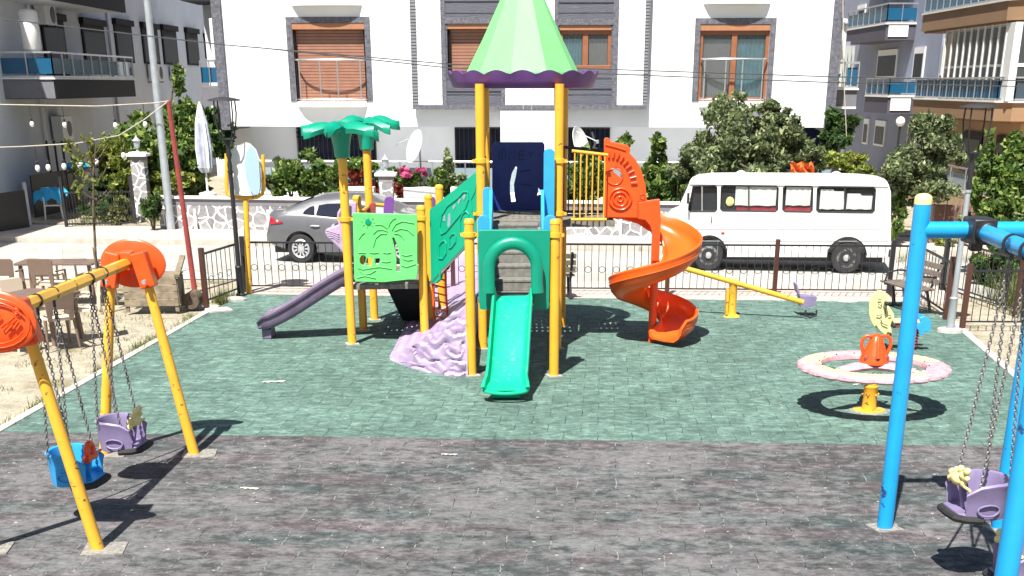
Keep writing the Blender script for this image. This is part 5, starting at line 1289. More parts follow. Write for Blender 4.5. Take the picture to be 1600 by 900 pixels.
# ---- grey saloon
o = G(470, 409); CF = Frame((o.x, o.y, -.03), -6.5)
car = CF.root('parked_car', 'grey metallic saloon car parked along the far kerb', 'car')
def cp(px, py, y=0): return CF.hy(px, py, y)
top = [cp(px, py, .35 if 495 <= px <= 600 else .1) for px, py in ((413, 362), (416, 345), (419, 333), (423, 329), (445, 327.5), (462, 319), (480, 311), (500, 306), (530, 303.5), (560, 304), (582, 309), (604, 320), (622, 331), (645, 335), (672, 342), (682, 352), (686, 370))]
def lerpl(L, x):
    if x <= L[0][0]: return L[0][1]
    for (a, za), (b, zb2) in zip(L, L[1:]):
        if a <= x <= b: return za + (zb2 - za) * (x - a) / max(1e-6, (b - a))
    return L[-1][1]
bot = [cp(px, py) for px, py in ((412, 376), (422, 384), (445, 391), (500, 397), (620, 397), (668, 396), (686, 388))]
belt = [cp(px, py) for px, py in ((413, 366), (419, 340), (445, 334), (475, 335), (526, 340), (590, 341), (622, 343), (668, 347), (686, 365))]
WC = 1.80; xs0, xs1 = top[0][0] + .01, top[-1][0] - .01; NS = 56; P = []
def csec(x):
    zb2, zm, zt = lerpl(bot, x), lerpl(belt, x), lerpl(top, x); zt = max(zt, zm + .012); g = min(1, (zt - zm) / .42)
    e_ = 0
    if x < xs0 + .35: e_ = .22 * (1 - (x - xs0) / .35) ** 2
    if x > xs1 - .5: e_ = .28 * (1 - (xs1 - x) / .5) ** 2
    zl = zb2 + (zm - zb2) * .5
    s_ = [(.12, zb2), (.03, zb2 + .04), (.0, zl - .10), (.0, zl + .04), (.03, zm - .05), (.055, zm - .01), (.09, zm), (.09 + .20 * g, zm + (zt - zm) * .72), (.12 + .27 * g, zm + (zt - zm) * .93), (.22 + .30 * g, zt - .0), (.55, zt + .02 * g), (WC / 2, zt + .035 * g)]
    s_ = [(y + e_ * (1 - y / (WC / 2)), z) for y, z in s_]
    return s_ + [(WC - y, z) for y, z in s_[-2::-1]]
for i in range(NS + 1):
    x = xs0 + (xs1 - xs0) * i / NS
    P += [Vector((x, y, z)) for y, z in csec(x)]
m = 23; mb = MB(); mb.add(P, [(i * m + j, i * m + (j + 1) % m, (i + 1) * m + (j + 1) % m, (i + 1) * m + j) for i in range(NS) for j in range(m)] + [tuple(range(m)), tuple(NS * m + j for j in range(m))])
cb = mb.build('body', 'carpaint', car, smooth=32)
rw, fw = cp(470, 388)[0], cp(470, 388)[0] + 2.40
for x in (rw, fw):
    for y0, y1 in ((-.2, .30), (WC - .30, WC + .2)):
        c_ = MB(); c_.tube([(x, y0, .33), (x, y1, .33)], .375, 32); cut(cb, c_.build('cutter', 'interior', car))
cb.data.set_sharp_from_angle(angle=R(32))
def side_y(x, z):
    zm, zt = lerpl(belt, x), max(lerpl(top, x), lerpl(belt, x) + .012); g = min(1, (zt - zm) / .42); t = (z - zm) / max(.01, zt - zm)
    return .09 + .20 * g * min(1, t / .72) + (.1 * g * max(0, t - .72) / .2)
def cwin(L, nm, m_='carglass', off=.04):
    pts = [cp(px, py, .2) for px, py in L]; xs = [p[0] for p in pts]; mb = MB(); P = []; n_ = 12
    xa, xb = min(xs), max(xs)
    def ext(x):
        zz = []
        for (a, za), (b, zb2) in zip(pts, pts[1:] + pts[:1]):
            if min(a, b) - 1e-6 <= x <= max(a, b) + 1e-6 and abs(a - b) > 1e-6: zz.append(za + (zb2 - za) * (x - a) / (b - a))
        return (min(zz), max(zz))
    for i in range(n_ + 1):
        x = xa + (xb - xa) * (.002 + .996 * i / n_); lo, hi = ext(x)
        for k in range(5): z = lo + (hi - lo) * k / 4; P.append((x, side_y(x, z) - off, z))
    mb.add(P, [(i * 5 + k, (i + 1) * 5 + k, (i + 1) * 5 + k + 1, i * 5 + k + 1) for i in range(n_) for k in range(4)]); o_ = mb.build(nm, m_, car, smooth=80); return o_
cwin([(475, 333), (478, 328), (485, 323), (492, 321), (493.5, 334), (484, 334)], 'quarter_window')
cwin([(496, 321), (510, 318.5), (534, 317.5), (534, 338), (496, 335)], 'side_window')
cwin([(537, 317.5), (562, 318), (582, 326), (596, 338), (537, 338.5)], 'side_window')
mb = MB(); xa, xb = cp(455, 322, .4)[0], cp(494, 309, .4)[0]; P = []
for i in range(9):
    x = xa - .10 + (xb - xa + .02) * i / 8; z = lerpl(top, x) + .018
    for k in range(9): y = .34 + (WC - .68) * k / 8; P.append((x, y, z + .0))
mb.add(P, [(i * 9 + k, (i + 1) * 9 + k, (i + 1) * 9 + k + 1, i * 9 + k + 1) for i in range(8) for k in range(8)]); mb.build('rear_window', 'carglass', car, smooth=80)
mb = MB(); pts = [cp(*p) for p in ((417.5, 342), (421, 339), (440, 345.5), (441, 348), (436, 350), (418, 349.5))]
P = []; n_ = 8; xa, xb = cp(418.5, 345)[0] + .03, cp(441, 347)[0]
for i in range(n_ + 1):
    t = i / n_; x = xa + (xb - xa) * t; y = csec(x)[4][0] - .035; zt_, zb_ = cp(430, 340 + 6 * t)[1], cp(430, 351 - 2.5 * t)[1]
    P += [(x, y + .02, zt_), (x, y - .008, (zt_ + zb_) / 2), (x, y + .0, zb_), (x, y + .2, zb_), (x, y + .2, zt_)]
mb.add(P, [(i * 5 + k, i * 5 + (k + 1) % 5, (i + 1) * 5 + (k + 1) % 5, (i + 1) * 5 + k) for i in range(n_) for k in range(5)] + [tuple(range(5)), tuple(n_ * 5 + k for k in range(5))])
mb.build('tail_light', 'red_lens', car, smooth=30)
x, z = cp(492, 353); mb = MB(); mb.tube([(x - .10, -.01, z), (x, -.03, z + .005), (x + .10, -.01, z)], .016, 8); mb.build('door_handle', 'chrome', car)
mb = MB(); x, z = cp(552, 336); mb.ball((x + .35, -.03, z + .03), (.09, .09, .06), 10, 6); mb.build('wing_mirror', 'carpaint', car)
mb = MB()
for px in (500, 560): (ax, az), (bx, bz) = cp(px - 6, 392), cp(px, 342); mb.tube([(ax, .01, az), (bx, .018, (az + bz) / 2), (bx, .028, bz - .03)], .004, 4)
mb.build('door_seam', 'black', car)
for x in (rw, fw):
    for y in (.10, WC - .10): wheel(car, (x, y, .315), .315, .19, 'rim', 11, -1 if y < 1 else 1)
mb = MB(); mb.box(((xs0 + xs1) / 2, WC / 2, .28), (3.7, 1.4, .14)); mb.build('underbody', 'black', car, smooth=0)

# ============================================================ the white apartment block
AF = Frame((0, 25.0, 0), -4.0)
AB = AF.root('apartment_block', 'white apartment block with grey embossed centre bay and brown roller shutters', 'building')
def ah(px, py, y=0): return AF.hy(px, py, y)
def rect(x0, y0, x1, y1, yy=0):     # pixel rectangle -> local x,z rectangle (top-left, bottom-right)
    xa = (ah(x0, y1, yy)[0] + ah(x0, y0, yy)[0]) / 2; xb = (ah(x1, y1, yy)[0] + ah(x1, y0, yy)[0]) / 2
    return xa, ah(x0, y1, yy)[1], xb, ah(x0, y0, yy)[1]
def rp_(r): return [(r[0], r[1]), (r[2], r[1]), (r[2], r[3]), (r[0], r[3])]
XZ = lambda y: ((0, y, 0), (1, 0, 0), (0, 0, 1))
X0, X1 = ah(361, 195)[0], ah(1287, 197)[0]; ZS = ah(700, 198)[1]
wl, wr = rect(459, 36, 572, 158), rect(1092, 38, 1200, 158); cl, cr = rect(699, 37, 766, 112, -.32), rect(874, 39, 955, 108, -.32)
BY = -.32
mb = MB(); mb.plate([(X0, ZS), (X1, ZS), (X1, 9), (X0, 9)], XZ(0), .30, [rp_(wl), rp_(wr)])
mb.build('wall', 'plaster', AB, smooth=0)
mb = MB(); mb.box(((X0 + X1) / 2, 6, (ZS + 9) / 2 + .02), (X1 - X0 - .02, 11.2, 9 - ZS - .04)); mb.build('inner_core', 'plaster', AB, smooth=0)
for x, s_ in ((X0, -1), (X1, 1)):
    mb = MB(); mb.box((x + s_ * .14, 5, (ZS - .1 + 9) / 2), (.28, 10.2, 9 - ZS + .1)); mb.build('corner_trim', 'trim', AB, smooth=0)
GY = 2.2; GZ = .9
ZG = 0.15
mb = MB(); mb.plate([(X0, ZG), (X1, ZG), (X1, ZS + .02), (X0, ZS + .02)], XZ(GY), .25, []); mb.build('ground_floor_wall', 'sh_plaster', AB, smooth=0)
# centre bay
ba, bb = ah(643, 100, BY)[0], ah(1013, 100, BY)[0]; zb0 = ah(800, 171, BY)[1]; zt = 9
mb = MB(); 
pl_ = [(695, 785), (871, 961)]
bayx = [ah(p, 100, BY)[0] for p in (643, 652, 690, 697, 783, 789, 866, 872, 957, 965, 1006, 1013)]
def slab(x0, x1, z0, z1, y, th, m, nm, holes=(), **k):
    mb = MB(); mb.plate([(x0, z0), (x1, z0), (x1, z1), (x0, z1)], XZ(y), th, holes); return mb.build(nm, m, AB, smooth=0, **k)
zT = ah(800, 164, BY)[1]
slab(bayx[0], bayx[1], zT, zt, BY - .02, .2, 'stonestrip', 'stone_strip'); slab(bayx[10], bayx[11], zT, zt, BY - .02, .2, 'stonestrip', 'stone_strip')
slab(bayx[1], bayx[2], zT, zt, BY, .2, 'whitepanel', 'white_panel'); slab(bayx[9], bayx[10], zT, zt, BY, .2, 'whitepanel', 'white_panel'); slab(bayx[5], bayx[6], zT, zt, BY, .2, 'whitepanel', 'white_panel')
slab(bayx[0], bayx[11], zb0, zT, BY - .03, .23, 'trim', 'trim_band')
for a, b in ((2, 3), (4, 5), (6, 7), (8, 9)): slab(bayx[a], bayx[b], zT, zt, BY - .025, .22, 'trim', 'trim_band')
slab(bayx[3], bayx[4], zT, zt, BY, .2, 'cladding', 'embossed_cladding', [rp_(cl)]); slab(bayx[7], bayx[8], zT, zt, BY, .2, 'cladding', 'embossed_cladding', [rp_(cr)])
for (xa, xb, r_) in ((bayx[3], bayx[4], cl), (bayx[7], bayx[8], cr)):
    slab(xa, xb, r_[3] + .0, r_[3] + .16, BY - .03, .03, 'trim', 'trim_band')
    for z in (r_[1] - .55, r_[3] + .55): slab(xa, xb, z, z + .03, BY - .012, .012, 'interior', 'joint')
# plain column below the bay
c0, c1 = ah(782, 190, BY)[0], ah(883, 190, BY)[0]
mb = MB(); mb.box(((c0 + c1) / 2, BY / 2 + 1.1, (zb0 + ZG) / 2 - .005), (c1 - c0, 2.2 - BY, zb0 - ZG - .01)); mb.build('white_column', 'plaster', AB, smooth=0)
# windows
def railing(x0, x1, z0, z1, depth, y0, name='french_balcony'):
    mb = MB(); n = 16
    P = [(x0 + (x1 - x0) * i / n, y0 - depth * (1 - (2 * i / n - 1) ** 2) ** .5 * 1.0, 0) for i in range(n + 1)]
    mb.plate([(x - (0), y) for x, y, _ in P], ((0, 0, z0), (1, 0, 0), (0, 1, 0)), .16)
    s_ = mb.build('balcony_slab', 'plaster', AB, smooth=30)
    mb = MB(); mb.tube([(x, y + .05, z1) for x, y, _ in P], .028, 8); mb.tube([(x, y + .05, z0 + .05) for x, y, _ in P], .018, 6)
    for i in (1, 6, 10, 15): x, y, _ = P[i]; mb.tube([(x, y + .05, z0), (x, y + .05, z1)], .02, 6)
    mb.build('balcony_rail', 'chrome', AB)
    return P
def win(r_, box_h, kind, yb, rail=False):
    x0, z0, x1, z1 = r_; mb = MB()
    mb.box(((x0 + x1) / 2, yb + .15, z1 - box_h / 2), (x1 - x0, .28, box_h)); wn = mb.build('window', 'shutterbox', AB, smooth=0, bevel=.01)
    if kind == 'shutter':
        mb = MB(); mb.plate([(x0, z0), (x1, z0), (x1, z1 - box_h), (x0, z1 - box_h)], XZ(yb + .26), .03); mb.build('roller_shutter', 'shutter', wn, smooth=0)
        for x in (x0 + .03, x1 - .03): mb = MB(); mb.box((x, yb + .18, (z0 + z1 - box_h) / 2), (.06, .14, z1 - box_h - z0)); mb.build('shutter_guide', 'winbrown', wn, smooth=0)
    else:
        xm = (x0 + x1) / 2; zt_ = z1 - box_h; mb = MB()
        for xa in (x0 + .05, xm, x1 - .05): mb.box((xa, yb + .14, (z0 + zt_) / 2), (.10 if xa != xm else .16, .07, zt_ - z0))
        for z in (z0 + .05, zt_ - .05): mb.box(((x0 + x1) / 2, yb + .135, z), (x1 - x0 - .02, .07, .10))
        mb.build('frame', 'orangewood', wn, smooth=0, bevel=.006)
        mb = MB(); mb.plate([(x0, z0), (x1, z0), (x1, zt_), (x0, zt_)], XZ(yb + .15), .006); mb.build('pane', 'glass', wn, smooth=0)
        mb = MB(); mb.plate([(x0, z0), (x1, z0), (x1, zt_), (x0, zt_)], XZ(yb + .27), .01); mb.build('room_dark', 'interior', wn, smooth=0)
        tc = 'left' if kind == 'small' else 'right'
        for sd_, mt in (('left', 'tealcurtain' if tc == 'left' else 'curtain'), ('right', 'curtain' if tc == 'left' else 'tealcurtain')):
            a_, b_ = (x0 + .12, xm - .10) if sd_ == 'left' else (xm + .10, x1 - .12); P = []; n = 30
            for i in range(n + 1):
                x = a_ + (b_ - a_) * i / n; y = yb + .22 + (.02 * math.sin(i * 1.3) if mt == 'tealcurtain' else .004 * math.sin(i))
                P += [(x, y, z0 + (.06 if mt == 'tealcurtain' else .08)), (x, y, zt_ - .02)]
            mb = MB(); mb.add(P, [(2 * i, 2 * i + 2, 2 * i + 3, 2 * i + 1) for i in range(n)]); mb.build('curtain', mt if mt == 'tealcurtain' else M['greycurtain'], wn, smooth=60)
    return wn
M['greycurtain'] = plain('grey_net_curtain', (0.30, 0.28, 0.26), 0.9, var=.06)
for r_, kind in ((wl, 'shutter'), (wr, 'tall')):
    x0, z0, x1, z1 = r_; mb = MB(); f_ = .16
    mb.plate([(x0 - f_, z0 - .0), (x1 + f_, z0), (x1 + f_, z1 + f_), (x0 - f_, z1 + f_)], XZ(-.03), .03, [[(x0, z0 + .002), (x1, z0 + .002), (x1, z1), (x0, z1)]]); mb.build('window_surround', 'trim', AB, smooth=0)
    win(r_, .17, kind, -.02)
    railing(x0 + .05, x1 - .03, z0, z0 + 1.12, .34, -.03)
    mb = MB(); n = 16    # the storey above: bowed balcony base
    P = [(x0 + .05 + (x1 - x0 - .1) * i / n, -.03 - .34 * (1 - (2 * i / n - 1) ** 2) ** .5) for i in range(n + 1)]
    zz = ah(500, 8, -.3)[1]; mb.plate(P, ((0, 0, zz + .16), (1, 0, 0), (0, 1, 0)), .16); mb.build('balcony_slab', 'plaster', AB, smooth=30)
win(cl, .14, 'shutter', BY + .01); win(cr, .14, 'small', BY + .01)
# dark shaded openings and grilles of the ground floor
def gwin(px0, py0, px1, py1, label_part='window', grille=False):
    x0, z0, x1, z1 = rect(px0, py0, px1, py1, GY); z1 = min(z1, ZS)
    mb = MB(); mb.box(((x0 + x1) / 2, GY - .01, (z0 + z1) / 2), (x1 - x0, .04, z1 - z0)); g = mb.build('ground_window', 'winbrown', AB, smooth=0)
    mb = MB(); mb.box(((x0 + x1) / 2, GY - .035, (z0 + z1) / 2), (x1 - x0 - .14, .02, z1 - z0 - .14)); mb.build('pane', 'darkglass', g, smooth=0)
    mb = MB(); k = max(2, int((x1 - x0) / .14))
    for i in range(k + 1): x = x0 + (x1 - x0) * i / k; mb.box((x, GY - .12, (z0 + z1) / 2), (.018, .018, z1 - z0))
    for z in (z0 + .02, z1 - .02): mb.box(((x0 + x1) / 2, GY - .12, z), (x1 - x0, .025, .03))
    if grille:
        for i in range(k):
            for zz in (z0 + .15, z1 - .28, z1 - .14):
                c_ = Vector((x0 + (x1 - x0) * (i + .5) / k, GY - .12, zz)); mb.tube([c_ + Vector((.06 * math.cos(a * PI / 3), 0, .07 * math.sin(a * PI / 3))) for a in range(7)], .009, 4)
    mb.build('grille', 'black', g, smooth=0)
gwin(466, 199, 640 - 52, 255, grille=True); gwin(712, 199, 782, 272); gwin(884, 199, 952, 280)
mb = MB(); r_ = rect(1120, 199, 1290, 300, GY); mb.box(((r_[0] + r_[2]) / 2, GY - .03, (r_[1] + ZS) / 2), (r_[2] - r_[0], .03, ZS - r_[1])); mb.build('ground_window', 'darkglass', AB, smooth=0)
# terrace with glass railing
TY = -2.3
tz = ah(500, 306, TY)[1]; tr = ah(500, 252, TY)[1]; xe = ah(1300, 250, TY)[0]; xs = ah(372, 252, TY)[0]
mb = MB(); mb.box(((xs + xe) / 2, TY / 2 + 1.1, (tz + ZG) / 2), (xe - xs, abs(TY) + 2.2, tz - ZG)); tc_ = mb.build('terrace', 'plaster', AB, smooth=0)
mb = MB(); mb.tube([(xs, TY + .06, tr), (xe, TY + .06, tr)], .032, 8)
k = 18
for i in range(k + 1): x = xs + (xe - xs) * i / k; mb.tube([(x, TY + .06, tz), (x, TY + .06, tr)], .018, 6)
mb.build('terrace_rail', 'chrome', AB)
mb = MB(); mb.box(((xs + xe) / 2, TY + .06, tz + (tr - tz) * .47), (xe - xs, .012, (tr - tz) * .7)); mb.build('terrace_glass', 'paleglass', AB, smooth=0)

LOCAL = False

# ============================================================ buildings at the left and right
def boxp(mb, x0, x1, y0, y1, z0, z1): return mb.box(((x0 + x1) / 2, (y0 + y1) / 2, (z0 + z1) / 2), (abs(x1 - x0), abs(y1 - y0), abs(z1 - z0)))
def B1(name, m, root, *a, **k): mb = MB(); boxp(mb, *a); return mb.build(name, m, root, smooth=0, **k)
def railbox(root, xo, xi, y0, y1, z0, z1, glass='blueglass', step=.55, front=True):
    """rail and glass along the outer long side and the near end of a balcony"""
    mb = MB(); pts = [(xi, y0), (xo, y0), (xo, y1)]
    for a, b in zip(pts, pts[1:]):
        mb.bar((*a, z1), (*b, z1), .05, .05); mb.bar((*a, z0 + .03), (*b, z0 + .03), .05, .04)
        L = math.hypot(b[0] - a[0], b[1] - a[1]); k = max(1, int(L / step))
        for i in range(k + 1): t = i / k; x, y = a[0] + (b[0] - a[0]) * t, a[1] + (b[1] - a[1]) * t; mb.bar((x, y, z0), (x, y, z1), .03, .03)
    r_ = mb.build('balcony_rail', 'chrome', root, smooth=0)
    mb = MB(); s_ = .03 if xo > xi else -.03
    boxp(mb, xo - s_, xo - s_ * 1.4, y0, y1, z0 + (z1 - z0) * .15, z0 + (z1 - z0) * .78); boxp(mb, xi, xo, y0 + .03, y0 + .045, z0 + (z1 - z0) * .15, z0 + (z1 - z0) * .78)
    mb.build('balcony_glass', glass, root, smooth=0)
LB = empty('apartment_block', (-17, 30, 0), 'shaded block at the left with dark balcony slabs and blue glass railings', 'building')
WX, BX = -15.2, -13.7
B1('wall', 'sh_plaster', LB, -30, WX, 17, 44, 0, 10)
def lpt(px, py, X): return VX(px, py, X)
def sidewin(root, X, s_, px0, py0, px1, py1, frame='winbrown', pane='sidepane', box=True):
    a, b = VX(px0, py1, X), VX(px1, py1, X); z1 = (VX(px0, py0, X).z + VX(px1, py0, X).z) / 2; z0 = (a.z + b.z) / 2; y0, y1 = sorted((a.y, b.y))
    mb = MB(); boxp(mb, X, X + s_ * .06, y0, y1, z0, z1)
    if box: boxp(mb, X, X + s_ * .16, y0 - .05, y1 + .05, z1 - .02, z1 + .20)
    w_ = mb.build('window', frame, root, smooth=0)
    mb = MB(); boxp(mb, X + s_ * .065, X + s_ * .07, y0 + .08, y1 - .08, z0 + .08, z1 - .25); mb.build('pane', pane, w_, smooth=0); return w_
for r_ in ((73, 32, 107, 118), (134, 40, 168, 112), (183, 40, 209, 98), (225, 45, 249, 100), (256, 48, 278, 101), (293, 52, 311, 102), (321, 60, 334, 92)): sidewin(LB, WX, 1, *r_)
yn, yf = VX(85, 125, BX).y, VX(210, 127, BX).y
zt1, zb1 = VX(85, 124, BX).z, VX(85, 155, BX).z; zr = VX(85, 82, BX).z
B1('balcony_slab', 'darkslab', LB, WX, BX, yn, yf, zb1, zt1); B1('slab_edge', 'white', LB, WX, BX + .05, yn - .05, yf + .05, zt1 + .002, zt1 + .05)
B1('slab_front', 'midslab', LB, WX, BX - .02, yn - .03, yn - .002, zb1 + .02, zt1 - .02)  # paler sheet on the near end: sunlight put into its colour
railbox(LB, BX, WX, yn, yf, zt1 + .05, zr)
z2 = VX(197, 20, BX).z; B1('balcony_slab', 'darkslab', LB, WX, BX, yn - .2, VX(197, 20, BX).y, z2, z2 + .6); 
z3 = z2 - .02; B1('soffit', 'sh_plaster', LB, WX, BX - .08, yn - .1, VX(195, 20, BX).y - .1, z3, z2 - .002)
def ac(px0, py0, px1, py1, X, s_, label):
    a, b = VX(px0, py1, X), VX(px1, py1, X); z0 = (a.z + b.z) / 2; z1 = (VX(px0, py0, X).z + VX(px1, py0, X).z) / 2; y0, y1 = sorted((a.y, b.y)); y1 = min(y1, y0 + .62)
    e = empty('air_conditioner', (X, y0, z0), label, 'air conditioner', 'air conditioners on the left building')
    mb = MB(); boxp(mb, X + s_ * .08, X + s_ * .42, y0, y1, z0, z1); c = mb.build('casing', 'white_pl', e, smooth=0, bevel=.02)
    mb = MB(); mb.tube([(X + s_ * .40, (y0 + y1) / 2 + .1, (z0 + z1) / 2), (X + s_ * .43, (y0 + y1) / 2 + .1, (z0 + z1) / 2)], min(y1 - y0, z1 - z0) * .38, 20); mb.build('fan_grille', 'black', e)
    mb = MB(); boxp(mb, X, X + s_ * .42, y0 + .05, y0 + .08, z0 - .05, z0 - .01); boxp(mb, X, X + s_ * .42, y1 - .1, y1 - .05, z0 - .05, z0 - .01); mb.build('bracket', 'black', e, smooth=0)
ac(80, 180, 116, 220, WX, 1, 'white air conditioner low on the left wall with round black grille'); ac(230, 101, 254, 127, WX, 1, 'air conditioner under the fourth dark window, behind the grey pole'); ac(264, 104, 284, 124, WX, 1, 'air conditioner right of the grey pole, above the tree')
ac(52, 8, 80, 40, WX, 1, 'air conditioner high on the left wall above the water heater')
mb = MB(); p = VX(47, 48, BX - .6); mb.lathe([(.05, -.62), (.20, -.58), (.26, -.5), (.26, .5), (.2, .58), (.05, .6)], (p.x, p.y, p.z), 16); tag(mb.build('water_heater', 'white_pl', smooth=50), 'white cylindrical water heater hanging at the left balcony', 'heater')
for px in (70, 187): mb = MB(); p = VX(px, 200, WX + .08); mb.tube([(p.x, p.y, .1), (p.x, p.y, 9)], .05, 8); mb.build('drainpipe', 'grey_pole' if px > 100 else 'white', LB)
# rear balcony between the left block and the white block
RB = empty('apartment_block', (-14, 36, 0), 'rear block in the gap left of the white block with a blue glass balcony', 'building')
q = lambda px, py: V(px, py, 34)
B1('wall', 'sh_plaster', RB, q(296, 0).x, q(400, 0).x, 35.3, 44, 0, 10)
B1('balcony_slab', 'midslab', RB, q(300, 0).x, q(360, 0).x, 34, 35.3, q(300, 165).z, q(300, 136).z)
mb = MB(); x0, x1, z0, z1 = q(302, 0).x, q(360, 0).x, q(300, 135).z, q(300, 95).z
for z in (z0, z1): mb.bar((x0, 34.05, z), (x1, 34.05, z), .05, .06)
for i in range(5): x = x0 + (x1 - x0) * i / 4; mb.bar((x, 34.05, z0), (x, 34.05, z1), .04, .04)
mb.build('balcony_rail', 'chrome', RB, smooth=0); B1('balcony_glass', 'blueglass', RB, x0, x1, 34.1, 34.12, z0 + .15, z1 - .25)
mb = MB(); boxp(mb, q(335, 0).x, q(352, 0).x, 33.2, 33.8, q(0, 95).z, q(0, 31).z); tag(mb.build('cabinet', 'white_pl', smooth=0, bevel=.03), 'white tall cabinet on the corner above the rear balcony', 'cabinet')
mb = MB(); boxp(mb, q(320, 0).x, q(345, 0).x, 35.2, 35.31, q(0, 44).z, q(0, 20).z); mb.build('window', 'winbrown', RB, smooth=0)
B1('balcony_slab', 'darkslab', RB, q(290, 0).x, q(345, 0).x, 33.5, 35.3, q(0, 3).z, q(0, -20).z)
# right: brown block
BB = empty('apartment_block', (18, 28, 0), 'brown and beige block at the right edge with folding glazed balcony', 'building')
BO, BI = 14.5, 15.9
yN, yF = VX(1565, 160, BO).y, VX(1427, 160, BO).y
B1('wall', 'brown_plaster', BB, BI, 32, yN + 1.4, 44, 0, 10); B1('lower_wall', 'beige_plaster', BB, BI - .3, 30, yN + .7, yF, 0, 3.2)
zA, zB = VX(1427, 182, BO).z, VX(1427, 155, BO).z
zC, zD = VX(1441, 52, BO).z, VX(1441, 24, BO).z
for z0, z1, dy in ((zA, zB, 0), (zC, zD, 0)):
    mb = MB(); pl = [(BO, yF), (BO, yN + .35), (BO + .35, yN), (24, yN - .3), (24, yF)]
    mb.plate(pl, ((0, 0, z1), (1, 0, 0), (0, 1, 0)), z1 - z0 - .1); mb.plate([(x + (.12 if x < 20 else 0), y + (.12 if y < yN + 1 else 0)) for x, y in pl], ((0, 0, z0 + .1), (1, 0, 0), (0, 1, 0)), .1); mb.build('balcony_slab', 'brown_plaster', BB, smooth=0)
    mb = MB(); mb.plate([(x - (.05 if x < 20 else 0), y - (.05 if y < yN + 1 else 0)) for x, y in pl], ((0, 0, z1 + .052), (1, 0, 0), (0, 1, 0)), .05); mb.build('slab_edge', 'white', BB, smooth=0)
def brail(z0, z1):
    mb = MB(); pts = [(BO + .04, yF), (BO + .04, yN + .35), (BO + .37, yN), (23.5, yN - .28)]
    for a, b in zip(pts, pts[1:]):
        mb.bar((*a, z1), (*b, z1), .06, .05); mb.bar((*a, z0 + .04), (*b, z0 + .04), .05, .04); L = math.hypot(b[0] - a[0], b[1] - a[1]); k = max(1, int(L / .45))
        for i in range(k + 1): t = i / k; x, y = a[0] + (b[0] - a[0]) * t, a[1] + (b[1] - a[1]) * t; mb.bar((x, y, z0), (x, y, z1), .03, .03)
    mb.build('balcony_rail', 'chrome', BB, smooth=0)
    mb = MB()
    for a, b in zip(pts, pts[1:]): mb.bar((a[0] + .05, a[1] + .04, (z0 + z1) / 2), (b[0] + .05, b[1] + .04, (z0 + z1) / 2), .012, (z1 - z0) * .8)
    mb.build('balcony_glass', 'blueglass', BB, smooth=0)
brail(zB + .06, VX(1427, 123, BO).z); brail(zD + .06, zD + 1.05)
zg0, zg1 = VX(1427, 118, BO).z - .1, zC
mb = MB(); yG = VX(1474, 100, BO + .12).y
ys = [yN + .45 + (yG - yN - .45) * i / 9 for i in range(10)]
for y in ys: boxp(mb, BO + .10, BO + .16, y - .05, y + .05, zB + .05, zg1)
for y0, y1 in zip(ys, ys[1:]): mb.bar((BO + .16, y1, zg1 - .05), (BO + .16, y0, zg1 - .05), .05, .09); mb.bar((BO + .16, y1, zg0 + .35), (BO + .16, y0, zg0 + .35), .05, .07)
boxp(mb, BO + .12, BO + .34, yN + .02, yN + .42, zB + .05, zg1)
boxp(mb, BO + .9, BO + 1.0, yN + .0, yN + .06, zB + .05, zg1); boxp(mb, BO + .3, 22, yN, yN + .06, zg0 + .3, zg0 + .4)
gf_ = mb.build('glazing_frame', 'white', BB, smooth=0)
mb = MB(); boxp(mb, BO + .13, BO + .14, yN + .4, yG, zB + .1, zg1 - .05); boxp(mb, BO + .35, 22, yN + .02, yN + .03, zB + .1, zg1); mb.build('glazing', M['glass'], gf_, smooth=0)
mb = MB(); n_ = 70; P = []
for i in range(n_ + 1):
    y = yN + .4 + (yG - yN - .4) * i / n_; x = BO + .55 + .06 * math.sin(i * 1.1); P += [(x, y, zB + .1), (x, y, zg1 - .1)]
mb.add(P, [(2 * i, 2 * i + 2, 2 * i + 3, 2 * i + 1) for i in range(n_)]); mb.build('blind', M['greycurtain'], BB, smooth=50)
sidewin(BB, BI - .3, -1, 1500, 205, 1530, 268, box=False); sidewin(BB, BI - .3, -1, 1556, 211, 1575, 243, box=False)
sidewin(BB, BI, -1, 1457, 62, 1472, 118, frame='white', box=False)
# raised terrace and brick wall of the brown block
zt_, zr_ = VX(1470, 293, 12.8).z, VX(1470, 266, 12.8).z
B1('terrace', 'beige_plaster', BB, 12.8, 20, 19.5, 29, 0, VX(1500, 303, 12.8).z)
railbox(BB, 12.8, 15, 19.6, 29, VX(1500, 303, 12.8).z, VX(1500, 273, 12.8).z + .2, 'paleglass', .8)
mb = MB(); a, b = G(1433, 384), G(1545, 388); mb.bar((a.x - .1, a.y, .5), (b.x + 3, b.y - .3, .5), .25, 1.05); e = tag(mb.build('brick_wall', 'brick', smooth=0), 'low brown brick garden wall behind the blue crossbar', 'wall')
mb = MB()
for i in range(14): x = a.x + .3 * i; y = a.y - .03 * i; mb.bar((x, y, 1.02), (x, y, 1.3), .015, .015)
mb.bar((a.x, a.y, 1.28), (a.x + 4, a.y - .4, 1.28), .02, .02); tag(mb.build('wall_rail', 'wood_grey', smooth=0), 'thin railing along the top of the brown brick wall', 'railing')
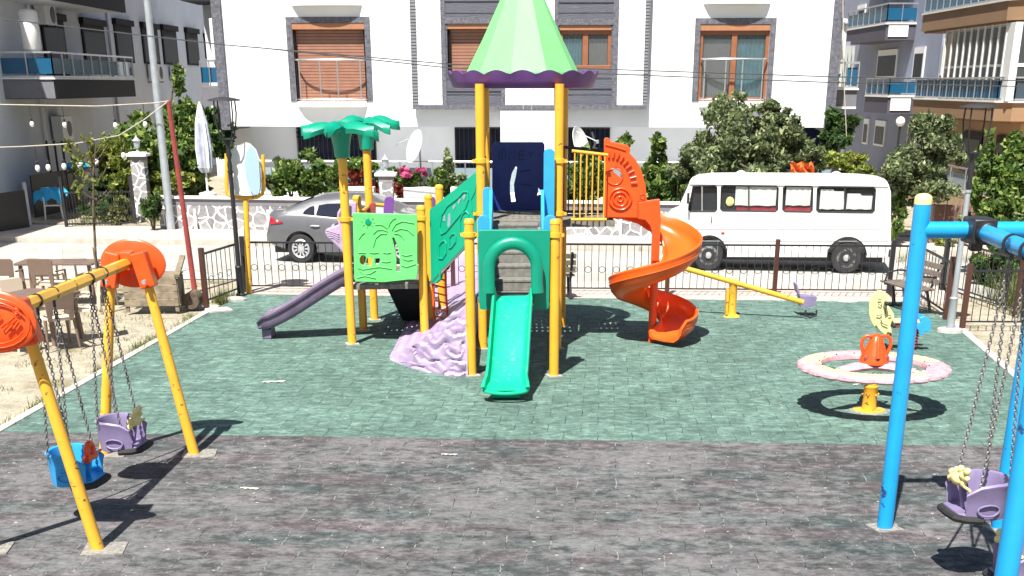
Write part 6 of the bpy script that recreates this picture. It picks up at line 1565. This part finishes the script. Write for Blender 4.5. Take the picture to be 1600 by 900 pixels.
# right: purple grey block
PB = empty('apartment_block', (18, 40, 0), 'purple grey block in the gap between the white block and the brown block', 'building')
PX, PO = 15.8, 14.6
B1('wall', 'shaded_lilac', PB, PX, 30, yF + 1, 62, 0, 12); B1('end_wall', 'shaded_lilac', PB, 8, 30, 62, 63, 0, 12)
def pbal(px0, px1, py0, py1, rail, X=PO):
    a, b = VX(px0, py0, X), VX(px1, py0, X); y0, y1 = sorted((a.y, b.y)); pz = px1
    z1, z0 = VX(px1, py0, X).z, VX(px1, py1, X).z
    B1('balcony_slab', 'purple_band', PB, X, PX, y0, y1, z0, z1); B1('slab_edge', 'white', PB, X - .04, PX, y0 - .04, y1, z1 + .002, z1 + .06); B1('slab_front', 'white_pl', PB, X + .1, X + .9, y0 - .03, y0 - .003, z0 + .12, z1 - .04)
    railbox(PB, X, PX, y0, y1, z1 + .06, VX(px1, rail, X).z)
pbal(1324, 1385, 38, 62, 6); pbal(1352, 1388, 152, 178, 122, 14.4); pbal(1330, 1395, -70, -40, -100)
mb = MB(); 
q = lambda px, py: V(px, py, 27.5)
x0, x1 = q(1296, 0).x, q(1353, 0).x
B1('balcony_slab', 'midslab', AB, *[0.01] * 6) if False else None
CBk = empty('side_balcony', (x0, 27.5, 0), 'grey side balcony at the right corner of the white block holding blue basins', 'balcony')
B1('slab', 'midslab', CBk, x0, x1, 27.5, 29.5, q(0, 166).z, q(0, 141).z); B1('slab_edge', 'white', CBk, x0 - .03, x1 + .03, 27.45, 29.5, q(0, 140.5).z, q(0, 138).z); B1('lower_strip', 'white_pl', CBk, x0, x1, 27.47, 27.49, q(0, 170).z, q(0, 166.5).z)
B1('wall_end', 'shaded_lilac', CBk, x0 - .2, x1 + .4, 29.5, 29.8, 0, q(0, 60).z)
mb = MB(); z0, z1 = q(0, 138).z, q(0, 98).z
for z in (z0 + .02, z1): mb.bar((x0, 27.52, z), (x1, 27.52, z), .05, .07)
for i in range(6): x = x0 + (x1 - x0) * i / 5; mb.bar((x, 27.52, z0), (x, 27.52, z1), .035, .035)
mb.build('balcony_rail', 'chrome', CBk, smooth=0); B1('balcony_glass', 'blueglass', CBk, x0 + .8, x1 - .03, 27.56, 27.57, z0 + .1, z1 - .15)
for (px, py, m_, lb) in ((1310, 122, 'bluecloth', 'blue plastic basin stacked on the corner balcony of the white block'), (1308, 134, 'redcloth', 'dark red basin under the blue basin on the corner balcony')):
    p = q(px, py); mb = MB(); mb.lathe([(.16, -.12), (.26, .12), (.28, .14), (.24, .12), (.14, -.09)], (p.x, 28.0, p.z), 16); tag(mb.build('basin', m_), lb, 'basin')
mb = MB(); P = []; n_ = 40
for i in range(n_ + 1): x = q(1322, 0).x + (q(1370, 0).x - q(1322, 0).x) * i / n_; P += [(x, 29.0 + .12 * math.sin(i * 1.2), q(0, 136).z), (x, 29.0 + .12 * math.sin(i * 1.2), q(0, 68).z)]
mb.add(P, [(2 * i, 2 * i + 2, 2 * i + 3, 2 * i + 1) for i in range(n_)]); tag(mb.build('awning_curtain', 'curtain', smooth=50), 'pale striped curtain hanging at the corner balcony of the white block', 'curtain')
mb = MB(); boxp(mb, q(1306, 0).x, q(1319, 0).x, 27.0, 27.4, q(0, 94).z, q(0, 31).z); cb_ = tag(mb.build('boiler', 'white_pl', smooth=0, bevel=.04), 'white boiler box beside the right corner of the white block', 'boiler')
mb = MB(); mb.ball((q(1312, 38).x, 26.95, q(0, 38).z), .08); mb.build('flue', 'grey_pole', cb_)
for r_ in ((1370, 78, 1400, 122), (1426, 74, 1442, 124), (1340, 8, 1352, 28), (1348, 185, 1356, 225), (1366, 188, 1382, 228), (1417, 193, 1430, 235)): sidewin(PB, PX, -1, *r_, frame='white_pl', box=False)
cable('hanging_cable', [V(1317, -20, 24.3), V(1318, 110, 24.3), V(1323, 222, 24.3)], .015, 'palewire', 'white cable hanging beside the right corner of the white block')
cable('hanging_cable', [V(818, 138, 24.4), V(817, 225, 24.4)], .01, 'palewire', 'left thin cable hanging on the white column below the roof')
cable('hanging_cable', [V(833, 138, 24.4), V(830, 180, 24.4), V(826, 225, 24.4)], .01, 'palewire', 'right thin cable hanging on the white column below the roof')
mb = MB(); p = V(1407, 190, 25); mb.ball(p, .14, 14, 10); e = tag(mb.build('globe_lamp', 'white_pl', smooth=80), 'white globe lamp on a thin post between the right trees', 'lamp'); mb = MB(); mb.tube([p, (p.x, p.y, 0)], .035, 8); mb.build('pole', 'black', e)

# ============================================================ garden walls, pillars, gate
def wline(x): return 22.45 - .087 * (x + 10.4)
def gwall(x0, x1, label, h=.98):
    e = empty('stone_garden_wall', (x0, wline(x0), 0), label, 'garden wall'); a, b = Vector((x0, wline(x0) + .12, 0)), Vector((x1, wline(x1) + .12, 0)); up = Vector((0, 0, 1))
    mb = MB(); mb.bar(a + up * (.1 + (h - .28) / 2), b + up * (.1 + (h - .28) / 2), .24, h - .30); mb.build('stone_face', 'crazy', e, smooth=0)
    mb = MB(); mb.bar(a + up * (h - .13), b + up * (h - .13), .25, .17); mb.build('grey_band', 'midslab', e, smooth=0)
    mb = MB(); mb.bar(a + up * (h - .01), b + up * (h - .01), .36, .06); mb.build('coping', 'white', e, smooth=0, bevel=.008)
    k = int((x1 - x0) / 1.7)
    mb = MB()
    for i in range(k): p = a.lerp(b, (i + .5) / k) + Vector((0, -.125, .38)); mb.box(p, (.07, .03, .58))
    mb.build('white_strip', 'white', e, smooth=0)
gwall(-10.1, -3.9, 'white and grey crazy paving garden wall left of the playset'); gwall(-3.55, 8.6, 'crazy paving garden wall running behind the tower and minibus')
def pillar(x, y, h, w_, label, lant=True):
    e = empty('stone_pillar', (x, y, 0), label, 'pillar')
    mb = MB(y); mb.box((x, y, .1 + (h - .2) / 2), (w_, w_, h - .2)); mb.build('shaft', 'crazy', e, smooth=0); mb = MB(y); mb.box((x, y, h - .06), (w_ + .03, w_ + .03, .10)); mb.build('grey_band', 'midslab', e, smooth=0)
    mb = MB(y); mb.box((x, y, h + .03), (w_ + .2, w_ + .2, .08)); mb.box((x, y, h + .09), (w_ + .05, w_ + .05, .04)); mb.build('cap', 'white', e, smooth=0, bevel=.01)
    if lant:
        o = tag(None or (lambda m_: (m_.lathe([(.07, 0), (.03, .04), (.03, .10), (.08, .14), (.10, .30), (.13, .31), (.04, .40), (.015, .46)], (x, y, h + .11), 8), m_.build('lantern', 'grey_pole', smooth=30))[1])(MB()), 'small grey lantern on ' + ('the white gate pillar' if x < -8 else 'the pillar behind the palm tops'), 'lantern')
p = G(222, 356); pillar(p.x, p.y + .25, 2.02, .38, 'white and grey stone gate pillar by the far kerb at the left')
pillar(-3.72, wline(-3.72) + .15, 1.62, .36, 'stone pillar in the garden wall behind the palm tops')
a, b = G(105, 360), G(212, 357); e = empty('metal_gate', a, 'low black iron gate panel left of the white stone pillar', 'gate')
mb = MB()
for z in (.08, .95): mb.bar((a.x, a.y, z + .1), (b.x, b.y, z + .1), .04, .04)
for i in range(24): t = i / 23; mb.bar((a.x + (b.x - a.x) * t, a.y + (b.y - a.y) * t, .12), (a.x + (b.x - a.x) * t, a.y + (b.y - a.y) * t, 1.05), .014, .014)
mb.build('bars', 'black', e, smooth=0)
for p in (a, b): mb = MB(); mb.box((p.x, p.y, .75), (.08, .08, 1.5)); mb.build('post', 'black', e, smooth=0)
a, b = G(-30, 372), G(48, 360); e = empty('metal_fence', b, 'dark panel fence cut by the left edge of the photo', 'fence')
mb = MB(); mb.bar((a.x, a.y, .6), (b.x, b.y, .6), .05, 1.0); mb.build('panel', 'black', e, smooth=0); mb = MB(); mb.tube([(b.x, b.y, 0), (b.x, b.y, 1.35)], .06, 10); mb.build('post', 'grey_pole', e)
a, b = G(48, 350), G(102, 338); e = empty('metal_fence', a, 'black mesh fence behind the white chair at the left', 'fence')
mb = MB(); mb.bar((a.x, a.y + .3, .75), (b.x, b.y + 1.2, .75), .04, 1.2); mb.build('panel', 'black', e, smooth=0)
for i in range(4): x = G(82 + i * 12, 300).x * .82; mb = MB(); mb.tube([(x, 25.6, 0), (x, 25.6, 2.3)], .035, 6); tag(mb.build('garden_stake', 'black'), ['leftmost black stake in the left garden', 'second black stake from the left in the left garden', 'third black stake from the left in the left garden', 'rightmost black stake in the left garden'][i], 'stake')
# white chair with blue cloth, crate and folded clothes
p = G(86, 350); e = chair((p.x, p.y, .1), R(20), 'tall white plastic chair with blue cloth by the left gate', 'white_pl', group='white garden chairs')
mb = MB(); P = []; n_ = 10
for i in range(n_ + 1):
    for j in range(n_ + 1): P.append((p.x - .45 + .9 * i / n_, p.y - .15 + .36 * j / n_, 1.02 + .06 * math.sin(i * 1.3 + j) - .25 * max(0, abs(i / n_ - .5) - .3) * 3 - (.3 if j == 0 else 0)))
mb.add(P, [(i * (n_ + 1) + j, (i + 1) * (n_ + 1) + j, (i + 1) * (n_ + 1) + j + 1, i * (n_ + 1) + j + 1) for i in range(n_) for j in range(n_)]); o = mb.build('cloth', 'bluecloth', smooth=80); tag(o, 'bright blue cloth draped over the white chair', 'cloth')
p = G(112, 345); mb = MB()
for z in (.1, .75, 1.4): mb.plate([(-.35, -.25), (.35, -.25), (.35, .25), (-.35, .25)], ((p.x, p.y + .8, z), (1, 0, 0), (0, 1, 0)), .03)
for x in (-.33, .33):
    for y in (-.23, .23): mb.bar((p.x + x, p.y + .8 + y, 0.1), (p.x + x, p.y + .8 + y, 1.45), .03, .03)
tag(mb.build('shelf_rack', 'brownpost', smooth=0), 'brown open shelf rack beside the white chair', 'rack')
mb = MB(); mb.ball((p.x - .05, p.y + .8, 1.55), (.40, .25, .14), 9, 6); tag(mb.build('bundle', 'bluecloth', smooth=40), 'blue bundle on top of the brown rack', 'bundle')
# folded parasol
p = V(318, 230, 24.3); e = empty('folded_parasol', (p.x, p.y, 0), 'folded white and blue striped parasol behind the grey pole', 'parasol')
mb = MB(); mb.lathe([(.26, 0.15), (.26, .45), (.06, .5), (.03, .52), (.03, 3.1)], (p.x, p.y, .4), 16); mb.build('stand', 'white', e, smooth=30)
mb = MB(p.y); n_ = 24; P = []
for r_, z in ((.10, 1.45), (.17, 1.6), (.19, 2.2), (.14, 2.9), (.05, 3.38), (.02, 3.45)):
    for j in range(n_): a_ = 2 * PI * j / n_; rr = r_ * (1 + .28 * (j % 2)); P.append((p.x + rr * math.cos(a_), p.y + rr * math.sin(a_), z + .0))
mb.add(P, [(i * n_ + j, i * n_ + (j + 1) % n_, (i + 1) * n_ + (j + 1) % n_, (i + 1) * n_ + j) for i in range(5) for j in range(n_)])
for k_ in range(len(mb.mi)): mb.mi[k_] = 1 if (k_ % 6) in (1, 2) else 0
mb.build('canopy', ['umbcloth', M['white']], e, smooth=0)
# satellite dishes
def dish(px, py, Y, rx, rz_, label, flip=1):
    p = V(px, py, Y); e = empty('satellite_dish', p, label, 'satellite dish'); q_ = Matrix.Rotation(R(-62 * flip), 3, 'Z') @ Matrix.Rotation(R(72), 3, 'X')
    mb = MB(); mb.lathe([(.01, .0), (.2, .02), (.36, .06), (.46, .11), (.465, .10), (.36, .045), (.2, .0), (.01, -.02)], p, 28, q_, 1.0, rz_); mb.build('reflector', 'white_pl', e, smooth=70)
    d = q_ @ Vector((0, -.1, .62)); mb = MB(p.y); mb.tube([p + q_ @ Vector((0, .38, .05)), p + d], .015, 6); mb.box(p + d, (.07, .12, .10)); mb.build('feed_arm', 'grey_pole', e)
    mb = MB(); mb.tube([p + Vector((.05, .1, 0)), Vector((p.x + .1, p.y + .25, .2))], .03, 8); mb.build('mast', 'grey_pole', e)
dish(652, 230, 23.6, 1, 1.0, 'white satellite dish on the terrace behind the green ramp')
dish(903, 226, 24.0, 1, 1.05, 'white satellite dish right of the roofed tower', -1)
cable('coiled_cable', [V(925, 206, 24.3), V(930, 225, 24.3), V(922, 245, 24.3), V(934, 262, 24.3), V(926, 280, 24.3)], .03, 'wire', 'bundle of dark cables right of the satellite dish')
# planters on the terrace edge
for px, w_, lb in ((660, 1.0, 'long white planter box with pink flowers on the garden wall'), (560, .9, 'white planter box behind the palm posts'), (730, .9, 'white planter box right of the pink flowers')):
    p = V(px, 300, 22.6); mb = MB(); mb.box((p.x, 22.6, 1.1), (w_, .3, .28)); tag(mb.build('planter', 'white', smooth=0, bevel=.01), lb, 'planter')

# ============================================================ plants
def bush(name, spec, m, label, cat, n=2600, size=.07, trunk=None, group=None, clumps=16, seed=None, extra=()):
    """spec: list of (px, py, half width px, half height px, depth, half depth m)"""
    seed = seed if seed is not None else len(bpy.data.objects); x0 = V(spec[0][0], spec[0][1], spec[0][4])
    e = empty(name, (x0.x, x0.y, 0), label, cat, group); mb = MB()
    for i, (px, py, hw, hh, Y, hd) in enumerate(spec):
        c = V(px, py, Y); k = (Y * _c + (CAM_H - c.z) * _s) / FPX
        leaves(mb, c, (hw * k, hd, hh * k), int(n * (hw * hh) / sum(s_[2] * s_[3] for s_ in spec)), size, seed + i * 13, clumps)
    mb.build('crown' if trunk else 'foliage', m, e, smooth=0, fix=False)
    for nm, L in extra: 
        mb = MB()
        for (px, py, hw, hh, Y, hd), mm, nn, sz in L:
            c = V(px, py, Y); k = (Y * _c + (CAM_H - c.z) * _s) / FPX; leaves(mb, c, (hw * k, hd, hh * k), nn, sz, seed + 99, 10)
        mb.build(nm, L[0][1], e, smooth=0, fix=False)
    mb = MB(); r = random.Random(seed)
    c = V(spec[0][0], spec[0][1], spec[0][4]); k = (c.y * _c + (CAM_H - c.z) * _s) / FPX
    if trunk:
        bx = c.x + trunk.get('dx', 0); rt = trunk['r']; zc = c.z - spec[0][3] * k * .35
        mb.tube([(bx, c.y, 0), (bx + .05, c.y, zc * .5), (c.x, c.y, zc)], [rt * 1.3, rt, rt * .75], 8)
        for j in range(trunk.get('limbs', 7)):
            s_ = spec[j % len(spec)]; cc = V(s_[0], s_[1], s_[4]); a_ = r.uniform(0, 2 * PI); L = .75
            end = cc + Vector((math.cos(a_) * s_[2] * k * L, math.sin(a_) * s_[5] * L / SY, r.uniform(-.2, .75) * s_[3] * k)); st = Vector((bx + .03, c.y, zc * r.uniform(.7, 1.0)))
            mb.tube([st, st.lerp(end, .5) + Vector((0, 0, .1)), end], [rt * .55, rt * .3, rt * .1], 6)
        mb.build('trunk', 'bark', e)
    else:
        for j in range(6):
            a_ = r.uniform(0, 2 * PI); end = c + Vector((math.cos(a_) * spec[0][2] * k * .6, math.sin(a_) * spec[0][5] * .6 / SY, spec[0][3] * k * .4)); mb.tube([(c.x, c.y, max(0, c.z - spec[0][3] * k - .6)), end], [.03, .012], 5)
        mb.build('stem', 'bark', e)
    return e
bush('garden_tree', [(258, 215, 58, 58, 25, 1.3), (220, 250, 58, 50, 25, 1.2), (290, 265, 42, 55, 24.8, 1.0), (296, 190, 34, 44, 25.2, .9), (200, 290, 45, 40, 24.8, 1.0), (278, 125, 7, 28, 25.1, .25)], 'leaf', 'large green garden tree behind the grey utility pole', 'tree', 19000, .10, dict(r=.13), clumps=22)
bush('climbing_plant', [(338, 190, 26, 22, 25.5, .5), (345, 225, 20, 25, 25.4, .5)], 'leaf_dark', 'dark climber at the left lower corner of the white block', 'climber', 2500, .10)
bush('shrub', [(265, 290, 26, 20, 23.6, .5), (285, 278, 16, 16, 23.7, .4)], 'leaf_yel', 'yellow green shrub behind the garden wall right of the white pillar', 'shrub', 1800, .07)
bush('shrub', [(236, 320, 16, 20, 22.2, .3)], 'leaf_dark', 'small dark shrub growing in front of the garden wall by the pillar', 'shrub', 700, .07)
bush('shrub', [(180, 300, 42, 36, 24.5, .9), (172, 325, 40, 18, 24, .7)], 'leaf_dark', 'dark shrub behind the low black gate', 'shrub', 3500, .10)
bush('shrub', [(186, 332, 26, 22, 23.2, .5)], 'grass', 'dry grassy clump behind the low black gate', 'shrub', 1500, .05)
bush('shrub', [(205, 260, 28, 34, 24.4, .6), (160, 245, 18, 30, 24.4, .5)], 'leaf_yel', 'pale yellow green shrub at the left of the large garden tree', 'shrub', 2600, .09)
bush('oleander', [(478, 278, 40, 30, 22.9, .6), (452, 285, 24, 22, 22.8, .5), (510, 275, 22, 26, 22.8, .5), (482, 245, 12, 10, 22.9, .3)], 'leaf', 'leafy oleander on the garden wall above the grey car', 'shrub', 4200, .09)
bush('shrub', [(560, 272, 28, 20, 22.9, .4)], 'redleaf', 'red leaved plants between the two palm posts', 'shrub', 1200, .07, extra=(('green_leaves', [((560, 262, 34, 20, 22.8, .4), 'leaf', 900, .07)]),))
bush('flowering_shrub', [(650, 288, 26, 18, 22.7, .4), (690, 285, 30, 20, 22.7, .4)], 'leaf', 'shrub with pink flowers left of the green ramp', 'shrub', 2600, .07, extra=(('flowers', [((645, 271, 22, 9, 22.55, .3), 'flower', 420, .06)]),))
bush('shrub', [(720, 290, 24, 20, 22.7, .4), (702, 260, 9, 22, 23, .2)], 'olive', 'grey green shrub above the green ramp with one tall shoot', 'shrub', 1800, .06)
bush('shrub', [(915, 285, 36, 42, 22.8, .6), (900, 300, 26, 30, 22.7, .5)], 'leaf', 'leafy shrub behind the yellow barred railing', 'shrub', 4000, .09)
bush('shrub', [(1020, 290, 34, 48, 22.8, .7), (990, 300, 30, 34, 22.6, .6), (975, 225, 14, 14, 23.2, .3), (1028, 240, 16, 30, 23, .4)], 'leaf', 'tall loose shrub right of the orange entry panel', 'shrub', 5200, .08)
bush('olive_tree', [(1130, 225, 62, 52, 22.6, 1.5), (1090, 262, 58, 42, 22.3, 1.2), (1145, 175, 38, 26, 22.8, .9), (1180, 255, 60, 40, 22.2, 1.2)], 'olive', 'large olive tree behind the front half of the minibus', 'tree', 13000, .062, dict(r=.12, limbs=10), clumps=26)
bush('olive_tree', [(1215, 215, 48, 42, 22.9, 1.2), (1240, 245, 48, 34, 22.6, 1.0), (1200, 180, 30, 20, 23, .7)], 'olive', 'second olive tree behind the rear half of the minibus', 'tree', 9000, .062, dict(r=.10, limbs=9), clumps=22)
bush('climbing_plant', [(1312, 195, 24, 24, 24.5, .5), (1302, 225, 20, 26, 24.3, .5)], 'leaf_dark', 'dark climber at the right lower corner of the white block', 'climber', 2600, .09)
bush('shrub', [(1318, 258, 34, 22, 22.6, .6), (1350, 270, 24, 16, 22.2, .5)], 'leaf_yel', 'bright yellow green shrub above the rear of the minibus', 'shrub', 3000, .06)
bush('olive_tree', [(1448, 240, 56, 52, 20.6, 1.2), (1430, 285, 54, 30, 20.3, 1.0), (1462, 200, 30, 30, 20.7, .7), (1408, 262, 30, 36, 20.3, .8)], 'olive', 'rounded olive tree at the foot of the brown block', 'tree', 13000, .058, dict(r=.10, limbs=9), clumps=24)
bush('shrub', [(1402, 318, 14, 34, 20.4, .5), (1400, 355, 12, 16, 20.0, .4)], 'leaf', 'leafy shrub right behind the rear of the minibus', 'shrub', 1800, .07)
bush('shrub', [(1478, 378, 14, 9, 20.0, .3)], 'leaf_yel', 'small yellow green tuft at the foot of the brown brick wall', 'shrub', 500, .06)
bush('hedge_tree', [(1565, 300, 46, 58, 17.2, 1.1), (1590, 260, 40, 44, 17.3, 1.0), (1550, 345, 40, 40, 17, .9), (1540, 245, 12, 34, 17.2, .3), (1582, 225, 12, 20, 17.3, .3), (1600, 320, 40, 60, 17, 1)], 'leaf', 'tall leafy bush at the right edge beside the brown block', 'bush', 14000, .065, dict(r=.06, limbs=8), clumps=26)
bush('shrub', [(1560, 410, 44, 38, 16.4, .9), (1590, 440, 40, 34, 16.0, .8)], 'leaf_dark', 'dark low bush behind the right fence', 'shrub', 6000, .075)
bush('shrub', [(452, 262, 26, 18, 23.1, .5), (520, 290, 30, 18, 22.9, .5), (425, 290, 16, 18, 22.9, .4)], 'olive', 'pale loose shrub beside the oleander above the boot of the grey car', 'shrub', 2600, .07)
bush('shrub', [(600, 290, 34, 14, 23.0, .4), (630, 300, 24, 12, 23.0, .4)], 'redleaf', 'reddish low plants around the stone pillar behind the palm tops', 'shrub', 1200, .06, extra=(('green_leaves', [((612, 280, 34, 16, 23.1, .4), 'leaf', 900, .06)]),))
bush('shrub', [(712, 292, 34, 16, 22.9, .4), (742, 300, 18, 14, 22.9, .3)], 'olive', 'low grey green planting along the terrace behind the green ramp', 'shrub', 2000, .06)
bush('shrub', [(1060, 300, 34, 30, 22.4, .6), (1045, 330, 22, 16, 22.0, .4)], 'leaf', 'green shrub behind the windscreen of the minibus', 'shrub', 2800, .07)
# sapling with a thin trunk near the cafe tables
p = G(157, 487); e = empty('sapling', (p.x, p.y, 0), 'thin young tree with sparse pale leaves beside the cafe tables', 'tree')
t_ = [(p.x, p.y, 0), (V(151, 430, p.y).x, p.y, V(0, 430, p.y).z), (V(146, 330, p.y).x, p.y, V(0, 330, p.y).z), (V(146, 270, p.y).x, p.y, V(0, 270, p.y).z), (V(150, 225, p.y).x, p.y, V(0, 225, p.y).z)]
mb = MB(); mb.tube(t_, [.028, .025, .022, .016, .008], 8)
r = random.Random(4); tips = []
for k in range(22):
    z = t_[2][2] + (t_[4][2] - t_[2][2]) * r.random() * .8; a_ = r.uniform(0, 2 * PI); st = Vector((t_[3][0], p.y, z)); en = st + Vector((math.cos(a_) * .30, math.sin(a_) * .30, r.uniform(.15, .5))); en.z = min(en.z, t_[4][2] + .1); mb.tube([st, st.lerp(en, .5) + Vector((0, 0, -.04)), en], [.012, .008, .004], 5); tips.append(en)
mb.build('trunk', 'bark', e)
mb = MB()
for t in tips: leaves(mb, t, (.09, .09, .14), 22, .035, r.randint(0, 999), 4)
mb.build('crown', 'leaf_yel', e, smooth=0, fix=False)
mb = MB(); mb.tube([(p.x + .05, p.y - .05, 0), (p.x + .04, p.y - .05, 1.2)], .014, 6); mb.build('support_stake', 'wood', e)
# grass growing in the dry ground
mb = MB(); r = random.Random(12)
def blades(x, y, n_, sp, h, z=-.05):
    for i in range(n_):
        px, py = x + r.gauss(0, sp), y + r.gauss(0, sp); a_ = r.uniform(0, 2 * PI); d = Vector((math.cos(a_), math.sin(a_), 0)); hh = h * r.uniform(.4, 1.2); b_ = Vector((px, py, z)); w_ = .006
        mb.add([b_ - d * w_, b_ + d * w_, b_ + Vector((r.gauss(0, .3) * hh, r.gauss(0, .3) * hh, hh))], [(0, 1, 2)])
for k in range(26): t = r.random(); x = -6.25 + .55 * t * 1.0 - r.random() * .15; blades(x, 9.2 + 5.3 * t, 40, .07, .14)
for k in range(90): blades(r.uniform(-11, -6.4), r.uniform(9.5, 16.5), 22, .10, .07)
for k in range(40): blades(r.uniform(-12.5, -9.6), r.uniform(23.1, 25), 60, .2, .35, .13)
for k in range(16): blades(r.uniform(-5.9, -5.6), r.uniform(14.5, 15.5), 30, .05, .22)
for k in range(20): blades(r.uniform(7.5, 9.6), r.uniform(10, 13.2), 24, .1, .1)
for k in range(26): blades(r.uniform(8.9, 9.9), r.uniform(14.0, 15.2), 60, .12, .7)
for k in range(10): blades(r.uniform(8.5, 11), r.uniform(17.2, 19.0), 40, .15, .2)
tag(mb.build('grass', 'grass', smooth=0, fix=False), 'dry grass tufts along the kerbs and in the gardens', 'grass', kind='stuff')
# bright orange cloth seen over the minibus roof
p = V(1254, 262, 21.5); mb = MB(); P = []; n_ = 8
for i in range(n_ + 1):
    for j in range(n_ + 1): P.append((p.x - .32 + .62 * i / n_, 21.5 + .06 * math.sin(i * 1.7 + j), V(0, 275, 21.5).z + (V(0, 254, 21.5).z - V(0, 275, 21.5).z) * j / n_ + .03 * math.sin(i * 2)))
mb.add(P, [(i * (n_ + 1) + j, (i + 1) * (n_ + 1) + j, (i + 1) * (n_ + 1) + j + 1, i * (n_ + 1) + j + 1) for i in range(n_) for j in range(n_)]); tag(mb.build('orange_cloth', 'orangecloth', smooth=60), 'orange patterned cloth showing just above the minibus roof', 'cloth')
